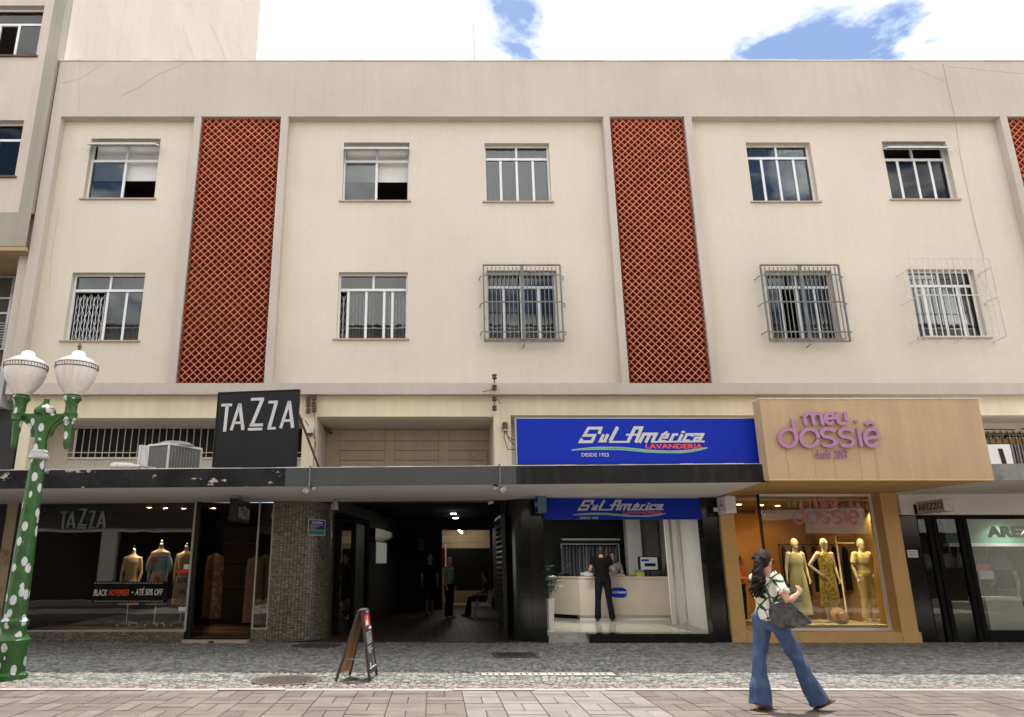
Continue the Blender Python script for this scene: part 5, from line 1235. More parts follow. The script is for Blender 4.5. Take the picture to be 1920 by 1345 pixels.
MB().box(11.45, 12.2, 16.0, 16.5, .02, .85).build('block', M['white'], pf); MB().box(12.21, 15, 16.0, 16.7, .02, .62).build('block', M['white'], pf)
hb_m = M['leather']
def handbag(x, y, z, s, label, m=None, grp='handbags in the right shop'):
    t = thing('handbag', label, 'handbag', (x, y, z), grp)
    MB().loft([(x,y,z,.20*s,.07*s),(x,y,z+.10*s,.21*s,.075*s),(x,y,z+.24*s,.13*s,.04*s)], 14).build('bag_body', m or hb_m, t, smooth=True)
    MB().tube([(x+.13*s*math.cos(a), y, z+.2*s+.30*s*math.sin(a)) for a in [PI*i/12 for i in range(13)]], .010*s, 6).build('strap', m or hb_m, t)
for i, (px, py) in enumerate(((1729,1052),(1772,1052),(1813,1052))):
    p = at(px, py, 17.2); handbag(p.x, 17.2, p.z-.15, 1.3, ['black handbag hung in the right shop, nearest the tan column','black handbag hung behind the right shop door glass','black handbag hung at the right of the shop door'][i])
p = at(1870, 1050, 16.7); handbag(p.x, 16.7, p.z-.22, 1.5, 'large black handbag hung under the green header')
bl = thing('display_table', 'round pale tub behind the right shop door', 'tub', (11, 17, .02))
p = PX(1803,1150,16.9); MB().lathe(p, 16.9, [(.28,.02),(.36,.3),(.38,.72),(.34,.74),(.32,.6)], 22).build('tub', mat('grey_green_tub', (.30,.31,.24), .6, .1), bl, smooth=True)
rs = thing('red_price_card', 'red and white price card in the right shop window', 'sign', at(1845,1085,16.2))
p, q = at(1836, 1086, 16.2), at(1856, 1058, 16.2); MB().box(p.x, q.x, 16.2, 16.21, (p.z+q.z)/2+.03, q.z).build('red_card', M['red'], rs); MB().box(p.x+.02, q.x+.02, 16.19, 16.20, p.z, (p.z+q.z)/2+.028).build('white_card', M['white'], rs)
lamp_down(PX(1773,983,17.0), 17.0, 2.485, 8, (1,.85,.7), .04, label='small downlight behind the right shop door', grp='shoe shop lights')
lamp_down(12.4, 16.2, 2.485, 18, (.92,1,.92), .05, label='downlight over the right shop window display', grp='shoe shop lights')
# ================================================================ figures
def hand(b, w, d, up, s=1.0, curl=.5, thumb=1):     # palm with five bent fingers; w wrist, d pointing direction, up back-of-hand normal
    w = Vector(w); d = Vector(d).normalized(); n = Vector(up); n = (n-d*n.dot(d)).normalized(); sd = d.cross(n)
    b.tube([w, w+d*.045*s, w+d*.085*s], [.026*s,.038*s,.036*s], 8, flat=.5, flatdir=n)
    for k in range(4):
        o = w+d*.08*s+sd*(k-1.5)*.019*s; L = (.068,.078,.074,.058)[k]*s
        p1 = o+d*L*.5-n*curl*.3*L; p2 = p1+d*L*(.45-curl*.5)-n*L*curl*.9
        b.tube([o-d*.02*s, o, p1, p2], [.010*s,.0095*s,.009*s,.0075*s], 6)
    o = w+d*.03*s+sd*thumb*.032*s; b.tube([o-sd*thumb*.012*s, o+d*.03*s+sd*thumb*.02*s, o+d*.062*s+sd*thumb*.018*s-n*curl*.03*s], [.013*s,.011*s,.009*s], 6)
def figure(name, label, loc, yaw, mats, P, s=1.0, hair='short', cat='person', face=True, voxel=.013, group=None, sleeve=.55, belly=0.0, head_turn=0.0, shoes='shoe', lower='trousers', hem=.075, wr=False):
    t = thing(name, label, cat, loc, group)
    J = dict(lh=(0,.09,.92), lk=(.02,.095,.50), la=(-.02,.095,.085), rh=(0,-.09,.92), rk=(.02,-.095,.50), ra=(-.02,-.095,.085),
             ls=(0,.175,1.40), le=(-.03,.225,1.13), lw=(.05,.225,.89), rs=(0,-.175,1.40), re=(-.03,-.225,1.13), rw=(.05,-.225,.89), head=(.02,0,1.585), pel=(0,0,.95), chest=(0,0,1.27), lf=(1,0,0), rf=(1,0,0), lhd=None, rhd=None)
    J.update(P); V = {k: (Vector(v) if v is not None else None) for k, v in J.items()}
    Mx = Matrix.Translation(loc) @ Matrix.Rotation(yaw, 4, 'Z') @ Matrix.Scale(s, 4)
    def torso(b, g=0.0, z0=None, z1=None):
        pel, ch = V['pel'], V['chest']
        rings = []
        for f, rx, ry in ((-.06,.105,.155),(.10,.115,.165),(.30,.105,.145),(.55,.105,.145),(.85,.118,.165),(1.15,.112,.178),(1.38,.085,.165),(1.48,.06,.10)):
            c = pel.lerp(ch, f); bx = belly*max(0, 1-abs(f-.45)*1.8)
            rings.append((c.x+bx*.6, c.y, c.z, rx+g+bx, ry+g+bx*.4))
        b.loft(rings, 18)
    # body
    b = MB(); torso(b, -.008); hd = V['head']; R = Matrix.Rotation(head_turn, 3, 'Z')
    nk = V['pel'].lerp(V['chest'], 1.46); b.tube([nk-Vector((0,0,.03)), nk.lerp(hd, .45), hd-Vector((0.01,0,.05))], [.062,.054,.056], 10)
    hb = MB(); hb.ell((0,0,.015),(.095,.074,.118),16,12); hb.ell((.035,0,-.06),(.055,.052,.06),12,8)
    if face:
        hb.tube([(.085,0,.03),(.108,0,-.012),(.09,0,-.022)], [.010,.014,.009], 6)
        for sgn in (-1, 1): hb.ell((-.005,.075*sgn,-.005),(.022,.010,.032),8,6)
        hb.ell((.082,0,-.060),(.012,.022,.008),8,5); hb.ell((.074,0,-.095),(.018,.022,.016),8,5)
    hb.xf(Matrix.Translation(hd) @ R.to_4x4()); b.v_off = len(b.v); b.add(hb.v, hb.f)
    for q in 'lr':
        S_, E_, W_ = V[q+'s'], V[q+'e'], V[q+'w']
        b.tube([S_+Vector((0,(-.04 if q == 'l' else .04),0)), S_, S_.lerp(E_, .5), E_, E_.lerp(W_, .35), W_], [.05,.052,.044,.037,.036,.024], 10)
        d = V[q+'hd'] if V[q+'hd'] is not None else (W_-E_)
        hand(b, W_, d, (0, 1 if q == 'l' else -1, .15), 1.0, .45, 1 if q == 'l' else -1)
        Hp, K, A = V[q+'h'], V[q+'k'], V[q+'a']
        b.tube([Hp, Hp.lerp(K, .45), K, K.lerp(A, .35), A], [.085,.07,.05,.047,.034], 10)
        fd = V[q+'f'].normalized(); b.tube([A, A-Vector((0,0,.04))-fd*.03, A-Vector((0,0,.05))+fd*.06, A-Vector((0,0,.058))+fd*.16], [.033,.036,.033,.022], 8)
    b.xf(Mx).fuse('body', mats['skin'], t, voxel=voxel*s, it=4)
    # clothes
    if mats.get('shirt'):
        b = MB(); torso(b, .012)
        for q in 'lr':
            S_, E_ = V[q+'s'], V[q+'e']; W_ = V[q+'w']; o = Vector((0,(-.05 if q == 'l' else .05),0))
            pts = [S_+o, S_, S_.lerp(E_, min(sleeve,1)*.5), S_.lerp(E_, min(sleeve,1))]; rad = [.055,.066,.064,.068]
            if sleeve > 1: pts = [S_+o, S_, S_.lerp(E_,.5), E_, E_.lerp(W_,.9)]; rad = [.055,.064,.058,.05,.042]
            b.tube(pts, rad, 12)
        b.xf(Mx).fuse('shirt', mats['shirt'], t, voxel=voxel*s, it=5, wrinkle=(.016, 14, 9) if wr else None)
    if mats.get('trousers'):
        b = MB(); pel, ch = V['pel'], V['chest']
        rr_ = []
        for f, rx, ry in ((-.42,.06,.08),(-.2,.105,.145),(0,.125,.172),(.14,.122,.168),(.24,.112,.158)):
            c = pel.lerp(ch, f); rr_.append((c.x+belly*.3, c.y, c.z, rx, ry))
        b.loft(rr_, 18)
        for q in 'lr':
            Hp, K, A = V[q+'h'], V[q+'k'], V[q+'a']
            end = A+Vector((0,0,-.035)) if lower == 'trousers' else K.lerp(A, .1)
            pts = [Hp+Vector((0,0,.03)), Hp.lerp(K,.4), K, K.lerp(end,.5), end]
            b.tube(pts, [.10,.092,.072,.5*(.068+hem),hem], 12)
        b.xf(Mx).fuse('trousers', mats['trousers'], t, voxel=voxel*s, it=5, wrinkle=(.022, 13, 7) if wr else None)
    if mats.get('shoe'):
        for q in 'lr':
            A = V[q+'a']; fd = V[q+'f'].normalized(); g = Vector((0,0,1))
            b = MB(); b.tube([A-fd*.055-g*.035, A-g*.035, A-g*.05+fd*.08, A-g*.055+fd*.18], [.034,.043,.042,.030], 10)
            zmin = A.z-.085
            b.xf(Mx).fuse('shoe', mats['shoe'], t, voxel=.011*s, it=3)
    if hair:
        b = MB()
        b.ell((-.012,0,.035),(.098,.083,.112),16,10)
        if hair == 'short': b.ell((-.045,0,-.015),(.06,.074,.07),12,8)
        if hair == 'long':
            b.ell((-.05,0,-.05),(.07,.088,.13),12,8); b.tube([(-.07,0,0),(-.10,0,-.15),(-.09,.0,-.30)], [.08,.085,.05], 10)
            for sgn in (-1,1): b.tube([(.02,.07*sgn,.03),(.0,.088*sgn,-.1),(.01,.09*sgn,-.26)], [.03,.035,.02], 8)
        if hair == 'ring': b = MB(); b.ell((-.045,0,.0),(.062,.080,.06),12,8)
        cut = [(v[0], v[1], v[2]) for v in b.v]
        b.v = [((min(v[0], .045+.25*max(0, v[2]-.02)) if hair != 'x' else v[0]), v[1], v[2]) for v in b.v]
        b.xf(Mx @ Matrix.Translation(hd) @ R.to_4x4()).fuse('hair', mats['hair'], t, voxel=.012*s, it=3)
    if face:
        b = MB()
        for sgn in (-1, 1): b.ell((.086,.030*sgn,.018),(.008,.011,.006),8,5)
        b.xf(Mx @ Matrix.Translation(hd) @ R.to_4x4()).build('eyes', M['cloth_black'], t)
    return t, Mx, V

# ---------------------------------------------------------------- woman walking past
m_print = mat('leaf_print_cotton', (.68,.65,.55), .85, .05, 4)
def leaf_print(m):
    nt = m.node_tree; N = nt.nodes; L = nt.links; b = N['Principled BSDF']; src = b.inputs['Base Color'].links[0].from_socket
    geo = N.new('ShaderNodeNewGeometry'); mp = N.new('ShaderNodeMapping'); mp.inputs['Scale'].default_value = (1, .7, 1); L.new(geo.outputs['Position'], mp.inputs[0])
    v = N.new('ShaderNodeTexVoronoi'); v.feature = 'DISTANCE_TO_EDGE'; v.inputs['Scale'].default_value = 9; L.new(mp.outputs[0], v.inputs['Vector'])
    n = N.new('ShaderNodeTexNoise'); n.inputs['Scale'].default_value = 7; n.inputs['Detail'].default_value = 1; L.new(mp.outputs[0], n.inputs['Vector'])
    a = N.new('ShaderNodeMapRange'); L.new(n.outputs[0], a.inputs[0]); a.inputs[1].default_value = .38; a.inputs[2].default_value = .68; a.inputs[3].default_value = .0; a.inputs[4].default_value = .13
    c = N.new('ShaderNodeMath'); c.operation = 'LESS_THAN'; L.new(v.outputs['Distance'], c.inputs[0]); L.new(a.outputs[0], c.inputs[1])
    x = N.new('ShaderNodeMix'); x.data_type = 'RGBA'; L.new(c.outputs[0], x.inputs[0]); L.new(src, x.inputs[6]); x.inputs[7].default_value = (.012,.13,.045,1)
    d = N.new('ShaderNodeMath'); d.operation = 'LESS_THAN'; L.new(v.outputs['Distance'], d.inputs[0]); d.inputs[1].default_value = .028
    y = N.new('ShaderNodeMix'); y.data_type = 'RGBA'; L.new(d.outputs[0], y.inputs[0]); L.new(x.outputs[2], y.inputs[6]); y.inputs[7].default_value = (.012,.03,.02,1)
    L.new(y.outputs[2], b.inputs['Base Color'])
leaf_print(m_print)
WX, WY = 3.64, 8.42
wp = dict(rh=(.03,-.085,.93), rk=(.235,-.09,.50), ra=(.415,-.10,.125), rf=(1,-.05,.35), lh=(-.03,.085,.93), lk=(-.115,.085,.50), la=(-.175,.08,.095), lf=(1,.05,-.05),
          rs=(.03,-.165,1.365), re=(.0,-.33,1.125), rw=(.17,-.30,1.205), rhd=(.6,.35,.45), ls=(.0,.165,1.37), le=(.10,.20,1.13), lw=(.22,.08,1.17), lhd=(.5,-.5,.3),
          head=(.035,.02,1.53), pel=(-.01,0,.94), chest=(.015,0,1.235))
wm, WM_, WV = figure('person', 'woman in a green leaf-print shirt and wide jeans walking past the boutique', (WX, WY, 0), math.radians(14), dict(skin=M['skin'], shirt=m_print, trousers=M['denim'], hair=M['hair']), wp, s=.985, hair=None, voxel=.010, sleeve=.66, shoes=None, hem=.115, wr=True, head_turn=math.radians(18))
b = MB(); HT = WM_ @ Matrix.Translation(WV['head']) @ Matrix.Rotation(math.radians(18), 4, 'Z')     # hair: cap, ponytail of loose curls
b.ell((-.026,0,.033),(.096,.085,.106),16,10)
b.v = [(min(v[0], .022+.45*max(0, v[2]-.03)), v[1], v[2]) for v in b.v]
b.ell((-.105,0,.02),(.045,.05,.05),10,7)
rr = random.Random(4)
for k in range(85):
    a0 = rr.uniform(-.045,.045); P = []; L_ = rr.uniform(.22,.40); ph = rr.uniform(0,6); off = rr.uniform(-.055,.03)
    for i in range(12):
        q = i/11; sp = .2+q
        P.append((-.115-.06*q+off*sp*1.1+.026*math.sin(ph+q*13), a0*sp*1.3-.01+.026*math.cos(ph+q*13), .02-L_*q-.02*math.sin(q*3)))
    b.tube(P, [.0115-.005*(i/11) for i in range(12)], 5)
for k in range(60):
    a = rr.uniform(-1.5,1.5); P = [(.028-.14*i/7, .09*math.sin(a)*(1-.25*abs(i/7-.4)), .03+.115*math.cos(a)*(1-.55*(i/7-.35)**2*3)) for i in range(8)]; b.tube(P, .0062, 5)
b.xf(HT).fuse('hair', M['hair'], wm, voxel=.0055, it=1)
b = MB()
for sgn in (-1, 1):
    b.tube([(-.02,.082*sgn,.012),(.05,.078*sgn,.020),(.098,.06*sgn,.018)], .0035, 5); b.ribbon(arc(0,0,.026,.021,0,360,14), .004, -.002, .002) if False else None
    b.tube([(.104, .034*sgn+.025*math.cos(a), .012+.02*math.sin(a)) for a in [2*PI*i/12 for i in range(13)]], .0035, 5)
b.tube([(.104,-.01,.016),(.104,.01,.016)], .0035, 5); b.xf(HT).build('glasses', M['black'], wm)
for q in 'lr':
    A = WV[q+'a']; fd = WV[q+'f'].normalized(); z = A.z-.085; b = MB(); sd = Vector((0,.042,0)); n_ = Vector((-fd.z,0,fd.x)).normalized()
    o = A-Vector((0,0,.088)); pts = [o-fd*.06, o+fd*.05, o+fd*.19]
    for i in range(2):
        p, r = pts[i], pts[i+1]; w0, w1 = (.030,.042) if i == 0 else (.042,.032)
        b.hexa([p-Vector((0,w0,0)), r-Vector((0,w1,0)), r+Vector((0,w1,0)), p+Vector((0,w0,0)), p-Vector((0,w0,0))+n_*.014, r-Vector((0,w1,0))+n_*.014, r+Vector((0,w1,0))+n_*.014, p+Vector((0,w0,0))+n_*.014])
    for f_ in (.03, .11): b.tube([o+fd*f_+Vector((0,.045*math.cos(a),0))+n_*(.014+.06*math.sin(a)*(1-f_*3)) for a in [PI*i/8 for i in range(9)]], .007, 5)
    b.xf(WM_).build('sandal', mat('brown_sandal', (.16,.055,.03), .5, .1), wm)
# tote bag on her shoulder
bg = thing('tote_bag', 'soft black leather tote bag hanging from the woman\'s shoulder', 'bag', (3.85, 8.15, .75))
BYp = WY-.235
outl = [(1441,1133),(1450,1128),(1474,1117),(1482,1128),(1500,1147),(1518,1166),(1512,1171),(1497,1174),(1470,1180),(1455,1182),(1449,1172),(1444,1152)]
pts = [at(x, y, BYp) for x, y in outl]; cx = sum(p.x for p in pts)/len(pts); cz_ = sum(p.z for p in pts)/len(pts)
b = MB(); n = len(pts); L_ = []
for dy, k in ((.065,.80),(.055,.95),(.02,1.0),(-.02,1.0),(-.045,.93),(-.055,.75)):
    L_.append([(cx+(p.x-cx)*k, BYp-dy+.02*math.sin(p.z*40+dy*30)+.015*math.sin(p.x*55), cz_+(p.z-cz_)*k) for p in pts])
vs = [q for g in L_ for q in g]; fs = [(i*n+k, i*n+(k+1)%n, (i+1)*n+(k+1)%n, (i+1)*n+k) for i in range(len(L_)-1) for k in range(n)]+[tuple(reversed(range(n))), tuple(range((len(L_)-1)*n, len(L_)*n))]
b.add(vs, fs); b.fuse('bag_body', M['leather'], bg, voxel=.009, it=5, wrinkle=(.022, 16, 10))
sh_ = WM_ @ Vector((.035,-.135,1.425))
for i, dx in enumerate((-.012, .018)):
    b = MB(); a = at(1446+i*20, 1134-i*12, BYp)
    b.tube([(a.x,a.y-.03*i,a.z-.02),(a.x-.01+dx,(a.y+sh_.y)/2-.05,(a.z+sh_.z)/2),(sh_.x+dx,sh_.y-.015,sh_.z-.02),(sh_.x+dx,sh_.y+.03,sh_.z+.012)], .011, 6); b.build('strap', M['leather'], bg)

# ---------------------------------------------------------------- people further in
figure('person', 'man in black T-shirt standing with his back to us at the laundry counter', (PX(1131,1100,19.05), 19.05, FZ), math.radians(88), dict(skin=M['skin'], shirt=M['cloth_black'], trousers=M['cloth_navy'], hair=M['hair_black'], shoe=M['black']),
       dict(le=(.05,.28,1.14), lw=(.30,.20,1.10), re=(.05,-.28,1.14), rw=(.30,-.20,1.10), lk=(.03,.13,.5), la=(-.02,.17,.085), rk=(.02,-.12,.5), ra=(-.02,-.17,.085), head=(.07,0,1.56), chest=(.02,0,1.27)), s=1.06, hair='short')
figure('person', 'laundry worker half hidden behind the customer at the counter', (PX(1150,1080,20.6), 20.6, FZ), math.radians(-100), dict(skin=M['skin_l'], shirt=mat('grey_uniform', (.30,.31,.31), .9, .1), trousers=M['cloth_navy'], hair=M['hair_black'], shoe=M['black']),
       dict(le=(.06,.26,1.14), lw=(.28,.16,1.10), re=(.06,-.26,1.14), rw=(.28,-.16,1.10)), s=.97, hair='short')
m_str = mat('striped_polo', (.42,.52,.52), .85, .04)
def stripes(m, c2, sc):
    nt = m.node_tree; N = nt.nodes; L = nt.links; b = N['Principled BSDF']; src = b.inputs['Base Color'].links[0].from_socket
    geo = N.new('ShaderNodeNewGeometry'); s_ = N.new('ShaderNodeSeparateXYZ'); L.new(geo.outputs['Position'], s_.inputs[0])
    q = N.new('ShaderNodeMath'); q.operation = 'MULTIPLY'; L.new(s_.outputs[2], q.inputs[0]); q.inputs[1].default_value = sc
    fr = N.new('ShaderNodeMath'); fr.operation = 'FRACT'; L.new(q.outputs[0], fr.inputs[0]); lt = N.new('ShaderNodeMath'); lt.operation = 'LESS_THAN'; L.new(fr.outputs[0], lt.inputs[0]); lt.inputs[1].default_value = .42
    x = N.new('ShaderNodeMix'); x.data_type = 'RGBA'; L.new(lt.outputs[0], x.inputs[0]); L.new(src, x.inputs[6]); x.inputs[7].default_value = (*c2, 1); L.new(x.outputs[2], b.inputs['Base Color'])
stripes(m_str, (.09,.17,.20), 17)
g_ = ground(842, 1160); figure('person', 'grey-haired man in a striped polo shirt standing in the passage', (g_.x, g_.y, .015), math.radians(-35), dict(skin=M['skin_l'], shirt=m_str, trousers=M['cloth_black'], hair=mat('grey_hair', (.30,.29,.28), .7, .2), shoe=mat('grey_shoe', (.30,.30,.30), .6)), dict(), s=1.0, hair='ring', belly=.045)
g_ = ground(806, 1153); figure('person', 'dark figure in black clothes walking in the shade of the passage', (g_.x, g_.y-.6, .015), math.radians(-80), dict(skin=M['skin'], shirt=M['cloth_black'], trousers=M['cloth_black'], hair=M['hair_black'], shoe=M['black']), dict(rk=(.10,-.09,.5), ra=(.03,-.1,.09), lk=(-.02,.09,.5), la=(-.17,.09,.13)), s=1.06, hair='short', lower='shorts', hem=.10, sleeve=.8)
cpos = ground(915, 1157); CXp, CYp = min(cpos.x, 1.5), cpos.y
ch = thing('plastic_chair', 'white plastic armchair by the right side of the passage', 'chair', (CXp, CYp, 0))
m_pl = mat('white_plastic', (.45,.43,.38), .5, .05)
MB().box(CXp-.23, CXp+.23, CYp-.22, CYp+.22, .42, .45).build('seat', m_pl, ch)
MB().add([(CXp+.20,CYp-.21,.45),(CXp+.20,CYp+.21,.45),(CXp+.30,CYp+.19,.82),(CXp+.30,CYp-.19,.82),(CXp+.23,CYp-.21,.45),(CXp+.23,CYp+.21,.45),(CXp+.33,CYp+.19,.82),(CXp+.33,CYp-.19,.82)], [(0,1,2,3),(7,6,5,4),(3,2,6,7),(0,3,7,4),(1,5,6,2)]).build('backrest', m_pl, ch)
for sx_ in (-1, 1):
    for sy_ in (-1, 1): MB().bar((CXp+sx_*.20,CYp+sy_*.19,.42),(CXp+sx_*.26,CYp+sy_*.23,.015),.05,.03).build('leg', m_pl, ch)
for sy_ in (-1, 1): MB().tube([(CXp-.20,CYp+sy_*.22,.44),(CXp-.20,CYp+sy_*.25,.64),(CXp+.05,CYp+sy_*.25,.66),(CXp+.28,CYp+sy_*.2,.68)], .02, 6).build('armrest', m_pl, ch)
figure('person', 'person in a brown top seated on the white plastic chair', (CXp, CYp, .015), PI, dict(skin=M['skin'], shirt=mat('brown_top', (.09,.055,.045), .9), trousers=M['cloth_black'], hair=M['hair_black'], shoe=M['black']),
       dict(pel=(0,0,.53), chest=(-.05,0,.84), lh=(.0,.09,.52), lk=(.42,.11,.50), la=(.45,.11,.085), rh=(0,-.09,.52), rk=(.42,-.11,.50), ra=(.50,-.11,.085), ls=(-.06,.175,.97), le=(.02,.24,.72), lw=(.24,.17,.64), rs=(-.06,-.175,.97), re=(.02,-.24,.72), rw=(.24,-.17,.64), head=(-.04,0,1.16)), s=1.0, hair='short')
p = at(1385, 1050, 18.6); figure('person', 'shop worker in a coral top deep inside the boutique', (p.x, 18.6, .2), math.radians(-20), dict(skin=M['skin'], shirt=mat('coral_top', (.55,.09,.05), .8), trousers=M['cloth_black'], hair=M['hair_black'], shoe=M['black']), dict(rw=(.25,-.2,1.1), re=(.0,-.24,1.12)), s=.88, hair='short')
p = at(1905, 1060, 16.9); figure('person', 'woman with long light-brown hair in black top and green trousers inside the right shop', (p.x, 17.3, .02), math.radians(-150), dict(skin=M['skin_l'], shirt=M['cloth_black'], trousers=mat('sea_green_trousers', (.05,.22,.15), .8), hair=mat('light_brown_hair', (.14,.065,.03), .5, .2), shoe=M['black']), dict(rw=(.2,-.2,1.05)), s=1.0, hair='long', sleeve=.2)

# ---------------------------------------------------------------- mannequins
def boutique_mannequin(label, px, Y, top, low, kind, P, turn=0.0):
    x = PX(px, 1080, Y)
    t, Mx, V = figure('mannequin', label, (x, Y, .33), math.radians(-78)+turn, dict(skin=M['mannequin_w'], shirt=top if kind == 'suit' else None, trousers=low if kind == 'suit' else None, hair=None), P, s=1.0, hair=None, face=False, cat='mannequin', group='boutique mannequins', sleeve=.75, hem=.085)
    if kind != 'suit':
        b = MB(); rings = [(0,0,1.42,.075,.155),(0,0,1.30,.128,.172),(0,0,1.15,.112,.15),(0,0,1.06,.108,.142),(0,0,.92,.135,.178),(0,0,.6,.155,.20),(0,0,.25,.17,.22),(0,0,.14 if kind == 'long' else .30,.18,.23)]
        b.loft(rings, 22); b.v = [(v[0]*(1+.05*math.sin(9*math.atan2(v[1], v[0]))*max(0, 1-v[2])), v[1]*(1+.05*math.sin(9*math.atan2(v[1], v[0]))*max(0, 1-v[2])), v[2]) for v in b.v]
        b.xf(Mx).build('dress', top, t, smooth=True)
        if kind == 'long':
            for sg in (-1, 1): MB().tube([Mx @ Vector(q) for q in ((.03,.13*sg,1.36),(0,.15*sg,1.43),(-.03,.13*sg,1.36))], .035, 8, flat=.4).build('strap', top, t)
            b = MB(); b.tube([Mx @ Vector(q) for q in ((.115,.02,1.05),(.13,.0,.95),(.145,-.03,.85),(.15,-.01,.72))], .008, 6); b.build('tie_cord', M['cracks'], t)
        else: MB().tube([Mx @ Vector(q) for q in ((.07,-.12,1.36),(.02,-.14,1.44),(-.06,-.12,1.38))], .04, 8, flat=.4).build('strap', top, t)
    b = MB(); b.lathe(x, Y, [(.0,.318),(.17,.318),(.17,.306),(.0,.306)], 20); b.tube([(x+.03,Y+.02,.31),(x+.03,Y+.02,.7)], .012, 6)
    b.build('stand', M['white'], t)
    return t
m_gold = mat('gold_leaf_print', (.40,.31,.07), .7, .12, 4)
leaf_print_src = m_gold
def gold_print(m):
    nt = m.node_tree; N = nt.nodes; L = nt.links; b = N['Principled BSDF']; src = b.inputs['Base Color'].links[0].from_socket
    geo = N.new('ShaderNodeNewGeometry'); w = N.new('ShaderNodeTexWave'); w.wave_type = 'RINGS'; w.inputs['Scale'].default_value = 6; w.inputs['Distortion'].default_value = 9; w.inputs['Detail Scale'].default_value = 2.5; L.new(geo.outputs['Position'], w.inputs['Vector'])
    r = N.new('ShaderNodeMath'); r.operation = 'GREATER_THAN'; L.new(w.outputs[1], r.inputs[0]); r.inputs[1].default_value = .72
    x = N.new('ShaderNodeMix'); x.data_type = 'RGBA'; L.new(r.outputs[0], x.inputs[0]); L.new(src, x.inputs[6]); x.inputs[7].default_value = (.16,.12,.02,1); L.new(x.outputs[2], b.inputs['Base Color'])
gold_print(m_gold)
m_sage = mat('pale_sage_dress', (.50,.48,.30), .75, .04); m_cream = mat('cream_yellow_linen', (.56,.48,.26), .8, .04)
dn = dict(le=(-.02,.24,1.12), lw=(.07,.22,.88), re=(-.02,-.24,1.12), rw=(.07,-.25,.88), head=(.02,0,1.60))
boutique_mannequin('mannequin in a long pale sage dress, leftmost of the three in the boutique', 1496, 16.75, m_sage, None, 'long', dict(dn, rw=(.03,.0-.30,.90)))
boutique_mannequin('mannequin in a gold patterned one-shoulder dress, middle of the three', 1551, 16.75, m_gold, None, 'print', dict(dn, re=(-.10,-.33,1.16), rw=(.05,-.20,.97)))
boutique_mannequin('mannequin in a cream blouse and trousers, rightmost of the three', 1621, 16.75, m_cream, m_cream, 'suit', dict(dn, le=(-.10,.33,1.16), lw=(.03,.19,.97)))

def dress_form(label, px, Y, zt, top, low, arms=True, color=M['mannequin'], sleeves=None):
    x = PX(px, 1060, Y); z = zt-.62; t = thing('dress_form', label, 'mannequin', (x, Y, .2), 'dress forms in the dress shop')
    b = MB(); b.loft([(x,Y,z-.25,.17,.12),(x,Y,z-.10,.175,.125),(x,Y,z+.10,.125,.10),(x,Y,z+.32,.165,.115),(x,Y,z+.44,.165,.10),(x,Y,z+.49,.10,.07),(x,Y,z+.52,.048,.048),(x,Y,z+.60,.045,.045)], 20)
    for sg in (-1, 1):
        S_ = Vector((x+sg*.165,Y,z+.43)); E_ = Vector((x+sg*.215,Y+.01,z+.14)); W_ = Vector((x+sg*.20,Y-.06,z-.12))
        b.tube([S_-Vector((sg*.05,0,0)), S_, S_.lerp(E_,.5), E_, W_], [.05,.05,.042,.035,.024], 10); hand(b, W_, (sg*-.05,-.2,-1), (sg,0,0), 1, .35, -sg)
    b.fuse('body', color, t, voxel=.013, it=4)
    MB().lathe(x, Y, [(.046,z+.60),(.05,z+.61),(.03,z+.64),(.012,z+.65),(.012,z+.67),(.022,z+.69),(.012,z+.71),(0,z+.715)], 12).build('neck_cap', mat('chrome', (.6,.6,.6), .2, 0, metal=1), t, smooth=True)
    b = MB(); b.loft([(x,Y,z+.47,.10,.075),(x,Y,z+.42,.165,.11),(x,Y,z+.32,.175,.125),(x,Y,z+.10,.14,.115),(x,Y,z-.02,.16,.125)], 20); b.build('bodice', top, t, smooth=True) if not sleeves else None
    if sleeves:
        b = MB(); b.loft([(x,Y,z+.36,.175,.12),(x,Y,z+.30,.178,.127),(x,Y,z+.10,.14,.115),(x,Y,z+.02,.15,.12)], 20); b.build('bodice', top, t, smooth=True)
        for sg in (-1, 1):
            b = MB(); b.tube([(x+sg*.17,Y,z+.36),(x+sg*.205,Y,z+.28),(x+sg*.225,Y,z+.16),(x+sg*.225,Y-.02,z+.06),(x+sg*.21,Y-.03,z+.02)], [.05,.065,.078,.07,.04], 12); b.build('puff_sleeve', top, t, smooth=True)
    b = MB(); rg = [(x,Y,z+.0,.152,.118),(x,Y,z-.12,.19,.15),(x,Y,z-.5,.215,.17),(x,Y,.65,.22,.18)]
    b.loft(rg, 24); b.v = [(x+(v[0]-x)*(1+.04*math.sin(10*math.atan2(v[1]-Y, v[0]-x))), v[1], v[2]) for v in b.v]; b.build('skirt', low, t, smooth=True)
    b = MB(); b.tube([(x,Y,.24),(x,Y,.9)], .014, 8)
    for k in range(5):
        a = k*2*PI/5+.3; b.tube([(x,Y,.30),(x+.12*math.cos(a),Y+.12*math.sin(a),.275),(x+.22*math.cos(a),Y+.22*math.sin(a),.25)], .012, 6); b.ell((x+.22*math.cos(a),Y+.22*math.sin(a),.225),(.022,.022,.024),8,6)
    b.build('wheeled_stand', mat('chrome2', (.65,.65,.65), .2, 0, metal=1), t)
    return x, t
m_bl = mat('powder_blue_cotton', (.26,.36,.44), .85, .06); m_bei = mat('beige_cotton', (.42,.33,.22), .85, .06); m_san = mat('sand_dress', (.40,.28,.15), .85, .06)
x_, t_ = dress_form('dress form in a plain sand-coloured dress, leftmost in the dress shop window', 248, 17.05, PZ(1030,17.05), m_san, m_san)
x_, t_ = dress_form('dress form in a powder blue off-shoulder top and beige skirt', 299, 16.95, PZ(1020,16.95), m_bl, m_bei, sleeves=True)
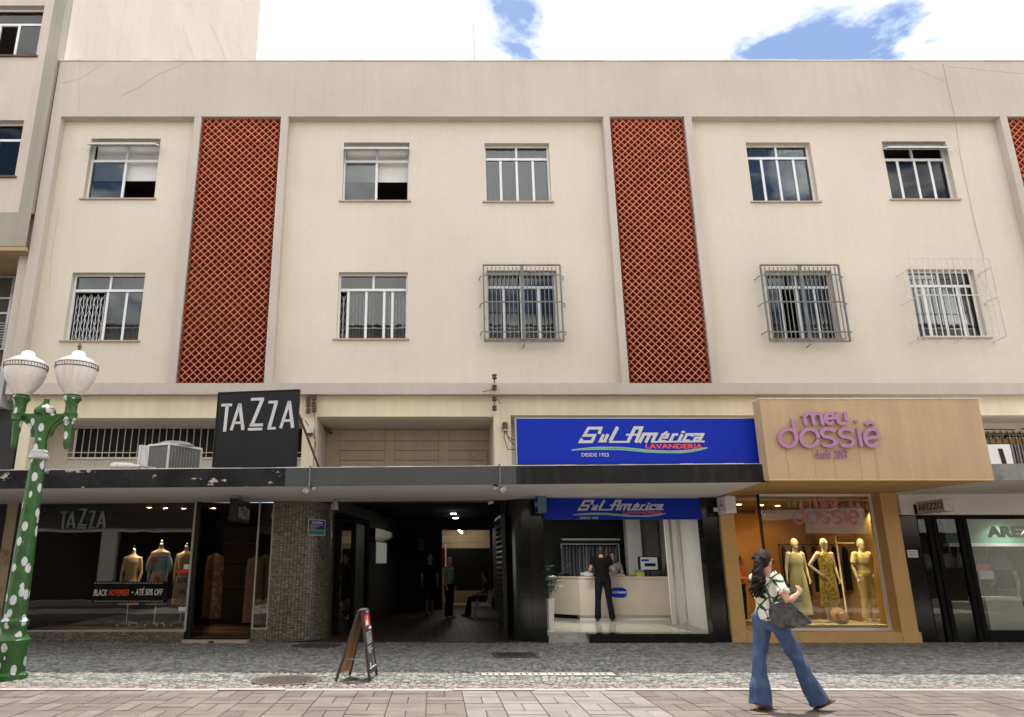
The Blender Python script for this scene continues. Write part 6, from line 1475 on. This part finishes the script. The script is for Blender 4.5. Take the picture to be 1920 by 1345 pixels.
for dx, zz in ((-.08,.0),(.03,-.42)): MB().box(x_+dx-.06, x_+dx+.06, 16.80, 16.808, PZ(1020,16.95)-.40+zz, PZ(1020,16.95)-.28+zz).build('red_price_tag', M['red'], t_)
x_, t_ = dress_form('dress form in a sand dress by the shop door, rightmost in the window', 347, 17.05, PZ(1024,17.05), mat('tan_top', (.36,.24,.14), .85), mat('pink_skirt', (.42,.30,.22), .85))
def hung_dress(px, Y, zt, ln, m, label):
    x = PX(px, 1080, Y); t = garment(x, Y, zt, ln, None, .20, .15, .07).build('hung_dress', m, label=label, cat='dress', group='dresses inside the dress shop', smooth=True)
hung_dress(402, 17.6, PZ(1035,17.6), 1.45, worn(mat('brown_print_dress', (.16,.085,.05), .85, .1), (.24,.17,.12), 9, .5, .55), 'long brown patterned dress hanging inside the dress shop door')
hung_dress(478, 17.2, PZ(1040,17.2), 1.45, mat('dusty_pink_dress', (.22,.13,.10), .85, .1), 'dusty pink dress hanging at the right of the dress shop door')
hung_dress(496, 17.4, PZ(1037,17.4), 1.3, mat('olive_dress', (.22,.17,.09), .85, .1), 'olive dress showing through the narrow window beside the mosaic corner')
# ================================================================ street lamp
lx, ly = -5.80, 10.75
sl = thing('street_lamp', 'green spotted cast-iron street lamp with two white urn-shaped globes', 'street lamp', (lx, ly, 0))
LG = M['lampgreen']; LP = M['lampgreen_plain']
def fluted(b, prof, n=16):
    vs = []; m = n*4
    for r, z in prof:
        for k in range(m):
            a = 2*PI*k/m; q = r*(1-.045*(.5+.5*math.cos(n*a))); vs.append((lx+q*math.cos(a), ly+q*math.sin(a), z))
    b.add(vs, [(i*m+k, i*m+(k+1)%m, (i+1)*m+(k+1)%m, (i+1)*m+k) for i in range(len(prof)-1) for k in range(m)])
b = MB(); fluted(b, [(.148,.78),(.143,1.2),(.124,2.0),(.102,2.98)]); b.build('shaft', LG, sl, smooth=True)
MB().lathe(lx, ly, [(.27,0),(.27,.06),(.23,.09),(.22,.40),(.24,.44),(.24,.50),(.175,.56),(.165,.66),(.19,.70),(.19,.74),(.15,.78)], 24).build('base', LG, sl, smooth=True)
MB().lathe(lx, ly, [(.105,2.97),(.14,2.99),(.14,3.03),(.115,3.05),(.125,3.08),(.10,3.11)], 24).build('collar', mat('white_dabbed_green', (.50,.50,.50), .5, .2, 9), sl, smooth=True)
b = MB(); b.loft([(lx,ly,3.10,.10,.10),(lx,ly,3.3,.088,.088),(lx,ly,3.5,.125,.09),(lx,ly,3.66,.21,.09),(lx,ly,3.76,.33,.09),(lx,ly,3.80,.34,.085)], 20); b.xf2().build('capital', LG, sl, smooth=True)
MB().box(lx-.46, lx+.46, ly-.075, ly+.075, 3.78, 3.815).xf2().build('crossbar', LG, sl)
for sg in (-1, 1):
    b = MB(); b.tube([(lx+sg*.12,ly,3.38),(lx+sg*.17,ly,3.58),(lx+sg*.28,ly,3.71),(lx+sg*.36,ly,3.70)], .032, 8); b.xf2().build('scroll', LG, sl, smooth=True)
MB().lathe(lx, ly, [(.13,3.815),(.15,3.84),(.15,3.88),(.12,3.92),(.085,3.95),(.05,3.99),(.035,4.03),(.045,4.06),(0,4.075)], 16).xf2().build('finial', LG, sl, smooth=True)
for i, sg in enumerate((-1, 1)):
    gx = lx+sg*.385
    MB().lathe(gx, ly, [(0,3.12),(.03,3.14),(.045,3.22),(.05,3.25),(.045,3.28),(.068,3.68),(.085,3.69),(.095,3.71),(.085,3.74),(.095,3.80),(.10,3.83),(.085,3.85),(.085,3.98),(.10,4.03),(.125,4.06),(.125,4.09),(.11,4.11),(.10,4.13)], 20).xf2().build('holder', LG, sl, smooth=True)
    MB().lathe(gx, ly, [(.09,4.11),(.115,4.14),(.14,4.18),(.208,4.28),(.258,4.38),(.288,4.48),(.295,4.56),(.288,4.57)], 32).xf2().build('globe', M['opal'], sl, smooth=True)
    MB().lathe(gx, ly, [(.10,4.12),(.108,4.125),(.112,4.16),(.10,4.165)], 20).xf2().build('ring_gasket', M['black'], sl)
    b = MB(); b.lathe(gx, ly, [(.298,4.565),(.301,4.57),(.301,4.63),(.297,4.635)], 32); bd_ = b.xf2().build('band', M['opal'], sl)
    b = MB(); b.lathe(gx, ly, [(.301,4.563),(.3045,4.563),(.3045,4.573),(.301,4.573)], 32); b.lathe(gx, ly, [(.301,4.627),(.3045,4.627),(.3045,4.637),(.301,4.637)], 32)
    for k in range(44):
        a = 2*PI*k/44; p = Vector((gx+.3025*math.cos(a), ly+.3025*math.sin(a), 4.60)); b.bar(p-Vector((0,0,.02)), p+Vector((0,0,.02)), .006, .004)
    b.xf2().build('key_pattern', M['black'], bd_)
    MB().lathe(gx, ly, [(.302,4.637),(.302,4.665),(.275,4.68),(.225,4.685),(.225,4.72),(.187,4.74),(.12,4.755),(.10,4.80),(.085,4.845),(.05,4.87),(0,4.875)], 32).xf2().build('lid', M['white'], sl, smooth=True)
    if sg == 1: MB().lathe(gx, ly, [(.02,4.87),(.035,4.88),(.02,4.895),(.02,4.92),(.036,4.95),(.03,4.97),(.012,4.985),(.016,5.0),(0,5.02)], 12).xf2().build('lid_finial', M['rust'], sl, smooth=True)

# ================================================================ sandwich board
sb = thing('sandwich_board', 'wooden A-frame chalkboard standing on the sunlit sidewalk before the gallery', 'sandwich board', (-1.05, 10.75, 0))
A0, A1, B0, B1 = ground(630, 1278), ground(655, 1268), ground(693, 1278), ground(706, 1268)
y0, y1 = (A0.y+B0.y)/2, (A1.y+B1.y)/2+.04
tz_ = PZ(1143, 10.7); ax = PX(674, 1145, y0); axb = PX(688, 1143, y1)
mfr = mat('dark_brown_wood', (.05,.032,.025), .5, .2, 6)
def legs(p0, p1, t0, t1, names, inner):
    for p, q in ((p0, t0), (p1, t1)): MB().bar(p, q, .035, .03).build('leg', mfr, sb)
    l = lambda u, v: p0.lerp(p1, u).lerp(t0.lerp(t1, u), v)
    return l
T0 = Vector((ax-.012, y0+.02, tz_)); T1 = Vector((axb-.03, y1-.02, tz_)); U0 = Vector((ax+.03, y0+.02, tz_)); U1 = Vector((axb+.012, y1-.02, tz_))
a0 = Vector((A0.x, y0, 0.01)); a1 = Vector((A1.x, y1, .01)); b0 = Vector((B0.x, y0, .01)); b1 = Vector((B1.x, y1, .01))
la = legs(a0, a1, T0, T1, None, None); lb_ = legs(b0, b1, U0, U1, None, None)
def panel(l, u0, u1, v0, v1, off, th, name, m):
    c = [l(u0,v0), l(u1,v0), l(u1,v1), l(u0,v1)]; n = (c[1]-c[0]).cross(c[3]-c[0]).normalized()
    if n.x < 0: n = -n
    return MB().hexa([p+n*off for p in c]+[p+n*(off+th) for p in c]).build(name, m, sb), n
panel(la, .06, .94, .10, .99, -.006, .012, 'left_board', M['wood'])
panel(lb_, .06, .94, .10, .99, -.006, .012, 'right_board', M['chalk'])
panel(lb_, .06, .94, .10, .155, .007, .012, 'bottom_rail', mfr); panel(lb_, .06, .94, .155, .165, .007, .014, 'chalk_ledge', M['letter_grey'])
panel(lb_, .06, .94, .70, .745, .007, .01, 'middle_rail', mfr)
panel(lb_, .10, .90, .755, .935, .008, .003, 'red_poster', M['red'])
panel(lb_, .50, .92, .945, .985, .008, .003, 'blue_label', mat('cyan_label', (.20,.42,.52), .5)); panel(lb_, .55, .92, .705, .74, .018, .003, 'white_label', M['white'])
def marks(name, m, items, off):
    b = MB()
    for (u0, v0, u1, v1, w) in items:
        p, q = lb_(u0, v0), lb_(u1, v1); n = (b1-b0).cross(U0-b0).normalized(); n = n if n.x > 0 else -n; b.bar(p+n*off, q+n*off, w, .002, up=n)
    b.build(name, m, sb)
marks('poster_print', M['white'], [(.22,.78,.62,.78,.022),(.22,.80,.66,.80,.022),(.24,.82,.60,.82,.02),(.26,.78,.26,.86,.02),(.40,.83,.36,.90,.015),(.58,.82,.64,.90,.015),(.36,.89,.5,.91,.012),(.55,.79,.55,.87,.02)], .014)
r3 = random.Random(9); it = []
for row, v in enumerate((.66,.625,.585,.55,.515,.45,.415,.38)):
    u = .16+r3.uniform(0,.08)
    while u < (.86 if row not in (5, 7) else .6):
        w = r3.uniform(.03,.07)
        it.append((u, v+r3.uniform(-.004,.004), u+w, v+r3.uniform(-.012,.012), .007)); it.append((u+w*.4, v-.012, u+w*.6, v+.014, .006)); u += w+r3.uniform(.02,.06)
it += [(.72,.18,.72,.30,.006),(.2,.19,.36,.19,.012),(.2,.21,.36,.22,.012),(.22,.18,.22,.24,.012),(.32,.18,.33,.24,.012)]
marks('chalk_writing', M['white_dirty'], it, .010)
MB().bar(la(.08,.3)+Vector((.03,0,0)), lb_(.08,.3)-Vector((.02,0,0)), .008).build('brace_chain', M['alu_dark'], sb)
MB().box(min(T0.x,T1.x)-.01, max(U0.x,U1.x)+.01, y0+.0, y1, tz_-.005, tz_+.006).build('top_hinge', mfr, sb)

# ================================================================ things on and under the canopy
zt_ = zc(-6)+.29
ac = thing('air_conditioner', 'boxy grey outdoor air-conditioning unit on the canopy left of the charcoal sign', 'air conditioner', (-4.7, 13.8, 3.06))
C_ = Vector((PX(313, 878, 13.6), 13.6, zc(-5)+.33)); a_ = Vector((.40,.66,0)); b_ = Vector((-.46,.22,0)); Hh = .56
def pbox(o, a, b, h): return [o, o+a, o+a+b, o+b, o+Vector((0,0,h)), o+a+Vector((0,0,h)), o+a+b+Vector((0,0,h)), o+b+Vector((0,0,h))]
MB().hexa(pbox(C_, a_, b_, Hh)).build('casing', mat('grey_coil', (.13,.125,.115), .7, .15, 20, .6, 90), ac)
b = MB()
for o in (C_, C_+a_, C_+b_): b.bar(o-Vector((0,0,.01)), o+Vector((0,0,Hh+.01)), .035)
b.bar(C_, C_+a_, .035); b.bar(C_, C_+b_, .035); b.bar(C_+Vector((0,0,Hh)), C_+a_+Vector((0,0,Hh)), .04); b.bar(C_+Vector((0,0,Hh)), C_+b_+Vector((0,0,Hh)), .04)
b.build('corner_posts', M['white_dirty'], ac)
MB().hexa(pbox(C_+b_+Vector((-.02,-.02,.02)), a_*.2, b_*.28, Hh-.02)).build('side_cover', M['white_dirty'], ac)
MB().hexa(pbox(C_+b_*1.28+Vector((-.03,-.02,.22)), a_*.3, b_*.14, Hh-.2)).build('valve_box', M['white_dirty'], ac)
cc = C_+a_*.5+b_*.5; MB().lathe(cc.x, cc.y, [(.34,C_.z+Hh+.02),(.34,C_.z+Hh+.05),(.25,C_.z+Hh+.09),(.1,C_.z+Hh+.11),(0,C_.z+Hh+.115)], 20).build('fan_cowl', M['alu_dark'], ac, smooth=True)
b = MB()
for i in range(9):
    o = C_+a_*(.1+.09*i)-Vector((a_.y,-a_.x,0)).normalized()*-.008; b.bar(o+Vector((0,0,.04)), o+Vector((0,0,Hh-.04)), .006)
b.build('guard_wire', M['alu_dark'], ac)
b = MB()
for o in (C_+a_*.1, C_+a_*.9, C_+b_*.9): b.bar(o-Vector((0,0,.07)), o, .05)
b.build('feet', M['rust'], ac)
MB().tube([C_+b_*1.3+Vector((0,0,.25)), C_+b_*1.35+Vector((0,-.05,.1)), C_+b_*1.2+Vector((0,-.08,0))], .016, 6).build('copper_pipe', mat('copper_brown', (.30,.15,.05), .5), ac)
lt = thing('fallen_lamp', 'white torpedo-shaped lamp fitting lying on the canopy beside the air conditioner', 'lamp', (-5.2, 13.0, 3.1))
p, q = at(206, 871, 12.84), at(262, 876, 12.84); z_ = zc(-6)+.30+.085; p.z = q.z = z_; d_ = q-p
MB().tube([p, p+d_*.04, p+d_*.12, p+d_*.45, p+d_*.75, p+d_*.8, q], [.012,.04,.06,.062,.048,.028,.024], 14).build('housing', M['white_dirty'], lt, smooth=True)
MB().tube([q, q+Vector((.1,0,-.02)), q+Vector((.25,.1,-.03))], .018, 6).build('arm', M['alu_dark'], lt)
a2 = thing('air_conditioner', 'white outdoor air-conditioning unit on the bare concrete canopy at the right', 'air conditioner', (10.6, 13.2, 3.2))
p, q = at(1850, 866, 13.3), at(1893, 833, 13.3); p.z = zc(10)+.262
MB().box(p.x, q.x, 13.3, 13.7, p.z, q.z).build('casing', M['white'], a2); MB().box(p.x-.004, p.x-.001, 13.35, 13.65, p.z+.05, q.z-.05).build('grille', M['alu_dark'], a2)
MB().prism([(p.x+.28,p.z+.04),(p.x+.36,p.z+.04),(p.x+.33,q.z-.08),(p.x+.25,q.z-.08)], 13.29, 13.299).build('dark_mark', M['sign_black'], a2)
# insulator racks
def insulators(px, pys, Y, label, tails):
    t = thing('insulator_rack', label, 'insulator', at(px, pys[-1], Y)); a, c = at(px, pys[0]-4, Y-.05), at(px, pys[-1]+6, Y-.05)
    MB().bar(a, c, .03, .012).build('bar', M['steel'], t)
    for py in pys:
        p = at(px, py, Y-.10); MB().lathe(p.x, p.y, [(.02,p.z-.06),(.05,p.z-.05),(.055,p.z-.02),(.03,p.z),(.055,p.z+.02),(.05,p.z+.05),(.02,p.z+.06)], 12).build('insulator', M['rust'], t, smooth=True)
    for pts in tails: MB().tube([at(x, y, Y-.12) for x, y in pts], .008, 5).build('wire_tail', M['rubber'], t)
insulators(927, (706,726,747,765), YM-.12, 'tall dark insulator rack on the wall above the middle canopy', [((926,728),(918,732),(905,734)),((929,748),(935,750),(938,757))])
insulators(578, (748,758,770), YM-.02, 'rusty insulator rack right of the charcoal sign, nearer the sign', []); insulators(589, (745,758,768), YM-.02, 'rusty insulator rack right of the charcoal sign, farther from the sign', [((589,768),(591,790),(590,815),(592,835),(588,860),(587,876))])
jb = thing('junction_box', 'small white junction box with a hanging wire beside the charcoal sign', 'junction box', at(583, 812, YM-.2))
p, q = at(577, 812, YM-.1), at(588, 800, YM-.1); MB().box(p.x, q.x, YM-.16, YM-.02, p.z, q.z).build('box', M['white_dirty'], jb); MB().lathe((p.x+q.x)/2-.02, YM-.09, [(.03,p.z-.07),(.055,p.z-.05),(.055,p.z-.004)], 12).build('gland', M['rust'], jb)
MB().tube([at(579,799,YM-.1), at(576,794,YM-.1), at(572,788,YM-.1)], .01, 5).build('wire', M['rubber'], jb); MB().tube([at(586,812,YM-.1), at(591,825,YM-.1), at(588,845,YM-.1)], .008, 5).build('wire', M['rubber'], jb)
MB().tube([at(579,781,YM+.25), at(621,812,17.28)], .035, 8).build('drain_pipe', M['rust'], label='rusty pipe along the left ceiling corner of the middle recess', cat='pipe')
we = thing('cable_inlet', 'brown cable inlet with black loops left of the blue canopy sign', 'cable', at(946, 800, YM-.05))
p = at(947, 800, YM-.06); MB().lathe(p.x, p.y, [(.055,p.z-.06),(.06,p.z-.05),(.06,p.z+.07),(.045,p.z+.10),(0,p.z+.105)], 14).build('inlet_cap', M['rust'], we, smooth=True); MB().lathe(p.x, p.y, [(.05,p.z-.09),(.064,p.z-.085),(.064,p.z-.062),(.05,p.z-.06)], 14).build('ring', M['alu_dark'], we)
for pts in (((947,806),(945,820),(952,842),(962,843),(968,840)), ((948,806),(952,818),(960,824),(968,825)), ((949,806),(953,822),(962,832),(968,834))): MB().tube([at(x, y, YM-.07-.3*max(0,(x-955)/13)) for x, y in pts], .009, 6).build('cable_loop', M['rubber'], we)
def conduit(px, label, lamps):
    x = PX(px, 890, CY0); t = thing('floodlight_bracket', label, 'floodlight', (x, CY0, zc(x)-.1))
    b = MB(); P = [(x,CY0+.1,zc(x)+.33),(x,CY0-.02,zc(x)+.33)]+[(x+.006*math.sin(k*2),CY0-.022,zc(x)+.30-k*.05) for k in range(8)]; b.tube(P, .014, 6); b.build('conduit', M['steel'], t)
    for dx, dz, m, tl in lamps:
        Mx = Matrix.Translation((x+dx, CY0+.06, zc(x)+dz)) @ Euler((math.radians(25), math.radians(tl), 0)).to_matrix().to_4x4()
        MB().box(-.045,.045,-.04,.04,-.032,.032).xf(Mx).build('lamp_head', m, t); MB().box(-.038,.038,-.045,-.041,-.027,.027).xf(Mx).build('lens', M['alu_dark'], t)
    MB().bar((x,CY0+.05,zc(x)-.012),(x+.02,CY0+.06,zc(x)-.06),.02).build('bracket', M['steel'], t)
conduit(581, 'pair of small floodlights on a conduit clipped to the grey canopy edge, left one', [(-.06,-.08,M['white_dirty'],30),(.07,-.03,M['black'],-20)])
conduit(937, 'pair of small floodlights on a conduit clipped to the grey canopy edge, right one', [(-.08,-.05,M['black'],15),(.05,-.09,M['white_dirty'],-35)])
p = at(628, 938, 15.3); fl_ = thing('ceiling_floodlight', 'small beige floodlight hung under the canopy over the passage mouth', 'floodlight', (p.x, 15.3, 2.6))
zc_0 = zc(p.x); MB().bar((p.x,15.3,zc_0-.0),(p.x,15.3,zc_0-.05),.03).build('stem', M['rust'], fl_); MB().loft([(p.x,15.3,zc_0-.22,.075,.06),(p.x,15.3,zc_0-.12,.07,.055),(p.x,15.3,zc_0-.05,.035,.03)], 4).build('lamp_head', worn(mat('beige_enamel', (.50,.42,.32), .6), (.2,.14,.09), 12, .5, .7), fl_)
p = at(921, 943, 15.6); cm = thing('security_camera', 'tiny security camera under the canopy at the right of the passage', 'camera', (p.x, 15.6, 2.7))
MB().tube([(p.x,15.62,zc(p.x)),(p.x,15.6,zc(p.x)-.06)], .012, 6).build('bracket', M['steel'], cm); MB().tube([(p.x-.05,15.52,zc(p.x)-.10),(p.x+.03,15.62,zc(p.x)-.07)], .03, 10).build('camera_body', M['white_dirty'], cm)
